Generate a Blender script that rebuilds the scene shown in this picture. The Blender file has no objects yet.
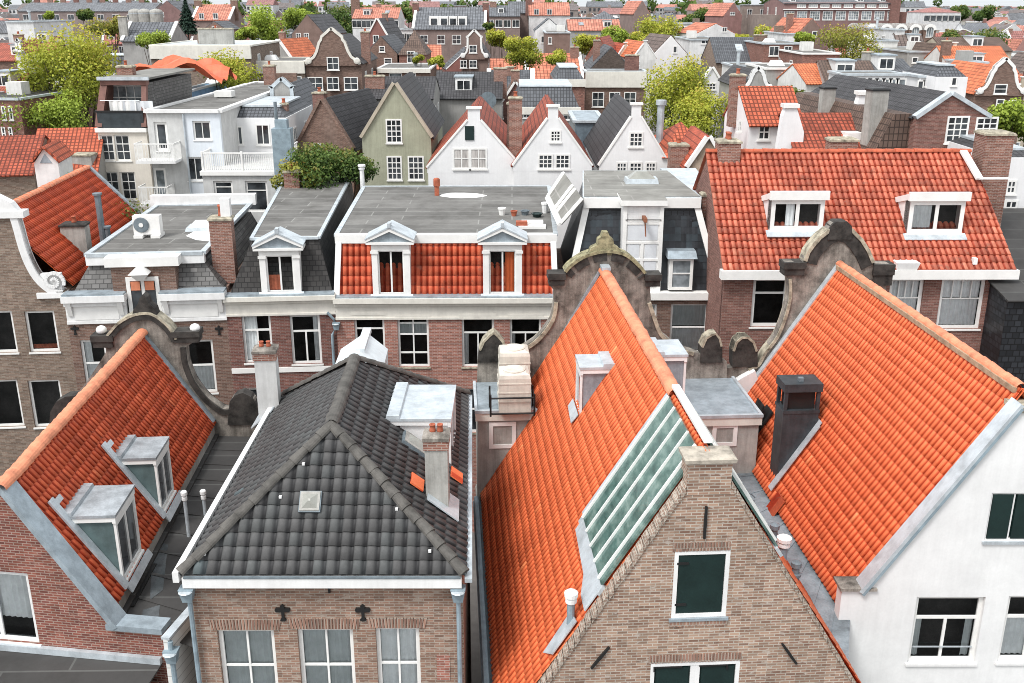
import bpy, bmesh, math, random
from mathutils import Vector, Matrix, noise
random.seed(7)
SC = bpy.context.scene
COL = SC.collection
R_ = math.radians
# ------------------------------------------------------------------ survey: camera + pixel-to-site helpers
F, CX, CY, TH, H = 1000.0, 512.0, 341.5, R_(18.65), 23.0
cT, sT = math.cos(TH), math.sin(TH)
EYE = Vector((0, 0, H))
def ray(px, py):
    u = (px-CX)/F; v = (CY-py)/F
    return Vector((u, cT+v*sT, -sT+v*cT))
def aty(px, py, Y):
    r = ray(px, py); return EYE + r*(Y/r.y)
def atz(px, py, z):
    r = ray(px, py); return EYE + r*((z-H)/r.z)
def hit(px, py, p, n):
    r = ray(px, py); return EYE + r*((p-EYE).dot(n)/r.dot(n))
def proj(p):
    d = p.y*cT-(p.z-H)*sT; v = p.y*sT+(p.z-H)*cT
    return (CX+F*p.x/d, CY-F*v/d, d)

class Fr:
    def __init__(s, o=(0,0,0), a=0.0, ax=None):
        s.o = Vector(o)
        if ax: s.x, s.y, s.z = [Vector(q).normalized() for q in ax]
        else:
            s.x = Vector((math.cos(a), math.sin(a), 0)); s.y = Vector((-math.sin(a), math.cos(a), 0)); s.z = Vector((0,0,1))
    def w(s, x, y, z): return s.o + s.x*x + s.y*y + s.z*z
    def l(s, p):
        d = Vector(p)-s.o; return Vector((d.dot(s.x), d.dot(s.y), d.dot(s.z)))
    def on(s, px, py, y=0.0):
        q = s.l(hit(px, py, s.w(0, y, 0), s.y)); return (q.x, q.z)
    def sub(s, x, y, z, da=0.0):
        c, k = math.cos(da), math.sin(da)
        return Fr(s.w(x, y, z), ax=(s.x*c+s.y*k, s.y*c-s.x*k, s.z))
    def rect(s, x0, y0, x1, y1, y=0.0):
        a = s.on(x0, y0, y); b = s.on(x1, y0, y); c = s.on(x0, y1, y); d = s.on(x1, y1, y)
        l = (a[0]+c[0])/2; r = (b[0]+d[0])/2; t = (a[1]+b[1])/2; bo = (c[1]+d[1])/2
        return (l, bo, r-l, t-bo)
W = Fr()

class MB:
    def __init__(s, fr=W): s.v = []; s.f = []; s.m = []; s.fr = fr
    def p(s, pts):
        i0 = len(s.v); s.v += [s.fr.w(*q) for q in pts]; return list(range(i0, len(s.v)))
    def face(s, pts, m=0): s.f.append(s.p(pts)); s.m.append(m); return s
    def wface(s, pts, m=0):
        i0 = len(s.v); s.v += [Vector(q) for q in pts]; s.f.append(list(range(i0, len(s.v)))); s.m.append(m); return s
    def hexa(s, P8, m=0):
        i = len(s.v); s.v += [Vector(q) for q in P8]
        for q in ((0,3,2,1),(4,5,6,7),(0,1,5,4),(1,2,6,5),(2,3,7,6),(3,0,4,7)): s.f.append([i+k for k in q]); s.m.append(m)
        return s
    def box(s, x0, x1, y0, y1, z0, z1, m=0):
        return s.hexa([s.fr.w(*q) for q in ((x0,y0,z0),(x1,y0,z0),(x1,y1,z0),(x0,y1,z0),(x0,y0,z1),(x1,y0,z1),(x1,y1,z1),(x0,y1,z1))], m)
    def frus(s, x0, x1, y0, y1, z0, X0, X1, Y0, Y1, z1, m=0):
        return s.hexa([s.fr.w(*q) for q in ((x0,y0,z0),(x1,y0,z0),(x1,y1,z0),(x0,y1,z0),(X0,Y0,z1),(X1,Y0,z1),(X1,Y1,z1),(X0,Y1,z1))], m)
    def prism(s, pts, y0, y1, m=0):
        n = len(pts); a = s.p([(x, y0, z) for x, z in pts]); b = s.p([(x, y1, z) for x, z in pts])
        s.f.append(a); s.m.append(m); s.f.append(b[::-1]); s.m.append(m)
        for k in range(n): s.f.append([a[k], b[k], b[(k+1)%n], a[(k+1)%n]]); s.m.append(m)
        return s
    def slab(s, poly, t, m=0):                 # world polygon thickened along its normal
        poly = [Vector(q) for q in poly]; n = (poly[1]-poly[0]).cross(poly[2]-poly[0]).normalized()
        if n.z < 0: n = -n
        k = len(poly); i = len(s.v); s.v += poly+[q+n*t for q in poly]
        s.f.append(list(range(i, i+k))); s.f.append(list(range(i+k, i+2*k))[::-1]); s.m += [m, m]
        for j in range(k): s.f.append([i+j, i+(j+1)%k, i+k+(j+1)%k, i+k+j]); s.m.append(m)
        return s
    def beam(s, p, q, w, h, m=0, up=Vector((0,0,1))):   # world bar p->q, w across, h along up (sits on top of p,q)
        p, q = Vector(p), Vector(q); d = (q-p).normalized(); x = d.cross(up).normalized(); u = x.cross(d).normalized()
        x = x*w/2; u = u*h
        return s.hexa([p-x, p+x, q+x, q-x, p-x+u, p+x+u, q+x+u, q-x+u], m)
    def tube(s, pts, r, n=8, m=0, cap=True):
        pts = [Vector(q) for q in pts]; rs = r if isinstance(r, (list, tuple)) else [r]*len(pts); rings = []
        for i, q in enumerate(pts):
            d = (pts[min(i+1, len(pts)-1)]-pts[max(i-1, 0)]).normalized()
            a = d.cross(Vector((0,0,1)))
            if a.length < .05: a = d.cross(Vector((1,0,0)))
            a.normalize(); b = d.cross(a)
            i0 = len(s.v); s.v += [q+(a*math.cos(6.2832*k/n)+b*math.sin(6.2832*k/n))*rs[i] for k in range(n)]; rings.append(i0)
        for A, B in zip(rings, rings[1:]):
            for k in range(n): s.f.append([A+k, A+(k+1)%n, B+(k+1)%n, B+k]); s.m.append(m)
        if cap:
            s.f.append([rings[0]+k for k in range(n)][::-1]); s.f.append([rings[-1]+k for k in range(n)]); s.m += [m, m]
        return s
    def lathe(s, c, prof, n=12, m=0):
        rings = []
        c = Vector(c)
        for r, z in prof:
            i0 = len(s.v); s.v += [s.fr.w(c.x+r*math.cos(6.2832*k/n), c.y+r*math.sin(6.2832*k/n), c.z+z) for k in range(n)]; rings.append(i0)
        for A, B in zip(rings, rings[1:]):
            for k in range(n): s.f.append([A+k, A+(k+1)%n, B+(k+1)%n, B+k]); s.m.append(m)
        s.f.append([rings[0]+k for k in range(n)][::-1]); s.f.append([rings[-1]+k for k in range(n)]); s.m += [m, m]
        return s
    def obj(s, name, mats, par=None, label=None, smooth=False, norm=True, uvs=None):
        if not isinstance(mats, (list, tuple)): mats = [mats]
        o0 = Vector(par['_o']) if par and '_o' in par else Vector((0,0,0))
        me = bpy.data.meshes.new(name); me.from_pydata([q-o0 for q in s.v], [], s.f)
        for m in mats: me.materials.append(m)
        if len(mats) > 1: me.polygons.foreach_set('material_index', s.m)
        if norm:
            bm = bmesh.new(); bm.from_mesh(me); bmesh.ops.recalc_face_normals(bm, faces=bm.faces); bm.to_mesh(me); bm.free()
        metre_uv(me, o0)
        if smooth: me.polygons.foreach_set('use_smooth', [True]*len(me.polygons))
        o = bpy.data.objects.new(name, me); COL.objects.link(o)
        if par: o.parent = par; o['_o'] = tuple(o0)
        if par and par.get('_root') is None: o.location = (0,0,0)
        if label: o['label'] = label
        return o
def metre_uv(me, o0=Vector((0,0,0))):
    ul = me.uv_layers.new(name='UVMap').data; vs = me.vertices; Z = Vector((0,0,1))
    for p in me.polygons:
        n = p.normal
        if abs(n.z) > .97: t = Vector((1,0,0)); b = Vector((0,1,0))
        else: t = Z.cross(n).normalized(); b = n.cross(t)
        for li in p.loop_indices:
            q = vs[me.loops[li].vertex_index].co+o0; ul[li].uv = (q.dot(t), q.dot(b))
ALL_LABELS = {}
def thing(name, label, cat, loc=(0,0,0), group=None):
    o = bpy.data.objects.new(name, None); COL.objects.link(o); o.location = loc; o.empty_display_size = .3
    o['label'] = label; o['category'] = cat; o['_o'] = tuple(loc); o['_root'] = 1
    if group: o['group'] = group
    return o
def tag(o, label, cat, group=None, kind=None):
    o['label'] = label; o['category'] = cat
    if group: o['group'] = group
    if kind: o['kind'] = kind
    return o
def solo(mb, name, mats, label, cat, group=None, smooth=False):    # a thing that is a single mesh, origin at its base
    c = sum(mb.v, Vector())/len(mb.v); z = min(q.z for q in mb.v); o0 = Vector((c.x, c.y, z))
    d = bpy.data.objects.new('tmp', None); d['_o'] = tuple(o0); d['_root'] = 1
    o = mb.obj(name, mats, d, None, smooth); o.parent = None; o.location = o0; bpy.data.objects.remove(d)
    return tag(o, label, cat, group)
def dup(root, loc, label=None, group=None):
    r = root.copy(); COL.objects.link(r); r.location = loc; r['_o'] = tuple(loc)
    if label: r['label'] = label
    if group: r['group'] = group
    for ch in list(root.children):
        c = ch.copy(); COL.objects.link(c); c.parent = r
        for g in list(ch.children):
            k = g.copy(); COL.objects.link(k); k.parent = c
    return r

# ------------------------------------------------------------------ materials
MC = {}
class NT:
    def __init__(s, name):
        s.mat = bpy.data.materials.new(name); s.mat.use_nodes = True; s.t = s.mat.node_tree; s.t.nodes.clear()
        s.out = s.t.nodes.new('ShaderNodeOutputMaterial')
    def n(s, typ, ins=None, **props):
        o = s.t.nodes.new('ShaderNode'+typ)
        for k, v in props.items(): setattr(o, k, v)
        for k, v in (ins or {}).items():
            sock = o.inputs[k]
            if hasattr(v, 'bl_idname') and hasattr(v, 'links'): s.t.links.new(v, sock)
            else: sock.default_value = v
        return o
    def mix(s, f, a, b, mode='MIX'):
        o = s.t.nodes.new('ShaderNodeMix'); o.data_type = 'RGBA'; o.blend_type = mode
        for k, v in ((0, f), (6, a), (7, b)):
            if hasattr(v, 'links'): s.t.links.new(v, o.inputs[k])
            else: o.inputs[k].default_value = v if k == 0 else (*v, 1) if len(v) == 3 else v
        return o.outputs[2]
    def ramp(s, f, stops):
        o = s.t.nodes.new('ShaderNodeValToRGB'); s.t.links.new(f, o.inputs[0]); e = o.color_ramp.elements
        while len(e) < len(stops): e.new(.5)
        for k, (p, c) in enumerate(stops): e[k].position = p; e[k].color = (*c, 1) if len(c) == 3 else c
        return o.outputs[0]
    def noise(s, vec, sc, det=3, rough=.6):
        return s.n('TexNoise', {'Vector': vec, 'Scale': sc, 'Detail': det, 'Roughness': rough}).outputs['Fac']
    def uv(s): return s.n('TexCoord').outputs['UV']
    def pos(s): return s.n('NewGeometry').outputs['Position']
    def fin(s, col, rough=.7, bump=None, bs=.3, bd=.01, spec=.3, metal=0, **kw):
        ins = {'Base Color': col if hasattr(col, 'links') else (*col, 1), 'Roughness': rough, 'Metallic': metal, 'Specular IOR Level': spec}
        ins.update(kw)
        b = s.n('BsdfPrincipled', ins)
        if bump is not None:
            s.t.links.new(s.n('Bump', {'Height': bump, 'Strength': bs, 'Distance': bd}).outputs[0], b.inputs['Normal'])
        s.t.links.new(b.outputs[0], s.out.inputs[0]); return s.mat
def G(v): return (v, v, v)
def m_plain(name, c, rough=.6, var=.15, sc=1.5, streak=0.0, **kw):
    if name in MC: return MC[name]
    t = NT(name); P = t.pos(); nz = t.noise(P, sc, 5, .65)
    d = tuple(max(0, k*(1-var*1.6)) for k in c); e = tuple(min(1, k*(1+var*.5)) for k in c)
    col = t.ramp(nz, [(.28, d), (.62, e)])
    fine = t.noise(P, sc*18, 2, .5); col = t.mix(var*.8, col, t.ramp(fine, [(.3, G(.35)), (.7, G(1))]), 'MULTIPLY')
    if streak:
        mp = t.n('Mapping', {'Vector': P, 'Scale': (5, 5, .35)}).outputs[0]
        col = t.mix(streak, col, t.ramp(t.noise(mp, 1.3, 4, .7), [(.35, (.28, .27, .25)), (.6, G(1))]), 'MULTIPLY')
    MC[name] = t.fin(col, rough, fine, .12, .01, **kw); return MC[name]
def m_brick(name, c1, c2, mort, odd=None, oddf=.25, bw=.215, rh=.066, ms=.011, weather=.35):
    if name in MC: return MC[name]
    t = NT(name); uv = t.uv()
    b = t.n('TexBrick', {'Vector': uv, 'Color1': (*c1, 1), 'Color2': (*c2, 1), 'Mortar': (*mort, 1), 'Scale': 1, 'Mortar Size': ms,
            'Mortar Smooth': .2, 'Bias': 0, 'Brick Width': bw, 'Row Height': rh})
    col = b.outputs['Color']
    cell = t.n('Mapping', {'Vector': uv, 'Scale': (1/bw, 1/rh, 1)}).outputs[0]
    cell = t.n('VectorMath', {0: cell}, operation='FLOOR').outputs[0]
    wn = t.n('TexWhiteNoise', {'Vector': cell}, noise_dimensions='2D').outputs['Value']
    col = t.mix(.55, col, t.ramp(wn, [(.1, G(.55)), (.9, G(1.25))]), 'MULTIPLY')
    if odd:
        nz = t.noise(t.n('Mapping', {'Vector': uv, 'Scale': (3.2, 11, 1)}).outputs[0], 1.0, 3, .6)
        lo = .66-oddf*.3
        col = t.mix(t.ramp(nz, [(lo, G(0)), (lo+.07, G(.85))]), col, odd)
    big = t.noise(t.pos(), .45, 5, .65)
    col = t.mix(weather, col, t.ramp(big, [(.3, G(.5)), (.65, G(1.15))]), 'MULTIPLY')
    MC[name] = t.fin(col, .85, b.outputs['Fac'], -.4, .012, .15); return MC[name]
def m_tile(name, c, dirt=.4, moss=None, var=.25, rough=.62, groove=.9, gc=(.5, .17, .08), odd=.004):   # for modelled tile sheets, UV in tile units
    if name in MC: return MC[name]
    t = NT(name); uv = t.uv()
    cell = t.n('VectorMath', {0: uv}, operation='FLOOR').outputs[0]
    wn = t.n('TexWhiteNoise', {'Vector': cell}, noise_dimensions='2D').outputs['Value']
    a = tuple(k*(1-var) for k in c); b2 = (min(1, c[0]*(1+var*.5)), min(1, c[1]*(1+var)), min(1, c[2]*(1+var)))
    col = t.ramp(wn, [(0, a), (.5, c), (1-odd*1.2, b2), (1-odd, (min(1, c[0]*1.2), min(1, c[1]*1.6), min(1, c[2]*1.7)))])
    fu = t.n('Math', {0: t.n('SeparateXYZ', {0: uv}).outputs[0]}, operation='FRACT').outputs[0]     # shade between the tile rolls, painted as a dark band along each channel
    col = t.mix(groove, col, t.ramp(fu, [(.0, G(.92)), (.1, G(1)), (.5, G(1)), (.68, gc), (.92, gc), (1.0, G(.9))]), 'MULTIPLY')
    fine = t.noise(t.pos(), 9, 4, .7)
    col = t.mix(.35, col, t.ramp(fine, [(.3, G(.55)), (.7, G(1.15))]), 'MULTIPLY')
    big = t.noise(t.pos(), .7, 6, .72)
    col = t.mix(dirt, col, t.ramp(big, [(.34, (.22, .2, .19)), (.56, G(1.05))]), 'MULTIPLY')
    if moss: col = t.mix(t.ramp(t.noise(t.pos(), 2.6, 5, .75), [(.57, G(0)), (.66, G(.55))]), col, moss)
    MC[name] = t.fin(col, rough, fine, .25, .012, .3); return MC[name]
def m_cell(name, c, w, h, gap, gapc=None, var=.3, dirt=.35, rough=.7, ms=.02):   # flat tile/slate/board pattern in metres
    if name in MC: return MC[name]
    t = NT(name); uv = t.uv(); gapc = gapc or tuple(k*.35 for k in c)
    b = t.n('TexBrick', {'Vector': uv, 'Color1': (*[k*(1-var) for k in c], 1), 'Color2': (*[min(1, k*(1+var)) for k in c], 1), 'Mortar': (*gapc, 1),
            'Scale': 1, 'Mortar Size': ms, 'Mortar Smooth': .3, 'Bias': 0, 'Brick Width': w, 'Row Height': h}, offset=gap)
    col = t.mix(dirt, b.outputs['Color'], t.ramp(t.noise(t.pos(), .6, 6, .7), [(.33, (.35, .33, .32)), (.6, G(1.08))]), 'MULTIPLY')
    MC[name] = t.fin(col, rough, b.outputs['Fac'], -.5, .03, .3); return MC[name]
def m_glass():
    if 'glass' in MC: return MC['glass']
    t = NT('window_glass'); tr = t.n('BsdfTransparent', {'Color': (.93, .95, .95, 1)}); gl = t.n('BsdfGlossy', {'Color': (.85, .9, .93, 1), 'Roughness': .03})
    fr = t.n('Fresnel', {'IOR': 1.4}).outputs[0]
    mx = t.n('MixShader', {0: fr, 1: tr.outputs[0], 2: gl.outputs[0]}); t.t.links.new(mx.outputs[0], t.out.inputs[0]); MC['glass'] = t.mat; return t.mat
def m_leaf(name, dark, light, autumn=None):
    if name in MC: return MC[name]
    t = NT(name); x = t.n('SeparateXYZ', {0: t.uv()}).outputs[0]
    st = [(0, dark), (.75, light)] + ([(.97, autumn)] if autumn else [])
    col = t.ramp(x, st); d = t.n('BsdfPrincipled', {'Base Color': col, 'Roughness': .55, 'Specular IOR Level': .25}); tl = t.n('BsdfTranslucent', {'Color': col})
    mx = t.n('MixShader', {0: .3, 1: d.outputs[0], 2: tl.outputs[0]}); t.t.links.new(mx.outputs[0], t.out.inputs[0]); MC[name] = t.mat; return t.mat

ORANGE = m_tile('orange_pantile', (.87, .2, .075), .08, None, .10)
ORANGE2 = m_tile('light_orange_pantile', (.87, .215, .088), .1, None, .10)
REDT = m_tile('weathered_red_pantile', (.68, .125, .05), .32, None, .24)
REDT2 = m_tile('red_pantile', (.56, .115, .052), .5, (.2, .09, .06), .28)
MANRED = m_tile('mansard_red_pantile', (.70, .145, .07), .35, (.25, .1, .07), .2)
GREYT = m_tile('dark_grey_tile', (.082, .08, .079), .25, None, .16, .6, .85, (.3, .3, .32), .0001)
RIDGEG = m_plain('grey_ridge_tile', (.105, .098, .088), .7, .35, 3)
RIDGEO = m_plain('orange_ridge_tile', (.72, .27, .15), .7, .25, 3)
RIDGEB = m_plain('buff_mortar_ridge', (.42, .30, .2), .85, .3, 4)
B_BUFF = m_brick('buff_brown_brick', (.38, .255, .185), (.25, .145, .105), (.45, .4, .34), (.46, .4, .35), .2)
B_GREY = m_brick('house_brown_brick', (.30, .175, .125), (.23, .14, .105), (.35, .30, .25), (.36, .3, .25), .35)
B_DKRED = m_brick('dark_red_brick', (.25, .085, .06), (.17, .06, .05), (.32, .24, .2), (.3, .17, .13), .2)
B_RED = m_brick('red_brown_brick', (.21, .085, .065), (.16, .065, .055), (.24, .18, .16), None, 0)
B_PINK = m_brick('pink_red_brick', (.36, .15, .11), (.30, .12, .09), (.42, .32, .28), None, 0)
B_TAUPE = m_brick('taupe_brick', (.24, .17, .13), (.19, .13, .1), (.27, .23, .19), (.3, .25, .2), .3)
B_BROWN = m_brick('brown_brick', (.21, .125, .095), (.16, .09, .07), (.24, .19, .16), None, 0)
B_CHIM = m_brick('chimney_brick', (.27, .12, .085), (.2, .085, .065), (.34, .27, .23), (.33, .23, .19), .3)
STONE = m_plain('weathered_gable_stone', (.30, .27, .235), .9, .5, 1.8, .5)
STONED = m_plain('dark_coping_stone', (.055, .05, .045), .9, .5, 3)
STONEL = m_plain('lichen_stone', (.42, .38, .29), .9, .5, 4)
LICHEN = m_plain('yellow_lichen_stone', (.33, .30, .18), .95, .55, 5)
WHITE = m_plain('white_paint', (.80, .79, .76), .5, .06, 2)
WHITEW = m_plain('weathered_white_paint', (.78, .775, .76), .55, .07, 2, .08)
CREAM = m_plain('cream_paint', (.72, .69, .62), .55, .08, 2, .08)
WPLAST = m_plain('white_render', (.755, .755, .745), .85, .07, .8, .06)
CPLAST = m_plain('cream_render', (.72, .67, .59), .85, .08, 1, .1)
GPLAST = m_plain('grey_render', (.40, .39, .36), .85, .2, 1.4, .3)
LEAD = m_plain('lead_sheet', (.36, .42, .46), .45, .22, 2.2, .2, metal=.25)
LEADL = m_plain('pale_zinc', (.56, .61, .64), .42, .18, 2.0, .15, metal=.25)
LEADD = m_plain('dark_zinc', (.2, .24, .265), .5, .25, 2.2, .2, metal=.2)
PIPE = m_plain('grey_pipe', (.26, .33, .37), .5, .2, 3)
BITUM = m_cell('bitumen_roof', (.16, .155, .145), 5, .95, .3, (.25, .245, .23), .16, .6, .9, .035)
BITUMD = m_cell('dark_bitumen_roof', (.052, .05, .048), 5, 1.0, .3, (.1, .1, .095), .15, .5, .7, .03)
BLACK = m_plain('black_iron', (.018, .018, .018), .5, .2)
SHUT = m_plain('dark_green_shutter', (.012, .028, .026), .4, .2)
TEAL = m_plain('grey_green_cladding', (.115, .165, .165), .55, .2, 2, .15)
DARKROOM = m_plain('dark_room', (.025, .023, .022), .9, .7, 1.6)
CURT = m_plain('net_curtain', (.78, .79, .79), .9, .1, 4)
BLIND = m_plain('grey_blind', (.5, .53, .53), .8, .1, 3)
TERRA = m_plain('terracotta', (.42, .12, .065), .75, .25, 6)
SLATE = m_cell('grey_slate', (.13, .125, .12), .32, .2, .5, None, .25, .3, .6)
SLATEB = m_cell('black_slate', (.022, .024, .028), .26, .24, .5, (.008, .008, .009), .45, .15, .4, .025)
SLATED = m_cell('dark_slate', (.045, .042, .04), .26, .22, .5, None, .3, .3, .65)
GLASS = m_glass()
_t = NT('dark_window'); FARGLASS = _t.fin(_t.ramp(_t.noise(_t.pos(), .9, 3), [(.35, (.012, .014, .016)), (.62, (.07, .08, .088))]), .08, spec=.6); FARGLASS.name = 'dark_window'
_t = NT('bright_window'); PALEGLASS = _t.fin(_t.ramp(_t.noise(_t.pos(), 1.2, 3), [(.38, (.10, .115, .12)), (.62, (.3, .33, .35))]), .1, spec=.5)
_t = NT('curtained_window'); CURTGL = _t.fin(_t.ramp(_t.noise(_t.n('Mapping', {'Vector': _t.pos(), 'Scale': (6, 6, .6)}).outputs[0], 1.2, 3), [(.3, (.22, .2, .19)), (.6, (.56, .53, .5))]), .12, spec=.5)
_t = NT('green_glass'); GREENGL = _t.fin(_t.ramp(_t.noise(_t.n('Mapping', {'Vector': _t.pos(), 'Scale': (1.2, 1.2, 3)}).outputs[0], 1.4, 5, .6), [(.3, (.035, .075, .066)), (.5, (.085, .155, .135)), (.7, (.2, .28, .25))]), .12, spec=.7)
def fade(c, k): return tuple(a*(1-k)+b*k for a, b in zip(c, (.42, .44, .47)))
# far-field roof and wall colours
ft = {k: m_cell('far_'+k, c, .25, .34, 0, None, .2, .4, .7, .032) for k, c in dict(orange=(.66, .19, .085), red=(.45, .1, .055), brick=(.36, .1, .065), dark=(.065, .063, .066), slate=(.11, .115, .125), brown=(.14, .095, .075)).items()}
fw = {k: m_plain('far_'+k+'_wall', c, .85, .12, .8, .2) for k, c in dict(white=(.74, .73, .7), cream=(.62, .56, .45), grey=(.36, .35, .33), sage=(.36, .365, .27), sand=(.48, .42, .33)).items()}
RC = dict(orange=(.60, .18, .09), red=(.42, .1, .06), brick=(.34, .1, .07), dark=(.065, .063, .066), slate=(.11, .115, .125), brown=(.14, .095, .075))
WC = dict(white=(.72, .715, .7), cream=(.62, .56, .45), grey=(.36, .35, .33), sage=(.36, .365, .27), sand=(.48, .42, .33), brown=(.2, .12, .09), taupe=(.23, .165, .125), red=(.2, .08, .062), darkred=(.24, .085, .062), pink=(.34, .14, .105), dark=(.1, .075, .06))
def mtier(k, roof, Y):     # distance haze mixed into the colours: farther rows paler and less saturated
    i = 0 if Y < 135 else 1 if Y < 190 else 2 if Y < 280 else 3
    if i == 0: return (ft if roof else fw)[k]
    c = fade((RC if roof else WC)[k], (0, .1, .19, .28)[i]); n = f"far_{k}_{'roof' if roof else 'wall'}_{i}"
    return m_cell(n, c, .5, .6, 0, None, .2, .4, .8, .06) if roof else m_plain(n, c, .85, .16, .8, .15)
fw['brown'] = B_BROWN; fw['taupe'] = B_TAUPE; fw['red'] = B_RED; fw['darkred'] = B_DKRED; fw['pink'] = B_PINK; fw['dark'] = m_brick('dark_brown_brick', (.1, .075, .06), (.08, .06, .05), (.13, .11, .1))
# ------------------------------------------------------------------ parts
def clip(poly, outline):     # convex clip in 2D, outline CCW
    for i in range(len(outline)):
        a, b = outline[i], outline[(i+1) % len(outline)]; out = []
        if not poly: return []
        sd = lambda p: (b[0]-a[0])*(p[1]-a[1])-(b[1]-a[1])*(p[0]-a[0])
        for k in range(len(poly)):
            p, q = poly[k], poly[(k+1) % len(poly)]; d0, d1 = sd(p), sd(q)
            if d0 >= 0: out.append(p)
            if (d0 >= 0) != (d1 >= 0):
                t = d0/(d0-d1); out.append((p[0]+t*(q[0]-p[0]), p[1]+t*(q[1]-p[1])))
        poly = out
    return poly
def wall(fr, outline, holes, mat, par, name='wall', thick=.3, recess=.12, label=None, rmat=None):
    ar = sum(outline[i][0]*outline[(i+1)%len(outline)][1]-outline[(i+1)%len(outline)][0]*outline[i][1] for i in range(len(outline)))
    if ar < 0: outline = outline[::-1]
    mb = MB(fr)
    xs = sorted({outline_x for outline_x in [min(p[0] for p in outline), max(p[0] for p in outline)]+[h[0] for h in holes]+[h[0]+h[2] for h in holes]})
    zs = sorted({q for q in [min(p[1] for p in outline), max(p[1] for p in outline)]+[h[1] for h in holes]+[h[1]+h[3] for h in holes]})
    for x0, x1 in zip(xs, xs[1:]):
        for z0, z1 in zip(zs, zs[1:]):
            cx, cz = (x0+x1)/2, (z0+z1)/2
            if any(h[0] < cx < h[0]+h[2] and h[1] < cz < h[1]+h[3] for h in holes): continue
            q = clip([(x0,z0),(x1,z0),(x1,z1),(x0,z1)], outline)
            if len(q) > 2: mb.face([(x, 0, z) for x, z in q])
    n = len(outline)
    for i in range(n):
        a, b = outline[i], outline[(i+1)%n]; mb.face([(a[0],0,a[1]),(a[0],thick,a[1]),(b[0],thick,b[1]),(b[0],0,b[1])])
    for x, z, w, h in holes:
        r = recess+.1
        for a, b in (((x,z),(x+w,z)),((x+w,z),(x+w,z+h)),((x+w,z+h),(x,z+h)),((x,z+h),(x,z))):
            mb.face([(a[0],0,a[1]),(b[0],0,b[1]),(b[0],r,b[1]),(a[0],r,a[1])])
    return mb.obj(name, mat, par, label, norm=False)
def bars_of(style):
    # (verticals [(fx,z0,z1)], horizontals [(fz,x0,x1)])
    if style == 'T': return [(.5, 0, .66)], [(.68, 0, 1)]
    if style == 'cross': return [(.5, 0, 1)], [(.5, 0, 1)]
    if style == 'two': return [(.5, 0, 1)], []
    if style == 'sash': return [], [(.52, 0, 1)]
    if style == 'top': return [], [(.72, 0, 1)]
    if style == 'six': return [(.5, 0, 1)], [(.26, 0, 1), (.66, 0, 1), (.9, 0, 1)]
    if style == 'blindtop': return [(.25, .62, 1), (.5, .62, 1), (.75, .62, 1)], [(.6, 0, 1)]
    if style == 'one': return [], []
    c, r = style
    return [(i/c, 0, 1) for i in range(1, c)], [(i/r, 0, 1) for i in range(1, r)]
def window(par, fr, r, style='T', mat=None, y=.1, fw_=.075, inside='dark', curtain=None, sill=True, glass=True, bw=.045, label=None, name='window', thick=.06):
    mat = mat or WHITE; x, z, w, h = r; mb = MB(fr)
    mb.box(x, x+fw_, y, y+thick, z, z+h); mb.box(x+w-fw_, x+w, y, y+thick, z, z+h)
    mb.box(x+fw_, x+w-fw_, y, y+thick, z, z+fw_); mb.box(x+fw_, x+w-fw_, y, y+thick, z+h-fw_, z+h)
    iw, ih, ix, iz = w-2*fw_, h-2*fw_, x+fw_, z+fw_
    V, Hh = bars_of(style)
    for f, a, b in V: mb.box(ix+iw*f-bw/2, ix+iw*f+bw/2, y+.006, y+thick-.01, iz+ih*a, iz+ih*b)
    for f, a, b in Hh: mb.box(ix+iw*a, ix+iw*b, y+.009, y+thick-.013, iz+ih*f-bw*.6, iz+ih*f+bw*.6)
    o = mb.obj(name, mat, par, label)
    yp = y+thick*.7
    if glass:
        MB(fr).face([(ix,yp,iz),(ix+iw,yp,iz),(ix+iw,yp,iz+ih),(ix,yp,iz+ih)]).obj('pane', GLASS, o)
        d = .5; m2 = MB(fr)
        a = [(x,y+thick,z),(x+w,y+thick,z),(x+w,y+thick,z+h),(x,y+thick,z+h)]; b = [(q[0],y+d,q[2]) for q in a]
        m2.face(b)
        for k in range(4): m2.face([a[k], a[(k+1)%4], b[(k+1)%4], b[k]])
        m2.obj('dark_room', DARKROOM, o, norm=False)
        if curtain:
            # list of (x0,x1,z0,z1) fractions
            for (a0, a1, b0, b1, cm) in curtain:
                m3 = MB(fr); n = max(3, int((a1-a0)*iw/.07)); pr = None
                for k in range(n+1):
                    xx = ix+iw*(a0+(a1-a0)*k/n); yy = y+thick+.05+(.022 if k % 2 else -.012)
                    if pr: m3.face([(pr[0],pr[1],iz+ih*b0),(xx,yy,iz+ih*b0),(xx,yy,iz+ih*b1),(pr[0],pr[1],iz+ih*b1)])
                    pr = (xx, yy)
                m3.obj('curtain', cm, o, norm=False)
    else:
        MB(fr).face([(ix,yp,iz),(ix+iw,yp,iz),(ix+iw,yp,iz+ih),(ix,yp,iz+ih)]).obj('pane', {'dark': FARGLASS, 'pale': PALEGLASS, 'shut': SHUT}.get(inside, FARGLASS) if isinstance(inside, str) else inside, o)
    if sill: MB(fr).box(x-.05, x+w+.05, -.05, y+.02, z-.07, z-.003).obj('sill', mat if sill is True else sill, o)
    return o
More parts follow.
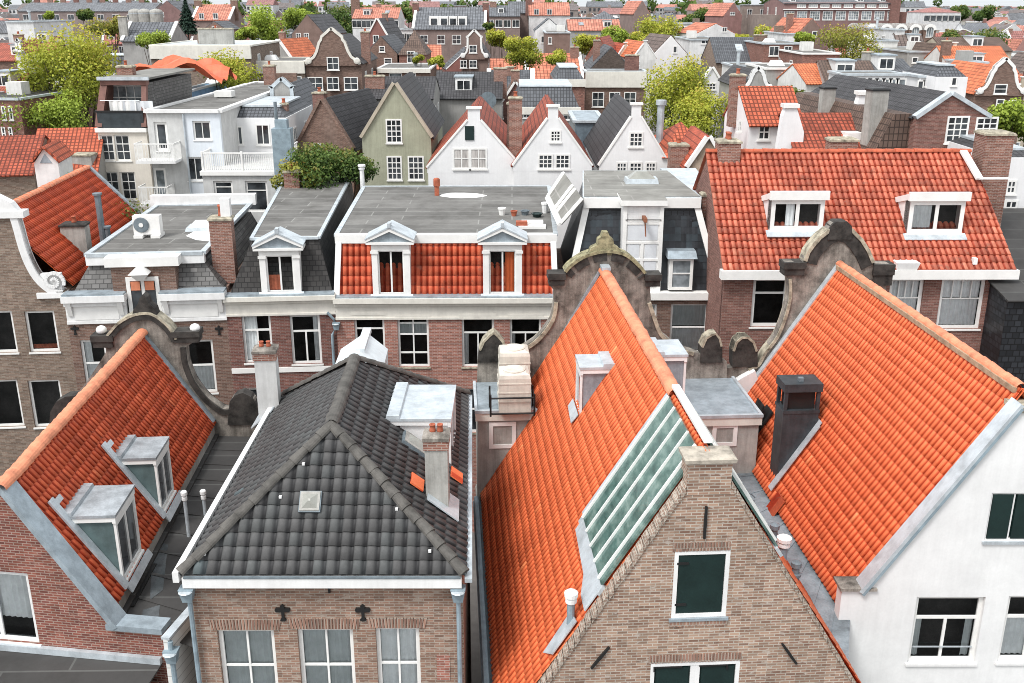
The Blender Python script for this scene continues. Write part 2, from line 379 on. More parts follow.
def fwindow(par, fr, r, style=(2,2), mat=None, glass=None, fw_=.09, bw=.06, trim=.0):   # small far window: one mesh, frame proud of the wall
    x, z, w, h = r; mb = MB(fr); y0, y1 = -.045, .03
    mb.box(x, x+fw_, y0, y1, z, z+h); mb.box(x+w-fw_, x+w, y0, y1, z, z+h)
    mb.box(x+fw_, x+w-fw_, y0, y1, z, z+fw_); mb.box(x+fw_, x+w-fw_, y0, y1, z+h-fw_, z+h)
    V, Hh = bars_of(style); iw, ih = w-2*fw_, h-2*fw_
    for f, a, b in V: mb.box(x+fw_+iw*f-bw/2, x+fw_+iw*f+bw/2, y0+.008, y1, z+fw_+ih*a, z+fw_+ih*b)
    for f, a, b in Hh: mb.box(x+fw_+iw*a, x+fw_+iw*b, y0+.012, y1, z+fw_+ih*f-bw/2, z+fw_+ih*f+bw/2)
    mb.box(x-.05, x+w+.05, -.09, .02, z-.08, z-.004)
    mb.face([(x+fw_,-.012,z+fw_),(x+w-fw_,-.012,z+fw_),(x+w-fw_,-.012,z+h-fw_),(x+fw_,-.012,z+h-fw_)], 1)
    return mb.obj('window', [mat or WHITE, glass or FARGLASS], par)
def roof_frame(poly):
    poly = [Vector(q) for q in poly]; n = Vector()
    for i in range(len(poly)):
        a, b = poly[i], poly[(i+1)%len(poly)]; n += a.cross(b)
    n.normalize()
    if n.z < 0: n = -n
    h = Vector((0,0,1)).cross(n).normalized(); s_ = n.cross(h).normalized()
    return n, h, s_
PT = (0, .12, .36, .58, .74, .9, 1.0); PH = (.6, .95, 1.0, .6, -.3, -.3, .6)     # S-shaped pantile section
def tiles(par, poly, mat, tw=.21, tl=.3, amp=.034, lift=.032, name='roof', label=None, per=6, flat=False, under=True, cut=()):
    poly = [Vector(q) for q in poly]; n, h, up = roof_frame(poly); o = poly[0]
    us = [(q-o).dot(h) for q in poly]; vs = [(q-o).dot(up) for q in poly]
    u0, u1, v0, v1 = min(us), max(us), min(vs), max(vs)
    nu = max(1, math.ceil((u1-u0)/tw-.02)); nv = max(1, math.ceil((v1-v0)/tl-.02)); vv = []; ff = []; uvs = []
    prof = []
    for k in range(per+1):
        t = k/per
        prof.append((PT[k] if per == 6 and not flat else t, amp*(PH[k] if per == 6 else (.5+.5*math.cos(6.2832*t))**1.3) if not flat else (0 if 0 < k < per else -.004)))
    NX = nu*per+1
    for j in range(nv):
        for (dv, of, tv) in ((0, -.004, .02), (0, lift, .02), (1.04, .002, .98)):
            for i in range(NX):
                c, k = divmod(i, per)
                if c == nu: c, k = nu-1, per
                u = u0+(c+prof[k][0])*tw; v = v0+(j+dv)*tl
                wob = noise.noise(Vector((u*.9+3.1, v*.9, n.x*7)))*.016
                jit = noise.noise(Vector((c*7.31+.5, j*5.77+.3, .7)))*.007
                vv.append(o+h*u+up*v+n*(prof[k][1]+of+wob+jit)); uvs.append((c+min(.97, max(.03, prof[k][0])), j+tv))
        b = j*3*NX
        for i in range(NX-1):
            ff.append((b+i, b+i+1, b+NX+i+1, b+NX+i))
        b += NX
        # separate vertices for the upper face are not needed: flat riser is thin
        for i in range(NX-1): ff.append((b+i, b+i+1, b+NX+i+1, b+NX+i))
    me = bpy.data.meshes.new('t'); me.from_pydata(vv, [], ff); ul = me.uv_layers.new(name='UVMap').data
    for p in me.polygons:
        cu = sum(uvs[me.loops[li].vertex_index][0] for li in p.loop_indices)/4; base = math.floor(cu)
        for li in p.loop_indices:
            q = uvs[me.loops[li].vertex_index]; ul[li].uv = (min(base+.97, max(base+.03, q[0])), q[1])
    me.polygons.foreach_set('use_smooth', [not flat and (k//(NX-1)) % 2 == 1 for k in range(len(me.polygons))])
    bm = bmesh.new(); bm.from_mesh(me); bpy.data.meshes.remove(me)
    cen = sum(poly, Vector())/len(poly)
    for i in range(len(poly)):
        a, b = poly[i], poly[(i+1)%len(poly)]; no = (b-a).cross(n).normalized()
        if no.dot(cen-a) > 0: no = -no
        bmesh.ops.bisect_plane(bm, geom=bm.verts[:]+bm.edges[:]+bm.faces[:], plane_co=a+no*.002, plane_no=no, clear_outer=True, dist=1e-5)
    if under:
        f = bm.faces.new([bm.verts.new(q-n*.03) for q in poly])
    o0 = Vector(par['_o']); bmesh.ops.translate(bm, vec=-o0, verts=bm.verts)
    me = bpy.data.meshes.new(name); bm.to_mesh(me); bm.free(); me.materials.append(mat)
    ob = bpy.data.objects.new(name, me); COL.objects.link(ob); ob.parent = par; ob['_o'] = tuple(o0)
    if label: ob['label'] = label
    return ob
def ridge(par, p0, p1, mat, r=.14, seg=.36, name='ridge', under=.03, label=None, flare=1.12):
    p0, p1 = Vector(p0), Vector(p1); d = (p1-p0); L = d.length; d.normalize(); x = d.cross(Vector((0,0,1))).normalized(); u = x.cross(d)
    mb = MB(); n = max(1, round(L/seg)); K = 8
    for i in range(n):
        a = p0+d*(L*i/n); b = p0+d*(L*(i+1)/n+.03); jx = random.uniform(-.012, .012); js = random.uniform(-.006, .012)
        ra, rb = r*flare, r*.96
        A = [a+x*(math.cos(math.pi*k/K)*ra+jx)+u*(math.sin(math.pi*k/K)*ra*.9-under+js) for k in range(K+1)]
        B = [b+x*(math.cos(math.pi*k/K)*rb+jx)+u*(math.sin(math.pi*k/K)*rb*.9-under+js) for k in range(K+1)]
        i0 = len(mb.v); mb.v += A+B
        for k in range(K): mb.f.append([i0+k, i0+k+1, i0+K+2+k, i0+K+1+k]); mb.m.append(0)
        mb.f.append([i0+k for k in range(K+1)]); mb.m.append(0)
    o = mb.obj(name, mat, par, label, norm=False)
    return o
def chimney(par, fr, x0, x1, y0, y1, z0, z1, mat, pots=1, cap=None, name='chimney', crown=None, potr=.11, label=None, poth=.3):
    mb = MB(fr).box(x0, x1, y0, y1, z0, z1-.14)
    o = mb.obj(name, mat, par, label)
    c = MB(fr); e = .05
    if crown: MB(fr).box(x0-.03, x1+.03, y0-.03, y1+.03, z1-.36, z1-.142).obj('brick_crown', crown, o)
    c.frus(x0-e, x1+e, y0-e, y1+e, z1-.14, x0-e, x1+e, y0-e, y1+e, z1-.06); c.frus(x0-e+.01, x1+e-.01, y0-e+.01, y1+e-.01, z1-.06, x0+.06, x1-.06, y0+.06, y1-.06, z1)
    c.obj('cap', cap or STONEL, o)
    ln = max(x1-x0, y1-y0); along = (x1-x0) >= (y1-y0)
    for k in range(pots):
        t = (k+1)/(pots+1); px = x0+(x1-x0)*(t if along else .5); py = y0+(y1-y0)*(.5 if along else t)
        MB(fr).lathe((px, py, z1-.02), [(potr*.95, 0), (potr, .06), (potr*.85, .1), (potr*.8, poth*.8), (potr*.98, poth*.85), (potr*.95, poth), (potr*.6, poth), (potr*.55, poth*.7)], 10).obj('chimney_pot', TERRA, o, smooth=True)
    return o
def anchor(par, fr, x, z, h=.5, tilt=0.0, style='bar'):
    mb = MB(fr); c, s_ = math.cos(tilt), math.sin(tilt)
    if style == 'bar':
        p = [(-.022, -h/2), (.022, -h/2), (.03, 0), (.022, h/2), (-.022, h/2), (-.03, 0)]
    else:
        p = [(-.03,-h/2),(.03,-h/2),(.07,-h*.44),(.03,-h*.3),(.03,0),(.03,.02),(.15,.02),(.17,.07),(.15,.12),(.04,.12),(.05,h*.4),(0,h/2),(-.05,h*.4),(-.04,.12),(-.15,.12),(-.17,.07),(-.15,.02),(-.03,.02),(-.03,-h*.3),(-.07,-h*.44)]
    q = [(x+a*c-b*s_, z+a*s_+b*c) for a, b in p]
    mb.prism(q, -.05, .01); return mb.obj('wall_anchor', BLACK, par)
def downpipe(par, pts, r=.05, mat=None, hopper=None):
    o = MB().tube(pts, r, 8).obj('downpipe', mat or PIPE, par, smooth=False)
    if hopper:
        q = Vector(hopper); f = Fr(q); MB(f).frus(-.1, .1, -.09, .09, -.32, -.16, .16, -.13, .13, 0).obj('hopper', mat or PIPE, o)
        MB(f).lathe((0, -.1, -.06), [(.14, 0), (.16, .02), (.14, .04)], 10).obj('hopper_rim', LEADL, o)
    return o
def vent(par, p, h, r, mat, cap=True, capmat=None):
    f = Fr(p); o = MB(f).lathe((0,0,-.3), [(r, 0), (r, h+.3)], 10).obj('vent_pipe', mat, par, smooth=False)
    if cap: MB(f).lathe((0,0,h), [(r*1.05, -.06), (r*1.45, -.03), (r*1.45, .05), (r*1.1, .06), (r*1.1, .1), (r*1.7, .11), (r*1.75, .2), (r*1.3, .23), (r*.2, .24)], 12).obj('vent_cap', capmat or WHITEW, o)
    return o
def arc(pts): return pts
def gable_wall(par, fr, px_pts, mat, thick=.38, name='facade_gable'):
    pts = [fr.on(x, y) for x, y in px_pts]
    return MB(fr).prism(pts, 0, thick).obj(name, mat, par), pts
def band(par, fr, pts, w, mat, y0=-.1, y1=.5, name='coping', gap=None, inner=True):   # coping strip that follows a polyline in the wall plane
    mb = MB(fr); n = len(pts)
    P = [Vector((a, b, 0)) for a, b in pts]; N = []
    for i in range(n):
        d = (P[min(i+1,n-1)]-P[max(i-1,0)]).normalized(); N.append(Vector((-d.y, d.x, 0)))
    for i in range(n-1):
        if gap and i % gap == gap-1: continue
        a, b = P[i], P[i+1]; a2, b2 = a-N[i]*w, b-N[i+1]*w
        mb.hexa([fr.w(q.x, y, q.y) for y in (y0, y1) for q in (a, b, b2, a2)])
    return mb.obj(name, mat, par)
def smooth_line(pts, k=4):
    out = []
    for i in range(len(pts)-1):
        p0 = pts[max(i-1,0)]; p1 = pts[i]; p2 = pts[i+1]; p3 = pts[min(i+2,len(pts)-1)]
        for j in range(k):
            t = j/k
            out.append(tuple(.5*((2*p1[c])+(-p0[c]+p2[c])*t+(2*p0[c]-5*p1[c]+4*p2[c]-p3[c])*t*t+(-p0[c]+3*p1[c]-3*p2[c]+p3[c])*t**3) for c in (0, 1)))
    out.append(tuple(pts[-1])); return out
def flat_roof(par, poly, mat, edge=.14, emat=None, ew=.22, name='flat_roof', eh=.12, skip=()):
    poly = [Vector(q) for q in poly]; o = MB().slab(poly, .03).obj(name, mat, par)
    mb = MB(); cen = sum(poly, Vector())/len(poly)
    for i in range(len(poly)):
        if i in skip: continue
        a, b = poly[i], poly[(i+1)%len(poly)]; mb.beam(a-Vector((0,0,.05+.002*i)), b-Vector((0,0,.05+.002*i)), ew, eh+.05)
    mb.obj('roof_edge', emat or LEADL, o); return o
def tree(loc, h, rad, leafmat, label, n=3000, leaf=.3, crown_z=.45, group=None, name='tree', squash=.8, seed=1, lobes=9, spread=.55, trunkmat=None):
    rnd = random.Random(seed); loc = Vector(loc); t = thing(name, label, 'tree', loc, group)
    tm = MB(); top = loc+Vector((rnd.uniform(-.3,.3), 0, h*.72)); trk = trunkmat or BARK
    tm.tube([loc-Vector((0,0,.3)), loc+(top-loc)*.35+Vector((.1,0,0)), loc+(top-loc)*.7, top], [rad*.075+.06, rad*.06+.04, rad*.035+.03, .02], 7)
    cen = loc+Vector((0,0,h-rad*squash)); L = []
    for k in range(lobes):
        a = rnd.uniform(0, 6.283); e = rnd.uniform(-.55, .95); rr = rnd.uniform(.35, .72)*rad
        c = cen+Vector((math.cos(a)*rr*math.cos(e), math.sin(a)*rr*math.cos(e), math.sin(e)*rr*squash*1.1))
        L.append((c, rnd.uniform(.3, spread)*rad)); b = loc+(top-loc)*rnd.uniform(.3, .75)
        tm.tube([b, (b+c)/2+Vector((0,0,rad*.06)), c], [rad*.03+.02, rad*.02+.015, .012], 5)
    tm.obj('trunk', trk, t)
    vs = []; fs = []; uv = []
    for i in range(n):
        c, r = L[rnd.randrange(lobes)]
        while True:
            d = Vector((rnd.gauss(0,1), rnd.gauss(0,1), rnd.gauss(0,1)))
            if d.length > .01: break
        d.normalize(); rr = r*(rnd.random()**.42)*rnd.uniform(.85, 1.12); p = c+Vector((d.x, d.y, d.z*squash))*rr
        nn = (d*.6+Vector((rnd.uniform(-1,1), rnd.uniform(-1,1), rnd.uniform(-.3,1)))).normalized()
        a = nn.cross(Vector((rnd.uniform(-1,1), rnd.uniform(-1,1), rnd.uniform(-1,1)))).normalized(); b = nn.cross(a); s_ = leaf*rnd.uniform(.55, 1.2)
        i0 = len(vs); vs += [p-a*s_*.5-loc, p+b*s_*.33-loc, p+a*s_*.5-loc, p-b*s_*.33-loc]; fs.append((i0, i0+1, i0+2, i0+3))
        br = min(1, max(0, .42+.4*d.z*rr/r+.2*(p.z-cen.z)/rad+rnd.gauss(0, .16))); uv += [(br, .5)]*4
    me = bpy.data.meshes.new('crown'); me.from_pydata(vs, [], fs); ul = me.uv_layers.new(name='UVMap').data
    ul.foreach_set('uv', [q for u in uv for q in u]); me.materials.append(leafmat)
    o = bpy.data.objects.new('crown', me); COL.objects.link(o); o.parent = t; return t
BARK = m_plain('bark', (.09, .07, .055), .9, .4, 4)
LF_Y = m_leaf('yellow_green_leaves', (.12, .15, .02), (.46, .49, .06), (.52, .43, .08))
LF_G = m_leaf('fresh_green_leaves', (.08, .13, .018), (.34, .43, .06))
LF_D = m_leaf('deep_green_leaves', (.022, .048, .014), (.12, .19, .04), (.22, .2, .05))
LF_O = m_leaf('olive_autumn_leaves', (.09, .1, .02), (.33, .34, .06), (.42, .3, .08))
LF_B = m_leaf('blue_green_needles', (.012, .028, .022), (.05, .085, .06))
ANXP = m_plain('brown_pane', (.05, .03, .026), .2, .3, 3)
B_COP = m_brick('weathered_coping_brick', (.33, .24, .19), (.23, .15, .115), (.4, .36, .3), (.46, .41, .35), .35, .12, .07)
B_GREYA = m_brick('arch_brick', (.33, .19, .14), (.24, .14, .11), (.35, .3, .25), None, 0, .07, .3)
LEADD2 = m_plain('dark_metal_cladding', (.06, .072, .08), .45, .25, 2.5, .25, metal=.3)
LEADV = m_plain('dull_lead', (.27, .31, .335), .5, .35, 1.3, 0, metal=.2)
LEADM = m_plain('stained_zinc', (.42, .45, .47), .35, .38, 1.3, 0, metal=.3)
LEADW = m_plain('white_zinc', (.66, .72, .74), .45, .1, 2, .1)
TEALD = m_plain('dark_teal_metal', (.07, .1, .105), .5, .3, 3)
WHITEB = m_cell('white_boards', (.7, .7, .67), 3, .22, .5, (.4, .4, .38), .04, .25, .6, .012)
GPLASTL = m_plain('light_grey_render', (.58, .58, .565), .85, .1, 2, .15)
CAPST = m_plain('sandstone_cap', (.46, .41, .34), .9, .3, 4)
PALEDOME = m_plain('plastic_dome', (.3, .3, .27), .25, .15, 2)
GLASSY = m_plain('wet_roof_light', (.1, .11, .115), .1, .3, 3)
REDCUR = m_plain('orange_curtain', (.5, .1, .03), .9, .1, 4)
ORANGEB = m_plain('orange_blind', (.62, .22, .12), .8, .1, 4)
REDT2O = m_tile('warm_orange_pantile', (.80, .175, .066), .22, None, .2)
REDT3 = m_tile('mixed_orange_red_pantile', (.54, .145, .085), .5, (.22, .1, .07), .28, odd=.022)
REDRIDGE = m_plain('red_ridge_tile', (.5, .12, .06), .7, .25, 3)
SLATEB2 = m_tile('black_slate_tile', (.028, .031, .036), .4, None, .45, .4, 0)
BITUMG = m_cell('grey_bitumen', (.23, .225, .205), 5, .95, .3, (.31, .3, .28), .14, .55, .9, .035)
PALEPANEL = m_plain('pale_blue_panel', (.66, .68, .7), .4, .06, 2)
RUST = m_plain('rusty_iron', (.28, .11, .06), .8, .4, 5)
B_RED2 = m_brick('plum_brick', (.25, .115, .09), (.2, .09, .075), (.28, .2, .17), None, 0)
TANK = m_plain('cream_plastic', (.66, .62, .54), .4, .14, 2.5, .15)
BROWNP = m_plain('brown_timber', (.21, .105, .085), .6, .2, 2)
GLASSD = m_plain('dark_glass_panel', (.05, .06, .065), .15, .2, 2)
ORTARP = m_plain('orange_tarpaulin', (.68, .15, .07), .5, .2, 1)
BLUET = m_plain('blue_sheeting', (.16, .29, .45), .6, .2, 1.5)
BLUEG = m_plain('blue_glazing', (.16, .2, .23), .2, .25, 2)
BWALL = m_plain('blue_white_render', (.68, .72, .76), .8, .06, 1, .08)
WALLW = m_plain('chalk_white_render', (.78, .775, .77), .8, .05, 1, .06)
TAN = m_plain('peeling_tan_render', (.42, .33, .25), .9, .35, 1.2, .3)
REDF = m_cell('mossy_red_tile', (.38, .085, .045), .24, .34, 0, None, .3, .55, .7, .05)
REDF2 = m_cell('bright_red_tile', (.52, .12, .06), .24, .34, 0, None, .25, .35, .7, .05)
# ------------------------------------------------------------------ near houses
U3 = R_(3.4)
def onroof(poly, px, py):
    n, h, u = roof_frame(poly); return hit(px, py, Vector(poly[0]), n)
def cheek_dormer(par, fr, side, xf, xb, y0, y1, zt, zb, cheek, style='two', roofmat=None, frame=None, name='dormer', cheek_z=None, nowin=False, fasc=True, inside='dark', zw=None, curtain=None):
    """box dormer on a slope; its window looks to local +x (side=1) or -x (side=-1); xf front, xb where the flat top meets the slope"""
    frame = frame or WHITE; rm = roofmat or LEAD
    mb = MB(fr); mb.prism([(xf, zb), (xf, zt), (xb, zt)] if True else [], y0+.04, y1-.04); o = mb.obj(name, cheek, par)
    e = .08*side
    MB(fr).box(min(xf+e, xb-e), max(xf+e, xb-e), y0-.05, y1+.05, zt, zt+.07).obj('dormer_roof', rm, o)
    a, b = sorted((xb-.06*side, xb+.3*side)); MB(fr).frus(a, b, y0-.05, y1+.05, zt+.06, a+.02, b-.02, y0-.04, y1+.04, zt+.15).obj('back_flashing', rm, o)
    if fasc:
        a, b = sorted((xf+.06*side, xf-.02*side)); f = MB(fr).box(a, b, y0-.03, y1+.03, zt-.16, zt-.003)
        a2, b2 = sorted((xf-.022*side, xb+.05*side)); f.box(a2, b2, y0-.03, y0+.05, zt-.12, zt-.003); f.obj('fascia', frame, o)
    if not nowin:
        wf = fr.sub(xf+.05*side, (y0 if side > 0 else y1), 0, R_(90)*side)
        window(o, wf, (.0, zb+.02 if zw is None else zw, y1-y0, zt-.17-(zb+.02 if zw is None else zw)), style, frame, y=0.0, fw_=.09, glass=False, inside=inside, sill=frame)
    return o

# ===== C: central orange roofed house with brick rear gable
fC = Fr((3.9, 17.8, 0), U3); LC = 14.35; ZR = 14.6
hC = thing('gable_house', 'steep bright orange roofed house with sloping glass skylight and brown brick rear gable', 'house', fC.w(0, 7, 0))
hl, hr, sl, sr = 4.2, 3.9, 1.6, 1.53
zl, zr_ = ZR-sl*hl, ZR-sr*hr
rC_l = [fC.w(-hl, .26, zl), fC.w(-hl, LC, zl), fC.w(0, LC, ZR), fC.w(0, .26, ZR)]
rC_r = [fC.w(hr, .26, zr_), fC.w(hr, LC, zr_), fC.w(0, LC, ZR), fC.w(0, .26, ZR)]
tiles(hC, rC_l, ORANGE, .2, .31, .045, .013); tiles(hC, rC_r, ORANGE, .2, .31, .045, .013)
wins = [fC.rect(673, 551, 728, 617), fC.rect(649, 662, 737, 735)]
ol = [(-hl-.1, 0), (hr+.1, 0), (hr+.1, ZR+.16-1.62*(hr+.1)), (.43, 13.98), (-.46, 13.92), (-hl-.1, ZR+.16-1.66*(hl+.1))]
wall(fC, ol, wins, B_BUFF, hC, 'rear_wall', .28, .07)
mb = MB(fC).box(-hl, -hl+.25, .3, LC, 0, zl+.05).box(hr-.25, hr, .3, LC, 0, zr_+.05); mb.obj('side_wall', GPLAST, hC)
for (a, b) in ((ol[5], ol[4]), (ol[2], ol[3])):
    n = 34; mbk = MB(fC)
    for k in range(n):     # brick on edge coping, each brick slightly off
        t0, t1 = k/n, (k+.9)/n; P = [(a[0]+(b[0]-a[0])*t, a[1]+(b[1]-a[1])*t) for t in (t0, t1)]; j = random.uniform(-.012, .015)
        mbk.hexa([fC.w(P[i][0], y, P[i][1]+dz+j) for y in (-.035+j*.4, .3) for i, dz in ((0, -.04), (1, -.04), (1, .11), (0, .11))])
    mbk.obj('brick_coping', B_COP, hC)
ch = MB(fC).box(-.46, .43, -.012, .5, 13.8, 14.5).obj('chimney', B_BUFF, hC)
MB(fC).frus(-.52, .49, -.08, .56, 14.5, -.53, .5, -.09, .57, 14.58).frus(-.53, .5, -.09, .57, 14.58, -.48, .45, -.04, .52, 14.61).obj('cap', CAPST, ch)
w = wins[0]; o = window(hC, fC, w, 'one', WHITEW, y=.0, fw_=.085, glass=False, inside=SHUT, sill=LEAD, name='shutter_window')
MB(fC).box(w[0]+.1, w[0]+w[2]-.1, .02, .045, w[1]+.1, w[1]+w[3]-.1).obj('shutter', SHUT, o)
for zz in (.2, .82): MB(fC).box(w[0]+.06, w[0]+.3, -.005, .019, w[1]+w[3]*zz-.025, w[1]+w[3]*zz+.025).obj('hinge', BLACK, o)
x, z, ww, hh = wins[1]; o = window(hC, fC, wins[1], 'two', WHITEW, y=.0, fw_=.085, glass=False, inside=SHUT, bw=.2, sill=LEAD, name='shutter_window')
for k in (0, 1):
    x0 = x+.12+k*(ww/2+.02); MB(fC).box(x0, x0+ww/2-.26, .015, .045, z+.1, z+hh-.14).obj('shutter', SHUT, o)
    MB(fC).box(x0-.06, x0+.55, -.02, .016, z+hh-.115, z+hh-.085).box(x0-.06+k*.58, x0-.03+k*.58, -.025, .016, z+hh-.2, z+hh-.09).obj('hinge', BLACK, o)
for (px, py, L_, ti) in ((705, 522, .72, 0), (600, 657, .62, -.62), (789, 653, .62, .6)):
    x, z = fC.on(px, py); anchor(hC, fC, x, z, L_, ti)
for r, n in ((wins[0], 1), (wins[1], 1)):    # soldier course over the openings
    m = MB(fC); k = int((r[2]+.1)/.066)
    for i in range(k): xx = r[0]-.05+i*.066; m.box(xx, xx+.054, -.016+random.uniform(0, .006), .01, r[1]+r[3]+.004, r[1]+r[3]+.2)
    m.obj('brick_lintel', B_GREYA, hC)
    MB(fC).box(r[0]-.03, r[0]+r[2]+.03, -.03, .06, r[1]-.2, r[1]-.075).obj('brick_sill', B_GREYA, hC)
# ridge only as far as the glazing
yg = 3.25
ridge(hC, fC.w(0, LC-.02, ZR+.05), fC.w(0, yg, ZR+.05), RIDGEO, .17, .37)
MB().beam(fC.w(0, LC-.5, ZR+.16), fC.w(0, LC, ZR+.16), .3, .1).obj('ridge_flashing', LEADL, hC)
# glazing, both sides of the ridge
n, h, up = roof_frame(rC_l); gx = Vector(fC.y)
def gl(side, xx, y, off):
    s_, = (sl if side < 0 else sr,); nn = (fC.x*side*s_+Vector((0,0,1))).normalized(); return fC.w(xx*side, y, ZR-s_*xx)+nn*off
xb = 1.92
for side in (-1, 1):
    xb2 = xb if side < 0 else 1.5
    sk = MB().slab([gl(side, .05, .33, .1), gl(side, xb2, .33, .1), gl(side, xb2, yg, .1), gl(side, .05, yg, .1)], .05).obj('skylight', GREENGL, hC)
    m = MB(); nb = 5
    nn = (fC.x*side*(sl if side < 0 else sr)+Vector((0,0,1))).normalized()
    for k in range(nb):
        y = .56+(yg-.63)*k/(nb-1); m.beam(gl(side, .04, y, .15), gl(side, xb2, y, .15), .036 if 0 < k < nb-1 else .06, .05, up=nn)
    m.obj('glazing_bar', WHITE, sk)
    m = MB().beam(gl(side, xb2+.05, .25, .06), gl(side, xb2+.05, yg+.12, .06), .22, .07, up=nn); m.beam(gl(side, .05, yg+.09, .07), gl(side, xb2, yg+.09, .07), .24, .075, up=nn)
    m.obj('flashing', LEADL, sk)
MB().beam(fC.w(0, .3, ZR+.17), fC.w(0, yg+.1, ZR+.17), .17, .07).obj('ridge_bar', WHITE, hC)
MB().slab([gl(-1, xb+.02, .3, .09), gl(-1, xb+.36, .3, .09), gl(-1, xb+.36, .9, .09), gl(-1, xb+.24, 1.4, .09), gl(-1, xb+.2, yg, .09), gl(-1, xb+.02, yg, .09)], .03).obj('lead_flashing', LEADL, hC)
p = gl(-1, 2.62, .62, 0); vent(hC, p+Vector((0,0,.1)), .55, .085, PIPE)
MB().slab([gl(-1, 2.45, .35, .08), gl(-1, 2.95, .35, .08), gl(-1, 3.1, .75, .08), gl(-1, 2.5, .85, .08)], .03).obj('vent_flashing', LEADL, hC)
# lead clad hatches on both slopes
for side, xx, y0, y1 in ((-1, 1.5, 8.0, 9.0), (1, 1.3, 7.9, 9.1)):
    s_ = sl if side < 0 else sr; zt = ZR-s_*(xx-.75)+.12; zb = ZR-s_*xx
    cheek_dormer(hC, fC, side, xx*side, (xx-.86)*side, y0, y1, zt, zb-.1, LEAD, 'one', LEADL, WHITEW, 'roof_hatch', inside='pale')
    MB().slab([gl(side, xx+.02, y0-.12, .09), gl(side, xx+.2, y0-.02, .09), gl(side, xx+.16, y1+.1, .09), gl(side, xx+.02, y1+.1, .09)], .02).obj('flashing', LEADL, hC)
# side boxes behind the facade
for side, xo, yf, zt, rw in ((-1, 4.3, 11.75, 10.75, (489, 422, 516, 448)), (1, 4.55, 11.0, 10.72, (712, 424, 737, 446))):
    s_ = sl if side < 0 else sr; xi = (ZR-zt)/s_-.25; xa, xb_ = sorted((xo*side, xi*side))
    xlo = (ZR-zl)/sl-.3
    b = MB(fC).prism([(xo*side, zt-4.6), (xo*side, zt-.28), (xi*side, zt-.28), ((xi+2.2)*side if side < 0 else xi*side, zt-4.6 if side > 0 else zt-3.9)], yf, LC).obj('side_annex', GPLAST, hC)
    MB(fC).box(xa-.07, xb_+.07, yf-.07, LC, zt-.28, zt).obj('fascia', CREAM, b)
    MB(fC).box(xa-.03, xb_+.03, yf-.02, LC, zt, zt+.02).obj('lead_roof', LEAD, b)
    m = MB(fC); ex = xo*side
    m.box(xa-.09, xb_+.09, yf-.1, yf+.02, zt-.01, zt+.09); m.box(min(ex, ex+.09*side), max(ex, ex+.09*side), yf, LC, zt-.005, zt+.085); m.obj('roof_edge', LEADL, b)
    wf = fC.sub(0, yf, 0); window(b, wf, wf.rect(*rw), 'one', WHITE, y=-.03, fw_=.13, glass=False, sill=False, inside=ANXP)
# eave gutter and pipes on the left
downpipe(hC, [fC.w(-hl-.17, .2, zl-.15), fC.w(-hl-.17, LC-2.6, zl-.15)], .085, PIPE)
MB(fC).box(-hl-.28, -hl+.1, -.1, LC-2.6, zl-.45, zl-.24).obj('eave_board', LEADD, hC)
for (px, py, cap, m_, hgt) in ((771, 566, False, LEADD, .62), (780, 584, True, PIPE, .66), (792, 606, False, LEADD, .55)):
    q = atz(px, py, zr_+.25); v = Fr(Vector((q.x, q.y, zr_+.25)))
    if cap: vent(hC, v.o, 1.15, .11, PIPE)
    else:
        o = MB(v).lathe((0,0,-.3), [(.1,0),(.1,1.15),(.14,1.17),(.14,1.23),(.09,1.25),(.09,1.4),(.13,1.42),(.13,1.54),(.05,1.58)], 12).obj('vent_pipe', LEADD, hC)
# facade gable seen from behind
fg = fC.sub(0, LC, 0)
line = [(478,361),(507,351),(522,348),(538,337),(551,319),(554,302),(554,290),(549,285),(549,274),(564,273),(569,267),(582,258),(597,253),(612,252),(627,256),(640,267),(646,274),(660,275),(660,284),(650,287),(651,302),(656,317),(663,334),(679,347),(694,352),(727,362)]
gable_wall(hC, fg, [(476,425)]+line+[(727,420)], STONE, .35)
pts = [fg.on(*q) for q in smooth_line(line[9:17], 3)]; band(hC, fg, pts, .3, STONED, -.05, .44, gap=4); band(hC, fg, [(x, z+.08) for x, z in pts], .1, LICHEN, -.1, .5, 'coping_moulding')
for s0, s1 in ((1, 6), (20, 25)): band(hC, fg, [fg.on(*q) for q in smooth_line(line[s0:s1], 4)], .13, STONEL, -.06, .42)
for a in ((549, 273, 564.5, 285), (645.5, 274, 660, 286)):
    m = MB(fg); r = fg.rect(*a); m.box(r[0], r[0]+r[2], -.09, .45, r[1], r[1]+r[3]*.5); m.box(r[0]-.04, r[0]+r[2]+.04, -.13, .49, r[1]+r[3]*.5, r[1]+r[3]); m.obj('gable_shoulder', STONED, hC)
orn = [fg.on(*q) for q in [(588,255),(591,248),(597,245),(598,239),(601,237),(603,232),(608,232),(610,237),(613,239),(614,245),(619,248),(623,255)]]
MB(fg).prism(orn, -.04, .3).obj('gable_finial', LICHEN, hC)
for q in ([(478,362),(479,350),(483,341),(489,335),(494,332),(499,336),(504,342),(507,352),(507,362)], [(700,362),(701,347),(705,338),(711,334),(716,333),(720,338),(722,346),(722,362)]):
    MB(fg).prism([fg.on(*k) for k in q], -.06, .4).obj('gable_scroll', STONED, hC)
    qq = [fg.on(*k) for k in q]; band(hC, fg, [(x, z+.02) for x, z in qq[1:-1]], .07, STONEL, -.085, .43, 'scroll_rim')
band(hC, fg, [fg.on(602,270), fg.on(548,362)], .1, LEAD, -.06, .0, 'gable_flashing'); band(hC, fg, [fg.on(604,270), fg.on(662,362)], -.1, LEAD, -.06, .0, 'gable_flashing')

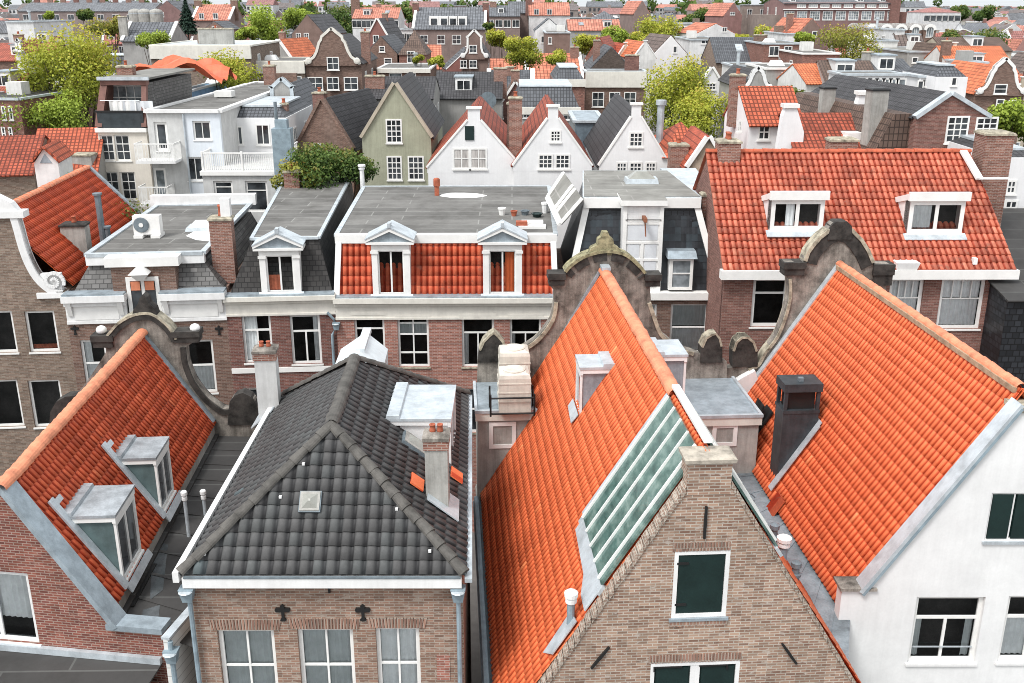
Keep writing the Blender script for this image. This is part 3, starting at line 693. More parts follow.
# ===== R: right orange roofed house with white rendered rear gable
fR = Fr((11.7, 22.1, 0), R_(3.0)); LR = 11.0; sR = 1.6; hwR = 3.62; zeR = ZR-sR*hwR
hR = thing('gable_house', 'steep light orange roofed house with dark metal chimney and white rendered rear wall', 'house', fR.w(0, 5, 0))
rR_l = [fR.w(-hwR, -.72, zeR), fR.w(-hwR, LR, zeR), fR.w(0, LR, ZR), fR.w(0, -.72, ZR)]
rR_r = [fR.w(hwR, -.72, zeR), fR.w(hwR, LR, zeR), fR.w(0, LR, ZR), fR.w(0, -.72, ZR)]
tiles(hR, rR_l, ORANGE2, .205, .32, .045, .014); tiles(hR, rR_r, ORANGE2, .22, .31, per=4)
ridge(hR, fR.w(0, LR-.05, ZR+.05), fR.w(0, -.6, ZR+.05), RIDGEO, .13, .36)
MB().beam(fR.w(-.13, LR-.2, ZR-.1), fR.w(-.13, -.6, ZR-.1), .09, .13).obj('ridge_mortar', RIDGEB, hR)
fRw = fR.sub(0, -1.12, 0, R_(-3))
winR = [fRw.rect(988, 493, 1036, 541), fRw.rect(912, 597, 980, 663), fRw.rect(1003, 596, 1060, 662)]
xl = fRw.on(836, 640)[0]; zst = fRw.on(855, 590)[1]
def rk(x): return ZR+.1-sR*abs(x)
ol = [(xl, 0), (5.0, 0), (5.0, rk(5)), (0.3, rk(.3)), (-.3, rk(.3)), (-(ZR+.1-zst)/sR, zst), (xl, zst)]
# the stub makes the outline concave: wall body below the stub level plus the gable above it
xs_ = (ZR+.1-zst)/sR
wall(fRw, [(xl, 0), (5.0, 0), (5.0, zst), (xl, zst)], [r for r in winR if r[1]+r[3] < zst], WPLAST, hR, 'rear_wall', .35, .1)
wall(fRw, [(-xs_, zst), (xs_, zst), (.3, rk(.3)), (-.3, rk(.3))], [winR[0]], WPLAST, hR, 'rear_gable', .4, .08)
MB().beam(fRw.w(-xs_-.1, .14, zst-.06), fRw.w(-.2, .14, rk(.2)+.02), .46, .1).obj('lead_coping', LEADL, hR)
MB().beam(fRw.w(-xs_-.06, -.07, zst-.12), fRw.w(-.2, -.07, rk(.2)-.06), .05, .07).obj('coping_drip', PIPE, hR)
MB(fRw).box(xl-.06, -xs_+.25, -.07, .5, zst, zst+.07).obj('stone_coping', STONE, hR)
MB(fRw).box(-.35, .35, -.05, .55, rk(.3), rk(.3)+.12).obj('apex_stone', STONEL, hR)
mb = MB(fR).box(xl, xl+.25, -.75, LR, 0, zeR-.25).box(hwR-.2, hwR, -.75, LR, 0, zeR).obj('side_wall', WPLAST, hR)
o = window(hR, fRw, winR[0], 'two', WHITEW, y=.04, fw_=.05, glass=False, inside=SHUT, sill=LEADL, name='shutter_window')
x, z, ww, hh = winR[0]
for k in (0, 1): MB(fRw).box(x+.06+k*ww/2, x+ww/2-.03+k*ww/2, .02, .05, z+.05, z+hh-.05).obj('shutter', SHUT, o)
window(hR, fRw, winR[1], 'T', WHITE, curtain=[(0, .14, 0, .66, BLIND), (.86, 1, 0, .66, BLIND)], fw_=.1, bw=.07, sill=WHITEW)
window(hR, fRw, winR[2], 'T', WHITE, curtain=[(0, 1, 0, .66, CURT)], fw_=.1, bw=.07, sill=WHITEW)
m = MB(fRw); x, z, ww, hh = winR[1]; m.box(x+.1, x+ww-.1, .05, .075, z+.42, z+.45); m.obj('window_rail', LEADL, hR)
# dark metal chimney box
def onR(px, py): return fR.l(onroof(rR_l, px, py))
bx0, bx1, by0, by1 = -3.35, -2.28, 5.55, 6.3
o = MB(fR).box(bx0, bx1, by0, by1, 8.9, 11.55).obj('metal_chimney', LEADD2, hR)
m = MB(fR)
for x_ in (bx0, bx1-.1): m.box(x_, x_+.1, by0, by0+.1, 11.55, 12.15); m.box(x_, x_+.1, by1-.1, by1, 11.55, 12.15)
m.box(bx0-.04, bx1+.04, by0-.04, by1+.04, 12.15, 12.4); m.box(bx0-.02, bx1+.02, by0-.02, by1+.02, 11.46, 11.56); m.obj('chimney_hood', LEADD2, o)
MB(fR).box(bx0+.12, bx1-.12, by0+.12, by1-.12, 11.4, 12.15).obj('flue', BLACK, o)
MB(fR).box(bx0+.45, bx0+.6, by0+.2, by0+.35, 12.4, 12.5).obj('hood_knob', LEADD, o)
nR = (-fR.x*sR+Vector((0,0,1))).normalized()
def gr(x, y, off): return fR.w(-x, y, ZR-sR*x)+nR*off
MB().beam(gr(2.2, by0-.12, .1), gr(3.5, by0-.12, .1), .28, .03, up=nR).beam(gr(2.2, by0-.2, .102), gr(2.2, by1+.1, .102), .25, .03, up=nR).obj('flashing', LEADL, o)
# small open roof window
q = fR.l(onroof(rR_l, 763, 424)); qx, qy = -q.x, q.y
o = MB().slab([gr(qx+.3, qy-.32, .1), gr(qx+.3, qy+.32, .1), gr(qx-.3, qy+.32, .1), gr(qx-.3, qy-.32, .1)], .06).obj('roof_window', BLACK, hR)
MB().slab([gr(qx+.3, qy-.34, .17), gr(qx+.3, qy+.34, .17), gr(qx-.32, qy+.34, .5), gr(qx-.32, qy-.34, .5)], .05).obj('open_sash', DARKROOM, o)
MB().slab([gr(qx+.3, qy-.5, .07), gr(qx+.62, qy-.4, .07), gr(qx+.6, qy+.35, .07), gr(qx+.3, qy+.42, .07)], .02).obj('flashing', LEADL, o)
MB().slab([gr(3.4, 4.3, .1), gr(3.75, 4.3, .1), gr(3.75, 4.9, .1), gr(3.4, 4.9, .1)], .05).obj('loose_tile', REDT2, hR)
# facade gable
fg = fR.sub(0, LR, 0)
line = [(726,384),(726,368),(757,366),(763,354),(776,336),(784,316),(788.5,297),(788.5,279),(785,274),(785,262),(803,262),(804,257),(811,246),(818,238),(827,230),(832,223),(840,221),(848,224),(853,229),(862,240),(869,251),(874,263),(891,264),(891,276),(886,280),(886,300),(892,325)]
gable_wall(hR, fg, [(724,470)]+line+[(905,470)], STONE, .35)
pts = [fg.on(*q) for q in [(803,262),(806,253),(811,246),(818,238),(827,231),(839,227),(852,230),(862,240),(869,251),(874,263)]]
band(hR, fg, [(x, z+.06) for x, z in pts], .12, STONEL, -.09, .44, 'coping_moulding'); band(hR, fg, pts, .48, STONED, -.05, .4)
r = fg.rect(831, 221, 849, 236); MB(fg).prism([(r[0]-.12, r[1]-.1), (r[0]+r[2]+.12, r[1]-.1), (r[0]+r[2]+.05, r[1]+r[3]*.7), (r[0]+r[2]*.8, r[1]+r[3]), (r[0]+r[2]*.2, r[1]+r[3]), (r[0]-.05, r[1]+r[3]*.7)], -.1, .42).obj('gable_finial', STONED, hR)
for a in ((784, 262, 804, 275), (873, 264, 892, 285)):
    m = MB(fg); r = fg.rect(*a); m.box(r[0], r[0]+r[2], -.08, .45, r[1], r[1]+r[3]*.5); m.box(r[0]-.04, r[0]+r[2]+.04, -.12, .49, r[1]+r[3]*.5, r[1]+r[3]); m.obj('gable_shoulder', STONED, hR)
band(hR, fg, [fg.on(*q) for q in smooth_line([(748,368),(757,364),(764,352),(776,336),(784,316),(788.5,297),(788.5,279)], 4)], .1, STONEL, -.07, .42)
q = [(732,366),(732,350),(735,341),(741,336),(748,336),(754,341),(757,350),(757,366)]
MB(fg).prism([fg.on(*k) for k in q], -.08, .4).obj('gable_scroll', STONED, hR); band(hR, fg, [fg.on(*k) for k in q[1:-1]], .08, STONEL, -.11, .44, 'scroll_rim')
MB().beam(fR.w(.02, LR-.1, ZR+.1), fR.w(-hwR, LR-.1, zeR+.1), .3, .06, up=nR).obj('verge_flashing', LEADL, hR)
MB(fg).prism([fg.on(*k) for k in [(724,400),(726,384),(740,375),(753,368),(758,384),(750,400)]], -.3, 0).obj('plaster_pier', WPLAST, hR)

# valley between C and R
zv = 8.72
vx0, vx1 = hr-.45, None
v = thing('valley_gutter', 'flat grey lead gutter in the valley between the two bright orange roofs', 'gutter', fC.w(4, 5, zv-.3))
A = [fC.w(3.3, -.1, zv), fC.w(3.3, 12, zv), fR.w(-hwR+.35, 8, zv), fR.w(-hwR+.35, -.4, zv)]
MB().slab([A[0], A[3], A[2], A[1]], .02).obj('lead_sheet', LEADV, v)
m = MB()
for k in range(1, 9):
    t = k/9; m.beam(A[0].lerp(A[1], t)+Vector((0,0,.02)), A[3].lerp(A[2], t)+Vector((0,0,.02)), .07, .02)
m.obj('seam', LEADV, v)
q0 = atz(815, 606, 8.7); f = Fr((7.75, 18.55, 8.2), U3)
for k, (cx_, cy_) in enumerate(((745, 497), (752, 517))):
    c = atz(cx_, cy_, zv+.05); MB().tube([c+Vector((.25*math.cos(a/10*5.6)*1.2, .35*math.sin(a/10*5.6), 0)) for a in range(11)], .018, 5).obj('cable', LEADD, v)
f = Fr(atz(812, 617, 8.3), U3)
h_ = MB(f).frus(-.22, .22, -.25, .25, -.75, -.3, .3, -.4, .4, -.05).obj('hopper', TEALD, v); MB(f).box(-.36, .36, -.46, .46, -.05, .02).obj('hopper_rim', LEADD, h_)
MB().tube([f.w(0, -.1, -.7), f.w(.15, -.3, -1.6), f.w(.5, -.5, -3.0), f.w(.5, -.5, -8)], .09, 8).obj('downpipe', PIPE, v)

# ===== L: left red roofed house
fL = Fr((-11.12, 19.7, 0), R_(3.8)); LL = 10.75; zL = 13.0; sL = 1.62; hwL = 1.97; zeL = zL-sL*hwL
hL = thing('gable_house', 'steep weathered red roofed house with two box dormers and dark red brick rear', 'house', fL.w(0, 5, 0))
fLw = Fr((-11.12, 19.7, 0), R_(-8))
rL = [fL.w(hwL, -.3, zeL), fL.w(hwL, LL, zeL), fL.w(0, LL, zL), fL.w(0, .1, zL)]
rL2 = [fL.w(-hwL-1, .1, zeL-sL), fL.w(-hwL-1, LL, zeL-sL), fL.w(0, LL, zL), fL.w(0, .1, zL)]
tiles(hL, rL, REDT, .2, .3, .045, .035); tiles(hL, rL2, REDT, .2, .3, per=4)
ridge(hL, fL.w(0, LL-.05, zL+.05), fL.w(0, -.2, zL+.05), RIDGEO, .17, .36)
winL = [fLw.rect(-42, 571, 33, 640)]
z1 = fLw.on(110, 627)[1]; xr = fLw.on(164, 640)[0]
xk = (zL-z1)/sL
wl = [r for r in winL]
wall(fLw, [(-xk-.12, 0), (xk+.12, 0), (xk+.12, z1), (0, zL+.02), (-xk-.12, z1)], winL, B_DKRED, hL, 'rear_gable', .3, .1)
wall(fLw, [(xk+.121, 0), (xr, 0), (xr, z1), (xk+.121, z1)], [], B_DKRED, hL, 'rear_wall', .3)
MB().beam(fLw.w(-.12, .1, zL+.05), fLw.w(xk+.08, .1, z1+.03), .5, .13).obj('lead_coping', LEAD, hL)
MB(fLw).box(xk-.1, xr+.04, -.13, .34, z1, z1+.14).obj('parapet_coping', LEAD, hL)
MB(fL).box(hwL-.2, hwL-.02, .1, LL, 0, zeL+.02).obj('side_wall', GPLAST, hL)
window(hL, fLw, winL[0], 'two', WHITEW, y=.06, fw_=.1, bw=.1, sill=WHITEW, curtain=[(.06, .94, .28, 1, CURT)])
for tag_, pn, pf, yy0 in (('a', (113, 517), (131, 488), .78), ('b', (134, 460), (143, 440), 3.85)):
    zt = 11.7 if tag_ == 'a' else 11.55
    a = fL.l(atz(*pn, zt)); b = fL.l(atz(*pf, zt)); xf = 1.9; y0 = a.y; y1 = max(b.y, a.y+1.0)
    cheek_dormer(hL, fL, 1, xf, (zL-zt)/sL-.1, y0, y1, zt, zL-sL*xf+.02, TEAL, 'two', LEADM, WHITE, curtain=None)
    nL = (fL.x*sL+Vector((0,0,1))).normalized()
    def g2(x, y, off): return fL.w(x, y, zL-sL*x)+nL*off
    MB().beam(g2((zL-zt)/sL-.3, y0-.1, .09), g2(xf+.05, y0-.1, .09), .24, .05, up=nL).beam(g2((zL-zt)/sL-.22, y0-.2, .092), g2((zL-zt)/sL-.22, y0+.3, .092), .14, .05, up=nL).obj('flashing', LEADL, hL)
    MB().beam(g2(xf+.1, y0-.1, .095), g2(xf+.1, y1+.15, .095), .2, .04, up=nL).obj('flashing', LEADL, hL)
fg = fL.sub(0, LL, 0)
line = [(51,424),(52,412),(58,402),(66,397),(76,395),(88,380),(98,365),(106,352),(106,348),(96,346),(94,336),(109,335),(119,323),(134,315),(152,314),(167,324),(175,333),(199,332),(197,340),(186,347),(188,363),(195,381),(208,398),(223,409),(231,408),(232,398),(243,393),(254,399),(258,408),(258,424)]
gable_wall(hL, fg, [(51,470)]+line+[(258,470)], STONE, .35)
q = [(107,336),(112,330),(119,323),(134,315),(152,314),(167,324),(175,334),(178,340)]
pts = [fg.on(*k) for k in smooth_line(q, 3)]; band(hL, fg, pts, .2, STONED, -.08, .42); band(hL, fg, [(x, z+.06) for x, z in pts], .08, STONEL, -.1, .44, 'coping_moulding')
band(hL, fg, [fg.on(*k) for k in smooth_line([(186,347),(188,363),(195,381),(208,398),(223,409),(231,408)], 4)], .17, STONED, -.08, .42)
for a in ((93, 335, 113, 347), (174, 331, 199, 342)):
    m = MB(fg); r = fg.rect(*a); m.box(r[0], r[0]+r[2], -.08, .45, r[1], r[1]+r[3]*.5); m.box(r[0]-.04, r[0]+r[2]+.04, -.12, .49, r[1]+r[3]*.5, r[1]+r[3]); m.obj('gable_shoulder', STONED, hL)
for px, py in ((100, 330), (194, 328)): x, z = fg.on(px, py+5); MB(fg).lathe((x, .18, z), [(.1, 0), (.16, .06), (.17, .14), (.12, .22), (.03, .26)], 10).obj('gable_ball', WHITEW, hL, smooth=True)
MB(fg).prism([fg.on(*k) for k in [(132,317),(134,309),(138,304),(140,298),(143,294),(147,297),(149,303),(155,308),(158,317)]], -.06, .35).obj('gable_finial', STONED, hL)
for q in ([(50,424),(51,411),(57,401),(66,396),(76,395),(74,410),(70,424)], [(228,424),(230,401),(235,395),(243,392),(251,396),(257,404),(259,424)]): MB(fg).prism([fg.on(*k) for k in q], -.07, .4).obj('gable_scroll', STONED, hL)
MB().beam(fL.w(-.05, LL-.09, zL+.13), fL.w(hwL, LL-.09, zeL+.13), .26, .06, up=nL).obj('verge_flashing', LEAD, hL)

# dark flat roof of the passage between L and G
za = 9.35
hA = thing('passage_roof', 'low dark bitumen flat roof with seams between the weathered red roof and the grey tiled roof', 'flat roof', (-8.3, 25, za-.5))
A = [fL.w(hwL-.05, .2, za), Vector((-6.9, 18.9, za)), Vector((-6.9, 30.4, za)), fL.w(hwL-.05, LL, za)]
MB().slab(A, .02).obj('bitumen_sheet', BITUMD, hA)
m = MB()
for k in range(1, 10): t = k/10; m.beam(A[0].lerp(A[3], t)+Vector((0,0,.018)), A[1].lerp(A[2], t)+Vector((0,0,.018)), .1, .025)
m.obj('seam', BITUMD, hA)
m = MB(); m.beam(A[0]+Vector((.08,0,0)), A[3]+Vector((.08,0,0)), .16, .1); m.obj('upstand', BITUMD, hA)
for px, py, hh in ((189, 537, 1.15), (206, 520, .7)):
    p = atz(px, py, za); o = vent(hA, p, hh, .05, LEADL)
for k_, P_ in enumerate((((158, 540), (168, 545), (163, 590), (150, 600), (152, 560)), ((143, 610), (160, 605), (158, 622), (140, 625)))): MB().slab([atz(*k, za+.024) for k in P_], .004).obj('wet_patch', GLASSY, hA)
q = atz(140, 585, za); MB(Fr(q, R_(3))).box(-.16, .16, -1.0, .9, -.05, .06).obj('gully', BLACK, hA)
# low lean-to at the bottom left and white boarded wall
hB = thing('lean_to', 'low dark flat extension with metal flashing below the dark red brick wall, bottom left corner', 'extension', (-10.5, 18.6, 0))
zb = 8.75
MB().slab([fLw.w(-5, -.02, zb), fLw.w(xr-.1, -.02, zb), fLw.w(xr-.1, -2.6, zb-.25), fLw.w(-5, -2.6, zb-.25)], .04).obj('flat_roof', BITUMD, hB)
MB(fLw).box(-5, xr-.1, -.12, -.01, zb+.04, zb+.2).obj('flashing', LEADL, hB)
MB(fLw).box(-5, xr-.15, -2.5, -.2, 0, zb-.35).obj('wall', B_DKRED, hB)
hW = thing('boarded_wall', 'white boarded wall with metal top edge beside the brown brick house front', 'wall', (-7.4, 18.4, 0))
p0 = atz(163, 640, 9.75); p1 = atz(196, 602, 9.75); d = (p1-p0)
MB().hexa([p0+Vector((0,0,-8)), p0+Vector((.1,0,-8)), p1+Vector((.1,0,-8)), p1+Vector((0,0,-8)), p0, p0+Vector((.1,0,0)), p1+Vector((.1,0,0)), p1]).obj('boards', WHITEB, hW)
MB().beam(p0+Vector((.05,0,0)), p1+Vector((.05,0,0)), .2, .06).obj('top_edge', LEADL, hW)
f = Fr(atz(172, 657, 9.3)); downpipe(hW, [f.w(0,0,.4), f.w(0,0,-5)], .06, PIPE, hopper=f.w(0,0,.2))

# ===== G: grey hipped roof house
hG = thing('hipped_house', 'brown brick house with hipped dark grey tiled roof and white fascia, left of centre', 'house', (-4.1, 24, 0))
zG = 11.4
EL, ER, BL, BR = Vector((-7.12, 18.72, zG)), Vector((-1.0, 18.72, zG)), Vector((-7.2, 28.9, zG)), Vector((-1.4, 29.2, zG)); RN, RF = Vector((-4.15, 21.2, 13.8)), Vector((-4.3, 25.7, 13.8))
gF, gRt, gLf, gBk = [EL, ER, RN], [ER, BR, RF, RN], [BL, EL, RN, RF], [BR, BL, RF]
for q in (gF, gRt, gLf, gBk): tiles(hG, q, GREYT, .285, .31, .04, .034)
for a, b in ((EL, RN), (ER, RN), (BL, RF), (BR, RF)): ridge(hG, a+Vector((0,0,.06)), b+Vector((0,0,.06)), RIDGEG, .125, .4, 'hip_ridge', flare=1.2)
ridge(hG, RF+Vector((0,0,.06)), RN+Vector((0,0,.06)), RIDGEG, .15, .4, flare=1.18)
fG = Fr((-4.1, 18.9, 0), 0.0)
winG = [fG.rect(221, 630, 277, 705), fG.rect(300, 629, 355, 705), fG.rect(378, 628, 421, 735)]
wall(fG, [(-2.95, 0), (3.03, 0), (3.03, 11.12), (-2.95, 11.12)], winG, B_GREY, hG, 'front_wall', .3, .09)
MB().hexa([Vector(q) for q in ((-1.083,19.15,0),(-1.38,19.15,0),(-1.7,29,0),(-1.4,29,0),(-1.083,19.15,11.11),(-1.38,19.15,11.11),(-1.7,29,11.11),(-1.4,29,11.11))]).obj('side_wall', B_GREY, hG)
MB().hexa([Vector(q) for q in ((-7.04,19.15,0),(-6.74,19.15,0),(-6.74,28.7,0),(-7.04,28.7,0),(-7.04,19.15,11.11),(-6.74,19.15,11.11),(-6.74,28.7,11.11),(-7.04,28.7,11.11))]).obj('side_wall', B_GREY, hG)
MB().hexa([Vector(q) for q in ((-7.04,28.7,0),(-1.4,28.7,0),(-1.4,29,0),(-7.04,29,0),(-7.03,28.71,11.1),(-1.72,28.71,11.1),(-1.72,29,11.1),(-7.03,29,11.1))]).obj('back_wall', B_GREY, hG)
MB().box(-7.06, -1.08, 18.62, 18.95, 11.13, 11.37).obj('fascia', WHITEW, hG)
MB().box(-7.02, -1.1, 18.6, 18.66, 11.372, 11.41).obj('gutter_lip', LEADD, hG)
MB().beam((-7.18, 18.6, 11.28), (-7.28, 28.9, 11.28), .13, .24).obj('left_verge', WHITEW, hG); MB().beam((-.93, 18.6, 11.28), (-1.33, 29.2, 11.28), .16, .1).obj('right_gutter', LEADL, hG)
CG = [BLIND, BLIND, CURT]
for k, r in enumerate(winG):
    window(hG, fG, r, 'cross' if k < 2 else (2, 3), WHITE, fw_=.09, curtain=[(0, 1, 0, 1, CG[k])], sill=STONEL)
    m = MB(fG); n = int((r[2]+.3)/.07)
    for i in range(n):
        t = (i+.5)/n-.5; x = r[0]+r[2]/2+t*(r[2]+.26); m.hexa([fG.w(x+a+t*s_*.12, y, r[1]+r[3]+z) for y, in ((-.02,), (.01,)) for a, z, s_ in ((-.028, .004, 0), (.028, .004, 0), (.03, .27, 1), (-.03, .27, 1))])
    m.obj('brick_arch', B_GREYA, hG)
for px, py, st, hh in ((283, 612, 'cross', .42), (363, 612, 'cross', .42), (329, 582, 'bar', .5)):
    x, z = fG.on(px, py); anchor(hG, fG, x, z, hh, 0, st)
r = fG.rect(437, 655, 450, 680); MB(fG).box(r[0], r[0]+r[2], -.015, .01, r[1], r[1]+r[3]).obj('bricked_opening', B_PINK, hG)
for x, s_ in ((-7.0, 1), (-1.16, -1)):
    downpipe(hG, [(x, 18.72, 11.0), (x, 18.78, 10.7), (x, 18.78, 0)], .055, PIPE, hopper=(x, 18.7, 11.1))
# roof furniture
nF, hF, uF = roof_frame(gF)
def sky(par, poly, px, py, w_, h__, mat, name='skylight', th=.12, fm=None):
    n_, h_2, u_ = roof_frame(poly); c = hit(px, py, Vector(poly[0]), n_); q = [c+h_2*a*w_/2+u_*b*h__/2+n_*.03 for a, b in ((-1,-1),(1,-1),(1,1),(-1,1))]
    o = MB().slab([k+(k-c)*.14 for k in q], .09).obj(name, fm or LEADD, par); cc = c+n_*.26; m_ = MB(); q2 = [k+n_*.09 for k in q]
    for i_ in range(4): m_.wface([q2[i_], q2[(i_+1)%4], cc+(q2[(i_+1)%4]-cc)*.12, cc+(q2[i_]-cc)*.12])
    m_.wface([cc+(k-cc)*.12 for k in q2]); m_.obj('dome', mat, o); MB().slab([k+(k-c)*.04+n_*.1 for k in q], .02).obj('dome_rim', GPLAST, o); return o
sky(hG, gF, 311, 503, .42, .42, PALEDOME); sky(hG, gRt, 415, 448, .55, .75, PALEDOME)
ctl = [atz(457, 419, 13.0), atz(395, 418, 13.0), atz(400, 386, 13.0)]
xf = -1.62; y0 = ctl[0].y; y1 = ctl[2].y
zsl = lambda x: 13.8-(13.8-zG)*(x+4.2)/(3.1)
cheek_dormer(hG, W, 1, xf, -4.2+(13.8-12.95)/(13.8-zG)*3.1-.05, y0, y1, 12.95, zsl(xf)-.2, WHITEW, 'two', LEADL, WHITEW, inside='pale', fasc=True)
p = onroof(gRt, 438, 500); fch = Fr((p.x, p.y, 0), 0); o = chimney(hG, fch, -.26, .26, -.22, .3, p.z-.8, p.z+1.75, GPLAST, 2, potr=.075, poth=.2, crown=B_CHIM, cap=STONE)
nr_, hr_, ur_ = roof_frame(gRt)
MB().slab([p+hr_*a+ur_*b+nr_*.07 for a, b in ((-.55,-.55),(.5,-.55),(.55,.35),(-.5,.35))], .03).obj('lead_flashing', LEADL, hG)
for px, py in ((415.5, 484), (455, 477)):
    c = onroof(gRt, px, py); MB().slab([c+hr_*a+ur_*b+nr_*.06 for a, b in ((-.28,-.18),(.28,-.18),(.28,.18),(-.28,.18))], .03).obj('orange_tile', ORANGE, hG)
p = onroof(gLf, 270, 412); fch = Fr((p.x, p.y, 0), R_(5)); chimney(hG, fch, -.3, .32, -.24, .3, p.z-.8, p.z+2.1, GPLASTL, 2, potr=.075, poth=.18, crown=B_CHIM, cap=STONE)
nl_, hl_, ul_ = roof_frame(gLf)
MB().slab([p+hl_*a+ul_*b+nl_*.07 for a, b in ((-.5,-.5),(.65,-.5),(.6,.3),(-.5,.35))], .03).obj('lead_flashing', LEADL, hG)
for px, py in ((304, 465), (205, 555), (397, 510), (430, 552), (281, 498)):
    c = onroof(gF, px, py)+nF*.06; MB(Fr(c)).box(-.03, .03, -.03, .03, -.02, .03).obj('tile_clip', WHITEW, hG)
# white hoist dormer peeping over the hip
fh = Fr((-3.62, 27.6, 0), R_(2)); m = MB(fh)
a = [fh.on(341, 372, 2.6), fh.on(388, 372, 2.6), fh.on(388, 349, 2.6), fh.on(366, 332, 2.6), fh.on(341, 349, 2.6)]
m.prism(a, 0, 2.6); m.obj('hoist_dormer', LEADW, hG)
x, z = fh.on(366, 333, 2.6); MB(fh).box(x-.13, x+.13, .9, 3.0, z-.1, z+.05).obj('hoist_beam', LEADW, hG)
# ------------------------------------------------------------------ the row across the street
def pdormer(par, fr, yd, r, depth, inside='dark', curtain=None, label=None):
    x, z, w, h = r; pw = w*.15; hd = h*.13
    o = MB(fr).box(x, x+pw, yd, yd+depth, z, z+h-hd).box(x+w-pw, x+w, yd, yd+depth, z, z+h-hd).box(x, x+w, yd-.02, yd+depth, z+h-hd, z+h).obj('dormer', WHITE, par, label)
    ov = .2; zt = z+h; ap = zt+w*.36
    m = MB(fr); m.box(x-ov, x+w+ov, yd-.16, yd+depth, zt, zt+.1)
    m.prism([(x-ov, zt+.1), (x-ov-.02, zt+.22), (x+w/2, ap+.14), (x+w+ov+.02, zt+.22), (x+w+ov, zt+.1), (x+w/2, ap-.02)], yd-.18, yd-.02); m.obj('pediment', WHITE, o)
    MB(fr).prism([(x-ov+.1, zt+.1), (x+w/2, ap-.02), (x+w+ov-.1, zt+.1)], yd-.04, yd+depth).obj('tympanum', LEAD, o)
    MB(fr).prism([(x-ov-.03, zt+.2), (x-ov-.03, zt+.25), (x+w/2, ap+.2), (x+w+ov+.03, zt+.25), (x+w+ov+.03, zt+.2), (x+w/2, ap+.12)], yd-.2, yd+depth).obj('dormer_roof', LEADL, o)
    MB(fr).box(x+w/2-.07, x+w/2+.07, yd-.22, yd+.2, ap+.14, ap+.34).obj('finial', LEADL, o)
    m = MB(fr); m.box(x-.04, x+pw+.04, yd-.05, yd, z+h-hd-.12, z+h-hd); m.box(x+w-pw-.04, x+w+.04, yd-.05, yd, z+h-hd-.12, z+h-hd); m.obj('capital', WHITE, o)
    window(o, fr, (x+pw, z, w-2*pw, h-hd), 'two', WHITE, y=yd+.08, fw_=.07, bw=.07, curtain=curtain, sill=False)
    MB(fr).slab([fr.w(x-.1, yd-.2, z-.2), fr.w(x+w+.1, yd-.2, z-.2), fr.w(x+w+.1, yd+.02, z+.0), fr.w(x-.1, yd+.02, z+.0)], .03).obj('apron', LEADL, o)
    return o
def cornice(par, fr, x0, x1, z0, z1, mat=None, proj=.28, name='cornice'):
    h = z1-z0; mat = mat or CREAM
    m = MB(fr); m.box(x0, x1, -.05, .2, z0, z0+h*.62); m.box(x0-.02, x1+.02, -proj*.5, .2, z0+h*.62, z0+h*.78); m.box(x0-.05, x1+.05, -proj, .22, z0+h*.78, z1)
    m.box(x0-.01, x1+.01, -.085, .2, z0-.0, z0+h*.1)
    return m.obj(name, mat, par)

# M3: red mansard house
f3 = Fr((aty(446, 297, 40.7).x, 40.7, 0), R_(.6))
def XZ(f, px, py, y=0): return f.on(px, py, y)
h3 = thing('mansard_house', 'house with red tiled mansard between white frames, two pedimented dormers and wide flat roof', 'house', f3.w(0, 5, 0))
x0 = XZ(f3, 335, 300)[0]; x1 = XZ(f3, 557, 300)[0]; zc0 = XZ(f3, 440, 319)[1]; zc1 = XZ(f3, 440, 297)[1]
W3 = [f3.rect(355, 314, 385, 364), f3.rect(398, 317, 429, 367), f3.rect(462, 316, 494, 367), f3.rect(510, 316, 541, 367)]
W3b = [(r[0], r[1]-3.1, r[2], 2.1) for r in W3]
wall(f3, [(x0, 0), (x1, 0), (x1, zc0+.02), (x0, zc0+.02)], W3+W3b, B_PINK, h3, 'front_wall', .3, .1)
cornice(h3, f3, x0, x1, zc0, zc1)
st = ['top', 'six', 'T', 'T']
for k, r in enumerate(W3): window(h3, f3, r, st[k], WHITE, fw_=.09, bw=.06, sill=STONEL, curtain=[None, [(0, 1, .66, .9, BLIND)], [(0, .16, 0, .66, CURT), (.86, 1, 0, .66, CURT)], [(0, .12, 0, .66, CURT)]][k])
for k, r in enumerate(W3b): window(h3, f3, r, 'sash', WHITE, fw_=.09, bw=.06, sill=STONEL, glass=False)
m = MB(f3)
for r in W3: m.box(r[0]-.09, r[0]+r[2]+.09, -.07, -.002, r[1]+r[3]-.02, r[1]+r[3]+.1)
m.obj('window_head', CREAM, h3)
zm = XZ(f3, 440, 242, .95)[1]
ya, yb = .3, .95
q0 = f3.w(x0+.05, ya, zc1); q1 = f3.w(x1-.05, ya, zc1); q2 = f3.w(x1-.15, yb, zm); q3 = f3.w(x0+.15, yb, zm)
tiles(h3, [q0, q1, q2, q3], MANRED, .26, .42, .045, .04, 'mansard')
MB(f3).box(x0, x1, -.2, .34, zc1, zc1+.06).obj('lead_gutter', LEAD, h3)
m = MB(); m.beam(q0, q3, .24, .16, up=f3.y*-1); m.obj('left_frame', WHITEW, h3); MB().beam(q1, q2, .24, .16, up=f3.y*-1).obj('right_frame', WHITEW, h3)
MB(f3).box(x0, x1, yb-.14, yb+.25, zm-.02, zm+.34).obj('roof_fascia', WHITE, h3)
zr3 = zm+.3
pb = [f3.l(atz(*p, zr3)) for p in ((366, 187), (545, 186))]
DR = pb[0].y
flat_roof(h3, [f3.w(x0+.05, yb, zr3), f3.w(x1-.05, yb, zr3), f3.w(pb[1].x+.2, DR, zr3), f3.w(pb[0].x-.1, DR, zr3)], BITUM, emat=LEADL, ew=.2, eh=.06, skip=(0,))
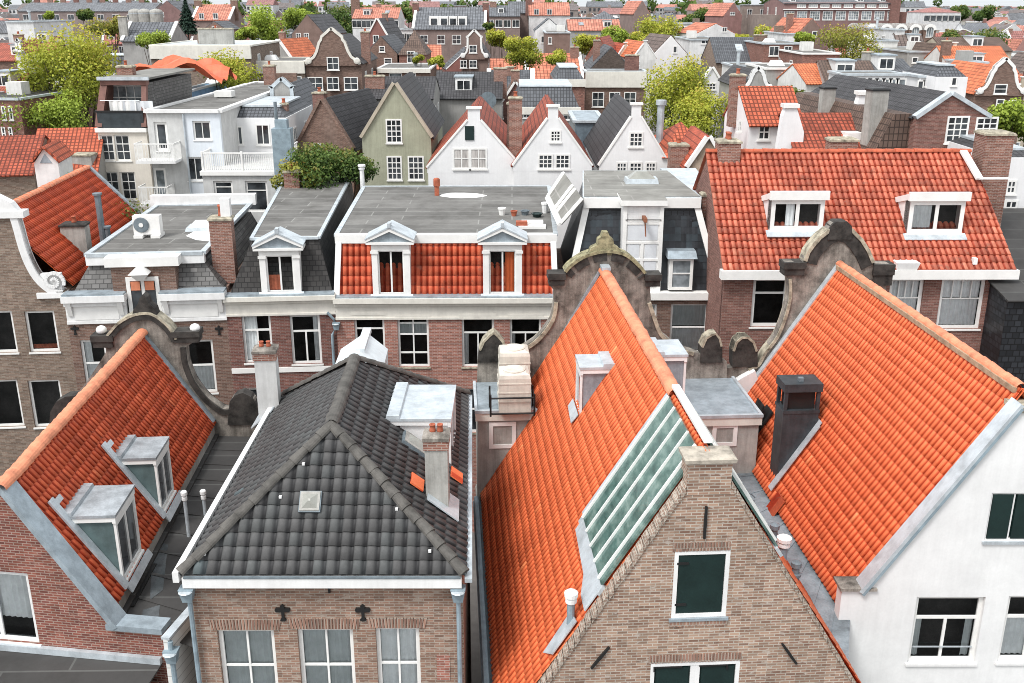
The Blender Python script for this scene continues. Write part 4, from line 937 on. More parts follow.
MB(f3).frus(x0, x1, .8, DR, 0, x0, x1, .8, DR, zc1-.02).obj('body', B_BROWN, h3)
m = MB(f3); m.frus(x0+.06, x1-.06, .5, DR, zc1-.01, x0+.2, x1-.2, 1.0, DR, zr3-.02); m.obj('attic', LEADD, h3)
for a in ((372, 244, 410, 293), (483, 244, 522, 294)):
    r = f3.rect(*a, y=.05); pdormer(h3, f3, .05, (r[0], zc1+.1, r[2], r[1]+r[3]-zc1-.1), 1.2, curtain=None if a[0] < 400 else [(.62, .98, 0, 1, REDCUR)])
# lead seams + stains on that roof
p = atz(437, 196, zr3); vent(h3, p, .02, .16, TERRA, False); MB(Fr(p)).lathe((0,0,.02), [(.12,0),(.12,.45),(.17,.5),(.17,.85),(.1,.9)], 10).obj('chimney_pot', TERRA, h3)
p = atz(362, 186, zr3); vent(h3, p+Vector((0,.2,0)), .9, .12, WHITEW, True)
for k in range(4):
    px = 458+k*10-random.random()*4
c = atz(461, 195.5, zr3+.035); MB().slab([c+Vector((math.cos(a)*1.15*(1+.28*noise.noise(Vector((math.cos(a)*1.3, math.sin(a)*1.3, 4.2)))), math.sin(a)*.72*(1+.4*noise.noise(Vector((math.cos(a)*1.6, math.sin(a)*1.6, 1.7)))), 0)) for a in [6.2832*k/30 for k in range(30)]], .005).obj('white_patch', WHITE, h3)
m = MB()
def pot(px, py, mat, label, r=.16, hh=.28, plant=False):
    p = atz(px, py, zr3+.03); o = MB(Fr(p)).lathe((0,0,0), [(r*.7,0),(r*.95,hh*.8),(r*1.1,hh*.82),(r*1.1,hh),(r*.9,hh),(r*.85,hh*.8)], 10)
    return solo(o, 'flower_pot', mat, label, 'pot', 'pots standing on the flat roof')
pot(502, 215, WHITE, 'white pot on the wide flat bitumen roof, left of a small red one', .18, .34)
pot(514, 216, TERRA, 'small terracotta pot on the wide flat bitumen roof beside a white pot', .15, .25)
pot(525, 215, LEADD, 'blue grey bowl on the wide flat bitumen roof', .2, .22)
pot(537, 217, SHUT, 'dark green low tub near the right edge of the flat roof', .24, .18)
pot(545, 213, WHITEW, 'tall pale pot at the right edge of the flat roof', .17, .5)
b = thing('roof_clutter', 'white and terracotta trays stacked at the front right edge of the flat roof', 'trays', atz(532, 228, zr3+.03), None)
p = b.location; m = MB(Fr(p)); m.box(-.6, .6, -.2, .3, 0, .12); m.obj('tray', WHITE, b); MB(Fr(p)).box(-.45, .5, .34, .8, .01, .2).obj('tray', WHITEW, b); MB(Fr(p)).box(-.7, -.2, -.1, .2, .121, .3).obj('terracotta_box', TERRA, b)

# M2: dark mansard house
f2 = Fr((aty(335, 297, 40.7).x, 40.7, 0), R_(4.5))
h2 = thing('mansard_house', 'dark mansard house with one white pedimented dormer beside the red tiled mansard', 'house', f2.w(-2, 5, 0))
x0 = XZ(f2, 225, 298)[0]; x1 = -.02; zc0 = XZ(f2, 280, 315)[1]; zc1 = XZ(f2, 280, 295)[1]
W2 = [f2.rect(243, 314, 272, 363), f2.rect(291, 315, 321, 364)]; W2b = [f2.rect(245, 388, 274, 440), f2.rect(291, 388, 320, 440)]
wall(f2, [(x0, 0), (x1, 0), (x1, zc0+.02), (x0, zc0+.02)], W2+W2b, B_RED, h2, 'front_wall', .3, .1)
cornice(h2, f2, x0, x1, zc0, zc1)
window(h2, f2, W2[0], 'T', WHITE, fw_=.1, bw=.07, curtain=[(0, .5, 0, 1, CURT)], sill=WHITE); window(h2, f2, W2[1], 'T', WHITE, fw_=.1, bw=.07, curtain=[(.8, 1, 0, 1, CURT)], sill=WHITE)
for r in W2b: window(h2, f2, r, 'T', WHITE, fw_=.1, bw=.07, glass=False)
z = XZ(f2, 280, 372)[1]; MB(f2).box(x0, x1, -.06, .01, z, z+.22).obj('string_course', WHITE, h2)
zm = XZ(f2, 290, 238, .9)[1]; xa = XZ(f2, 252, 236, .9)[0]; xb = XZ(f2, 318, 236, .9)[0]
MB(f2).box(x0, x1, -.2, .4, zc1, zc1+.06).obj('lead_gutter', LEAD, h2)
dm = atz(286, 178, zm); D2 = f2.l(dm).y; xL = f2.l(dm).x; xR = f2.l(atz(350, 178, zm)).x
o = MB(f2).hexa([f2.w(*q) for q in ((x0+.15,.3,zc1),(x1-.1,.3,zc1),(x1-.1,D2,zc1),(xL-.6,D2,zc1),(xa,.9,zm),(xb,.9,zm),(xR,D2,zm),(xL,D2,zm))]).obj('mansard', SLATED, h2)
flat_roof(h2, [f2.w(xa-.02,.85,zm), f2.w(xb+.02,.85,zm), f2.w(xR,D2,zm), f2.w(xL,D2,zm)], BITUM, emat=LEADL, ew=.16, eh=.06)
MB(f2).frus(x0, x1, .8, D2, 0, x0, x1, .8, D2, zc1-.02).obj('body', B_BROWN, h2)
r = f2.rect(260, 250, 300, 292, y=.05); pdormer(h2, f2, .05, (r[0], zc1+.1, r[2], r[1]+r[3]-zc1-.1), 1.0, curtain=[(0, .45, 0, .45, TERRA)])
c = f2.l(atz(293, 189, zm)); chimney(h2, f2, c.x-.45, c.x+.35, c.y, c.y+.6, zm-.1, zm+1.0, B_CHIM, 1)
downpipe(h2, [f2.w(-.35,-.1,zc0+.1), f2.w(-.1,-.12,zc0-.2), f2.w(.0,-.12,zc0-.45), f2.w(-.2,-.12,zc0-.9), f2.w(-.2,-.12,0)], .06, PIPE, hopper=f2.w(.0,-.12,zc0-.35))

# M1: house with AC unit on its flat roof
f1 = Fr((aty(226, 298, 40.35).x, 40.35, 0), R_(5.5))
h1 = thing('mansard_house', 'house with white panelled cornice, grey slate mansard and central brick dormer', 'house', f1.w(-3, 5, 0))
x0 = XZ(f1, 64, 300)[0]; x1 = -.02; zc0 = XZ(f1, 140, 322)[1]; zc1 = XZ(f1, 140, 293)[1]
W1 = [f1.rect(83, 340, 108, 389), f1.rect(187, 340, 215, 393)]
wall(f1, [(x0, 0), (x1, 0), (x1, zc0+.02), (x0, zc0+.02)], W1, B_BROWN, h1, 'front_wall', .3, .1)
for k, r in enumerate(W1): window(h1, f1, r, 'sash', WHITE, fw_=.1, bw=.07, curtain=[(0, 1, 0, .52, CURT)]+([(.0, .35, .5, 1, CURT)] if k == 0 else []), sill=WHITE)
for px in (75, 219): x, z = f1.on(px, 330); anchor(h1, f1, x, z, .42, 0, 'cross')
xg0, xg1 = XZ(f1, 126, 300)[0], XZ(f1, 161, 300)[0]
for a, b in ((x0, xg0), (xg1, x1)):
    cornice(h1, f1, a+.02, b-.02, zc0, zc1, WHITEW, .34)
    m = MB(f1); m.box(a+.35, b-.35, -.075, -.05, zc0+.18, zc0+(zc1-zc0)*.6); m.obj('cornice_panel', WHITE, h1)
    for xx in (a+.12, b-.3): MB(f1).frus(xx, xx+.18, -.1, -.05, zc0+.35, xx-.01, xx+.19, -.3, -.05, zc1-.28).obj('corbel', WHITE, h1)
    MB(f1).box(a, b, -.3, .4, zc1, zc1+.07).obj('lead_gutter', LEAD, h1)
zm = XZ(f1, 150, 262, .9)[1]; xa = XZ(f1, 88, 258, .9)[0]; xb = XZ(f1, 204, 258, .9)[0]; zt = zm+.35
q = [f1.l(atz(165, 200, zt)), f1.l(atz(250, 205, zt))]; D1 = min(q[0].y, q[1].y)
MB(f1).hexa([f1.w(*k) for k in ((x0+.3,.35,zc1),(x1-.1,.35,zc1),(x1,D1,zc1),(x0+1.2,D1,zc1),(xa+.05,.95,zm),(xb-.05,.95,zm),(q[1].x,D1,zm),(q[0].x,D1,zm))]).obj('mansard', SLATE, h1)
MB(f1).frus(x0, x1, .8, D1, 0, x0, x1, .8, D1, zc1-.02).obj('body', B_BROWN, h1)
flat_roof(h1, [f1.w(xa,.8,zt), f1.w(xb,.8,zt), f1.w(q[1].x,D1,zt), f1.w(q[0].x,D1,zt)], BITUM, emat=LEADL, ew=.25, eh=.1)
MB(f1).box(xa-.05, xb+.05, .7, 1.0, zm-.05, zt+.02).obj('roof_fascia', WHITEW, h1)
MB(f1).box(q[0].x-.3, q[1].x+.3, D1+.0, D1+.5, zt, zt+.55).obj('rear_parapet', WHITEW, h1)
r = f1.rect(112, 265, 176, 293, y=.15); o = MB(f1).box(r[0], r[0]+r[2], .15, 1.4, zc1-.1, zm+.02).obj('brick_dormer', B_BROWN, h1)
MB(f1).box(r[0]-.2, r[0]+r[2]+.2, .02, 1.0, zm+.02, zt+.06).obj('dormer_cornice', WHITE, o)
wr = f1.rect(127, 277, 160, 306, y=.1); zb_ = zc0+.1; fd = f1.sub(0, .08, 0)
window(o, fd, (wr[0], zb_, wr[2], wr[1]+wr[3]-zb_), 'two', WHITE, y=0, fw_=.16, bw=.14, sill=WHITE, inside='dark', glass=False)
m = MB(f1); xm = wr[0]+wr[2]/2; zz = wr[1]+wr[3]; m.frus(xm-.15, xm+.15, -.15, .15, zz-.1, xm-.35, xm+.35, -.4, .15, zz+.22).frus(xm-.4, xm+.4, -.45, .15, zz+.22, xm-.1, xm+.1, -.2, .15, zz+.5); m.obj('hoist_hood', WHITE, o)
m = MB(f1); m.box(wr[0]+.2, xm-.1, .03, .07, zz-.55, zz-.18).box(xm+.1, wr[0]+wr[2]-.2, .03, .07, zz-.55, zz-.18); m.obj('orange_blind', ORANGEB, o)
c = f1.l(atz(222, 281, zm-1.6)); zb_ = zc1
cc = f1.l(aty(222, 214, 42.0)); chimney(h1, f1, cc.x-.5, cc.x+.42, 1.2, 1.9, zb_, f1.on(222, 216, 1.5)[1], B_CHIM, 1, poth=.5)
MB(f1).box(cc.x+.0, cc.x+.4, 1.35, 1.75, f1.on(222,216,1.5)[1], f1.on(222,216,1.5)[1]+.75).obj('cowl', WHITEW, h1)
p = atz(150, 237, zt+.03); ac = thing('air_conditioner', 'white air conditioner with round fan grille standing on the grey flat roof', 'air conditioner', p)
fa = Fr(p, R_(3)); o = MB(fa).box(-.62, .55, -.22, .25, .16, 1.0).obj('casing', WHITE, ac); fa2 = Fr(fa.w(-.25, -.24, .6), ax=(fa.x, fa.z, fa.y*-1))
MB(fa2).lathe((0,0,0), [(.34,0),(.34,.02),(.3,.025),(.12,.02)], 20).obj('fan_grille', LEADD, ac); MB(fa2).lathe((0,0,.03), [(.1,0),(.1,.02)], 12).obj('fan_hub', WHITE, ac)
MB(fa).box(-.6, -.2, -.4, .42, .02, .15).obj('foot', WHITE, ac); MB(fa).box(.15, .55, -.4, .42, .02, .15).obj('foot', WHITE, ac)
p = atz(204, 229, zt+.03); sk_ = Fr(p, R_(5)); o = MB(sk_).frus(-.75, .75, -.55, .55, 0, -.7, .7, -.5, .5, .16).obj('roof_light', LEADL, h1); MB(sk_).frus(-.62, .62, -.42, .42, .16, -.4, .4, -.25, .25, .38).obj('dome', WHITE, o)
MB().slab([atz(*k, zt+.036) for k in ((186, 236), (200, 228), (222, 236), (216, 242), (196, 240))], .005).obj('white_patch', WHITEW, h1)

# M0: neck gable house on the far left
f0 = Fr((aty(66, 300, 40.0).x, 40.0, 0), R_(5.5))
h0 = thing('gable_house', 'taupe brick house with white scrolled gable and dark windows at left edge of photo', 'house', f0.w(-3, 5, 0))
W0 = [f0.rect(27, 311, 57, 352), f0.rect(-14, 311, 15, 353), f0.rect(-12, 380, 21, 427), f0.rect(31, 380, 63, 427)]
zg = XZ(f0, 50, 292)[1]; xc = XZ(f0, -12, 292)[0]
wall(f0, [(2*xc, 0), (0, 0), (0, zg), (2*xc, zg)], W0, B_TAUPE, h0, 'front_wall', .35, .1)
for r in W0: window(h0, f0, r, 'one', WHITE, fw_=.1, bw=.05, sill=WHITE, curtain=[(0, 1, .0, .12, TERRA)] if r[0] > -3 and r[1] > 7.5 else None)
rp = [(70,292),(66,291),(62,290),(52,287),(40,276),(31,260),(25,243),(21,228),(17,215)]
rr = [f0.on(*k) for k in smooth_line(rp, 3)]; zk = XZ(f0, 16, 197)[1]
half = [(min(x, -.05), z) for x, z in rr]
MB(f0).prism([(2*xc-x, z) for x, z in half]+[(x, z) for x, z in half[::-1]], .002, .34).obj('gable', B_TAUPE, h0)
band(h0, f0, half[3:], -.28, WHITEW, -.1, .42, 'gable_scroll_band'); band(h0, f0, [(2*xc-x, z) for x, z in half[3:]], .28, WHITEW, -.1, .42, 'gable_scroll_band')
xe = half[-1][0]; ze = half[-1][1]
m = MB(f0); m.box(2*xc-xe-.3, xe+.3, -.15, .5, ze-.1, ze+.16); m.prism([(2*xc-xe, ze+.16), (xe+.05, ze+.16), (xe-.15, ze+.5), (xc+.3, ze+1.2), (xc-.3, ze+1.2)], -.06, .4); m.obj('gable_cap', WHITEW, h0)
xx, zz = XZ(f0, 54, 281); m = MB(f0)
sp = []
for k in range(26): t = k/25; a = t*9.5-.4; rad = .43*(1-t*.85); sp.append((xx+math.cos(a)*rad, zz+math.sin(a)*rad))
for a, b in zip(sp, sp[1:]): m.beam(f0.w(a[0], -.02, a[1]), f0.w(b[0], -.02, b[1]), .13, .1, up=f0.y*-1)
m.obj('scroll', WHITEW, h0); m = MB(f0); x_, z_ = XZ(f0, 38, 297); m.box(x_, -.0+.05, -.14, .4, zg-.24, zg-.02); m.obj('scroll_base', WHITEW, h0)
MB(f0).box(x_+.2, -.1, .02, .3, zz-.5, zz+.3).obj('scroll_panel', WHITEW, h0)
# its orange roof running back
zr0 = f0.on(-8, 214.5, .4)[1]; a = f0.l(atz(-8, 214.5, zr0)); b = f0.l(atz(88, 168, zr0)); fr0 = f0.sub(a.x, 0, 0, R_(0))
xo = a.x; xe_ = .25; ze_ = zg+.15; DD = b.y
q = [f0.w(xe_, .4, ze_), f0.w(xe_+(b.x-xo), DD, ze_), f0.w(b.x, DD, zr0), f0.w(xo, .4, zr0)]
tiles(h0, q, REDT2O, .22, .36, .04, .045, per=4)
tiles(h0, [f0.w(2*xo-xe_, .4, ze_), f0.w(2*xo-xe_, DD, ze_), f0.w(b.x, DD, zr0), f0.w(xo, .4, zr0)], REDT2O, .4, .5, per=3)
ridge(h0, f0.w(xo, .4, zr0+.05), f0.w(b.x, DD, zr0+.05), RIDGEO, .16, .45)
MB().beam(f0.w(b.x, DD, zr0+.06), f0.w(xe_+(b.x-xo), DD, ze_+.06), .3, .1).obj('verge_flashing', LEAD, h0)
MB(f0).prism([(2*xo-xe_, 0), (xe_+(b.x-xo), 0), (xe_+(b.x-xo), ze_), (b.x, zr0), (2*xo-xe_, ze_)], DD, DD+.5).obj('rear_gable', GPLAST, h0)
MB(f0).box(2*xc, -.05, .8, DD, 0, zg-.1).obj('body', B_TAUPE, h0)
zc_ = f0.on(75, 222, 4)[1]; cx_ = f0.on(75, 222, 4)[0]; chimney(h0, f0, cx_-.55, cx_+.5, 3.6, 4.3, zg-.5, zc_, GPLAST, 1, STONED)
pq = f0.on(97, 193, 6); MB(f0).lathe((pq[0], 6, zg-.5), [(.15, 0), (.15, pq[1]-zg+.4), (.22, pq[1]-zg+.41), (.22, pq[1]-zg+.5)], 10).obj('vent_pipe', LEADD, h0)
pq = f0.on(107, 226, 6); MB(f0).lathe((pq[0], 6, zg-.5), [(.12, 0), (.12, pq[1]-zg+.4), (.18, pq[1]-zg+.41), (.18, pq[1]-zg+.5)], 10).obj('vent_pipe', LEADD, h0)

# M4: black slate mansard with white bay
f4 = Fr((aty(640, 296, 40.9).x, 40.9, 0), 0)
h4 = thing('mansard_house', 'black slate mansard house with tall white hoist bay and white raking boards', 'house', f4.w(0, 5, 0))
x0 = XZ(f4, 562, 296)[0]; x1 = XZ(f4, 722, 296)[0]; zc0 = XZ(f4, 690, 299)[1]; zc1 = XZ(f4, 690, 292)[1]
W4 = [f4.rect(670, 304, 707, 353), f4.rect(585, 304, 617, 353), f4.rect(634, 304, 656, 353)]
wall(f4, [(x0, 0), (x1, 0), (x1, zc0), (x0, zc0)], W4, B_BROWN, h4, 'front_wall', .3, .1)
for r in W4: window(h4, f4, r, 'sash', WHITE, fw_=.09, bw=.06, curtain=[(0, 1, 0, .52, CURT), (0, 1, .55, 1, BLIND)], sill=WHITE)
MB(f4).box(x0-.03, x1+.03, -.2, .3, zc0, zc1).obj('cornice', WHITE, h4)
yb = 1.15; zm = f4.on(640, 207, yb)[1]; xa = f4.on(586, 207, yb)[0]; xb = f4.on(697, 207, yb)[0]
q = [f4.w(x0+.25, .25, zc1), f4.w(x1-.1, .25, zc1), f4.w(xb, yb, zm), f4.w(xa, yb, zm)]
tiles(h4, q, SLATEB2, .24, .3, 0, .02, 'mansard', flat=True, per=2)
MB().beam(q[0], q[3], .26, .16, up=f4.y*-1).obj('raking_board', WHITE, h4); MB().beam(q[1], q[2], .26, .16, up=f4.y*-1).obj('raking_board', WHITE, h4)
zt = f4.on(640, 197, yb)[1]; m = MB(f4).box(xa-.12, xb+.12, yb-.25, yb+.3, zm, zt).obj('roof_cornice', WHITE, h4)
d = f4.l(atz(590, 171, zt)); d2 = f4.l(atz(668, 172, zt)); D4 = d.y
flat_roof(h4, [f4.w(xa-.1, yb-.1, zt), f4.w(xb+.1, yb-.1, zt), f4.w(d2.x, D4, zt), f4.w(d.x-.3, D4, zt)], BITUMG, emat=LEADL, ew=.12, eh=.03)
MB(f4).hexa([f4.w(*k) for k in ((x0+.3,.4,zc1),(x1-.15,.4,zc1),(x1-.1,D4,zc1),(x0+.3,D4,zc1),(xa,1.2,zt-.05),(xb,1.2,zt-.05),(d2.x,D4,zt-.05),(d.x-.2,D4,zt-.05))]).obj('attic', SLATEB, h4)
MB(f4).box(x0, x1, .8, D4, 0, zc1-.02).obj('body', B_BROWN, h4)
yb2 = .1; rb = f4.rect(622, 205, 662, 292, y=yb2); zb1 = rb[1]+rb[3]
bay = MB(f4).box(rb[0], rb[0]+rb[2], yb2, 1.6, zc1, zb1).obj('hoist_bay', WHITEW, h4)
MB(f4).box(rb[0]-.12, rb[0]+rb[2]+.12, yb2-.2, 1.7, zb1, zb1+.22).obj('bay_cornice', WHITE, bay); MB(f4).box(rb[0]-.1, rb[0]+rb[2]+.1, yb2-.18, 1.8, zb1+.222, zb1+.25).obj('bay_roof', BITUMG, bay)
m = MB(f4)
for k in (0, 1): xx = rb[0]+k*(rb[2]-.16); m.box(xx, xx+.16, yb2-.06, yb2, zc1, zb1-.02)
for fz in (.06, .36, .56, .78): m.box(rb[0]+.16, rb[0]+rb[2]-.16, yb2-.045, yb2, zc1+(zb1-zc1)*fz, zc1+(zb1-zc1)*fz+.1)
m.box(rb[0]+rb[2]/2-.06, rb[0]+rb[2]/2+.06, yb2-.04, yb2, zc1+.2, zc1+(zb1-zc1)*.56); m.obj('door_frame', WHITE, bay)
m = MB(f4)
for k in (0, 1): xx = rb[0]+.24+k*(rb[2]/2-.12); m.box(xx, xx+rb[2]/2-.36, yb2-.02, yb2, zc1+(zb1-zc1)*.1, zc1+(zb1-zc1)*.55)
m.box(rb[0]+.22, rb[0]+rb[2]-.22, yb2-.02, yb2, zc1+(zb1-zc1)*.6, zc1+(zb1-zc1)*.77); m.obj('door_panel', PALEPANEL, bay)
zz = zc1+(zb1-zc1)*.84; xm = rb[0]+rb[2]/2; m = MB(f4).box(xm-.06, xm+.08, yb2-.7, yb2, zz, zz+.16).obj('hoist_beam', RUST, bay); MB(f4).box(rb[0]+.1, rb[0]+rb[2]-.1, yb2-.09, yb2-.06, zz-.03, zz+.0).obj('iron_bar', BLACK, bay)
MB(f4).tube([f4.w(xm, yb2-.6, zz), f4.w(xm+.05, yb2-.6, zz-.6)], .03, 6).obj('hook', RUST, bay)
rd = f4.rect(669, 258, 693, 290, y=.05); o = MB(f4).box(rd[0], rd[0]+rd[2], .05, 1.1, rd[1], rd[1]+rd[3]).obj('dormer', WHITEW, h4)
window(o, f4.sub(0, .05, 0), (rd[0]+.02, rd[1]+.02, rd[2]-.04, rd[3]-.02), 'sash', WHITE, y=-.06, fw_=.12, inside='pale', glass=False, sill=False)
MB(f4).frus(rd[0]-.12, rd[0]+rd[2]+.12, -.15, 1.0, rd[1]+rd[3], rd[0]-.08, rd[0]+rd[2]+.08, .1, 1.2, rd[1]+rd[3]+.28).obj('dormer_roof', LEAD, o)
p = atz(641, 183, zt); s5 = Fr(p); o = MB(s5).frus(-.75, .75, -.5, .5, 0, -.7, .7, -.45, .45, .25).obj('roof_light', LEADL, h4); MB(s5).frus(-.6, .6, -.4, .4, .25, -.25, .25, -.15, .15, .55).obj('dome', PALEDOME, o)
# sloping glazed lean-to on its left
a = [atz(548, 215, 13.6), atz(574, 225, 13.4)]
P4 = [atz(562, 225, zt-1.0), atz(549, 198, zt-1.0), atz(565, 174, zt), atz(584, 200, zt)]
MB().slab(P4, .06).obj('side_slope', BITUMG, h4); m = MB()
n_ = roof_frame(P4)[0]
for t in (0, .35, .48, 1): m.beam(P4[0].lerp(P4[1], t)+n_*.06, P4[3].lerp(P4[2], t)+n_*.06, .2, .1, up=n_)
m.beam(P4[0]+n_*.06, P4[1]+n_*.06, .25, .1, up=n_); m.obj('white_bar', WHITE, h4)
# dark slate party wall between M4 and the big orange roof
f5 = Fr((x1+f4.o.x, 40.9, 0), 0); xx1 = f5.on(727, 200, 2)[0]
h5 = thing('party_wall', 'black slate hung side wall between the black mansard and the big orange roof', 'wall', f5.w(.5, 4, 0))
MB(f5).hexa([f5.w(*k) for k in ((.02,.6,9),(xx1,.6,9),(xx1,9,9),(.02,9,9),(-.9,1.6,14.9),(xx1,1.6,14.9),(xx1,9,14.9),(-1.4,9,14.9))]).obj('slate_hanging', SLATEB, h5)
MB(f5).hexa([f5.w(*k) for k in ((-1.1,3.5,14.9),(xx1-.2,3.5,14.9),(xx1-.2,8.8,14.9),(-1.6,8.8,14.9),(-1.1,3.5,15.0),(xx1-.2,3.5,15.0),(xx1-.2,8.8,15.3),(-1.6,8.8,15.3))]).obj('zinc_sheet', LEADL, h5)
ch_ = f5.l(aty(708, 190, 42.6)); chimney(h5, f5, ch_.x-.25, ch_.x+.5, 1.5, 2.1, 14.3, 15.35, B_CHIM, 1, STONEL, poth=.65)
# pot plant-free cornice of the neighbour hidden below
# ===== RH: big orange roofed house
f6 = Fr((aty(722, 270, 38).x, 38.0, 0), R_(.4))
h6 = thing('side_gabled_house', 'wide house with big orange tiled roof and two white box dormers, right', 'house', f6.w(5, 4, 0))
x0 = 0; x1 = XZ(f6, 1013, 277)[0]; zc = XZ(f6, 860, 277)[1]; ze = XZ(f6, 860, 269)[1]
yr = 4.6; zr6 = f6.on(860, 152, yr)[1]; xr0 = f6.on(722, 154, yr)[0]; xr1 = f6.on(985, 153, yr)[0]
W6 = [f6.rect(752, 275, 787, 327), f6.rect(888, 277, 922, 327), f6.rect(939, 278, 983, 329)]
W6 = [(r[0], r[1], r[2], min(r[3], zc-.05-r[1])) for r in W6]
wall(f6, [(x0+.1, 0), (x1-.3, 0), (x1-.3, zc), (x0+.1, zc)], W6, B_RED2, h6, 'front_wall', .3, .1)
window(h6, f6, W6[0], 'top', WHITE, fw_=.13, bw=.07, sill=WHITE); window(h6, f6, W6[1], 'blindtop', WHITE, fw_=.13, curtain=[(0, 1, 0, 1, CURT)], sill=WHITE); window(h6, f6, W6[2], 'blindtop', WHITE, fw_=.13, curtain=[(0, 1, 0, .6, CURT), (0, 1, .62, 1, CURT)], sill=WHITE)
rA = [f6.w(x0, -.25, ze), f6.w(x1-.05, -.25, ze), f6.w(xr1, yr, zr6), f6.w(xr0-.02, yr, zr6)]
rA[3] = f6.w(0, yr, zr6); rA[2] = f6.w(x1-.3, yr, zr6)
tiles(h6, rA, REDT3, .235, .36, .045, .045)
tiles(h6, [f6.w(0, 9.4, ze), f6.w(x1-.3, 9.4, ze), f6.w(x1-.3, yr, zr6), f6.w(0, yr, zr6)], REDT3, .5, .5, per=2)
ridge(h6, f6.w(0, yr, zr6+.04), f6.w(x1-.3, yr, zr6+.04), REDRIDGE, .14, .4)
MB(f6).box(x0-.1, x1+.02, -.42, -.02, zc, ze+.03).obj('gutter', WHITE, h6)
fx = f6.sub(0, 0, 0); 
for xx in (0.1, x1-.55): MB(f6.sub(xx, 0, 0, R_(90))).prism([(.1, 0), (9.2, 0), (9.2, ze-.05), (yr, zr6-.08), (.1, ze-.05)], -.25, 0).obj('gable_end', B_RED2, h6)
def dormer_box(fr, pr, rr_):
    r = fr.rect(*pr, y=rr_); x, z, w, h = r; zt = z+h
    o = MB(fr).prism([(0, 0)], 0, 0) if False else None
    back = min(yr-.1, rr_+ (zt-z)*1.15)
    m = MB(fr.sub(x, 0, 0, R_(90))); zk = zt-.5; yb_ = (zk-ze)/(zr6-ze)*(yr+.25)-.25
    m = MB(); P = lambda xx, y, zz: fr.w(xx, y, zz)
    for xx in (x, x+w-.1): m.hexa([P(xx, rr_, z-.05), P(xx+.1, rr_, z-.05), P(xx+.1, yb_, zk-.02), P(xx, yb_, zk-.02), P(xx, rr_, zt), P(xx+.1, rr_, zt), P(xx+.1, yb_+.03, zk+.02), P(xx, yb_+.03, zk+.02)])
    o = m.obj('dormer', WHITEW, h6)
    MB().slab([P(x+.1, rr_, zt-.1), P(x+w-.1, rr_, zt-.1), P(x+w-.1, yb_+.05, zk-.06), P(x+.1, yb_+.05, zk-.06)], .05).obj('dormer_roof', LEADD, o)
    for xx in (x-.06, x+w-.08): MB().hexa([P(xx, rr_-.1, zt-.16), P(xx+.14, rr_-.1, zt-.16), P(xx+.14, yb_+.15, zk-.1), P(xx, yb_+.15, zk-.1), P(xx, rr_-.1, zt+.09), P(xx+.14, rr_-.1, zt+.09), P(xx+.14, yb_+.15, zk+.12), P(xx, yb_+.15, zk+.12)]).obj('side_board', WHITE, o)
    MB(fr).box(x-.12, x+w+.12, rr_-.15, rr_-.02, zt-.22, zt+.13).obj('fascia', WHITE, o)
    window(o, fr.sub(0, rr_, 0), (x, z+.12, w, h-.36), 'two', WHITE, y=-.01, fw_=.16, bw=.14, curtain=[(.02, .4, .05, 1, CURT)] if pr[0] > 850 else [(.25, .45, 0, 1, CURT)], sill=WHITE)
    MB().slab([P(x-.15, rr_-.25, z-.12), P(x+w+.15, rr_-.25, z-.12), P(x+w+.15, rr_+.05, z+.08), P(x-.15, rr_+.05, z+.08)], .04).obj('apron', LEADL, o)
yd = 1.1
dormer_box(f6, (771, 194, 824, 233), yd); dormer_box(f6, (909, 195, 964, 236), yd)
cA = f6.on(726, 140, 5); chimney(h6, f6, cA[0]-.45, cA[0]+.45, 4.1, 5.0, zr6-1.2, f6.on(726, 139, 4.5)[1], B_CHIM, 2)
cA = f6.on(989, 133, 5); chimney(h6, f6, cA[0]-.55, cA[0]+.62, 4.0, 5.1, 6.0, f6.on(989, 131, 4.5)[1], B_CHIM, 0)
cA = f6.on(843, 140, 5.6); chimney(h6, f6, cA[0]-.55, cA[0]+.6, 5.4, 6.2, zr6-1.2, f6.on(843, 138, 5.6)[1], B_CHIM, 0)
for a, b in ((735, 147), ): pass
c = f6.l(onroof(rA, 977, 180)); MB().beam(f6.w(c.x-.05, c.y-.3, c.z+.05), f6.w(c.x-.25, yr-.1, zr6+.02), .3, .1).beam(f6.w(c.x-.1, c.y-.2, c.z+.08), f6.w(c.x+1.2, c.y-.2, c.z+.08), .3, .05).obj('chimney_flashing', WHITEW, h6)
c = onroof(rA, 909, 266); MB(Fr(c)).frus(-.55, .2, -.3, .3, -.1, -.6, .3, -.35, .35, .2).obj('gutter_box', WHITEW, h6)
c = onroof(rA, 974, 264); MB(Fr(c)).box(-.08, .08, -.1, .1, 0, .25).obj('vent_cap', WHITEW, h6)
m = MB(f6).box(x1-.5, x1+.2, 3.5, 8.6, 0, 8).obj('side_wing', B_BROWN, h6)
# dark lean-to roof right of it
h7 = thing('dark_shed', 'dark slate hung side building in the shaded gap at the right edge', 'shed', aty(1018, 330, 37))
f7 = Fr((aty(1008, 300, 36.5).x, 36.5, 0), 0); MB(f7).hexa([f7.w(*k) for k in ((0,0,0),(7,0,0),(7,9,0),(0,9,0),(0,0,12.3),(7,0,12.3),(7,9,14.0),(0,9,14.0))]).obj('slate_wall', SLATEB, h7)
MB(f7).slab([f7.w(-.1,-.2,12.32), f7.w(7,-.2,12.32), f7.w(7,9,14.05), f7.w(-.1,9,14.05)], .06).obj('roof', BITUMD, h7)

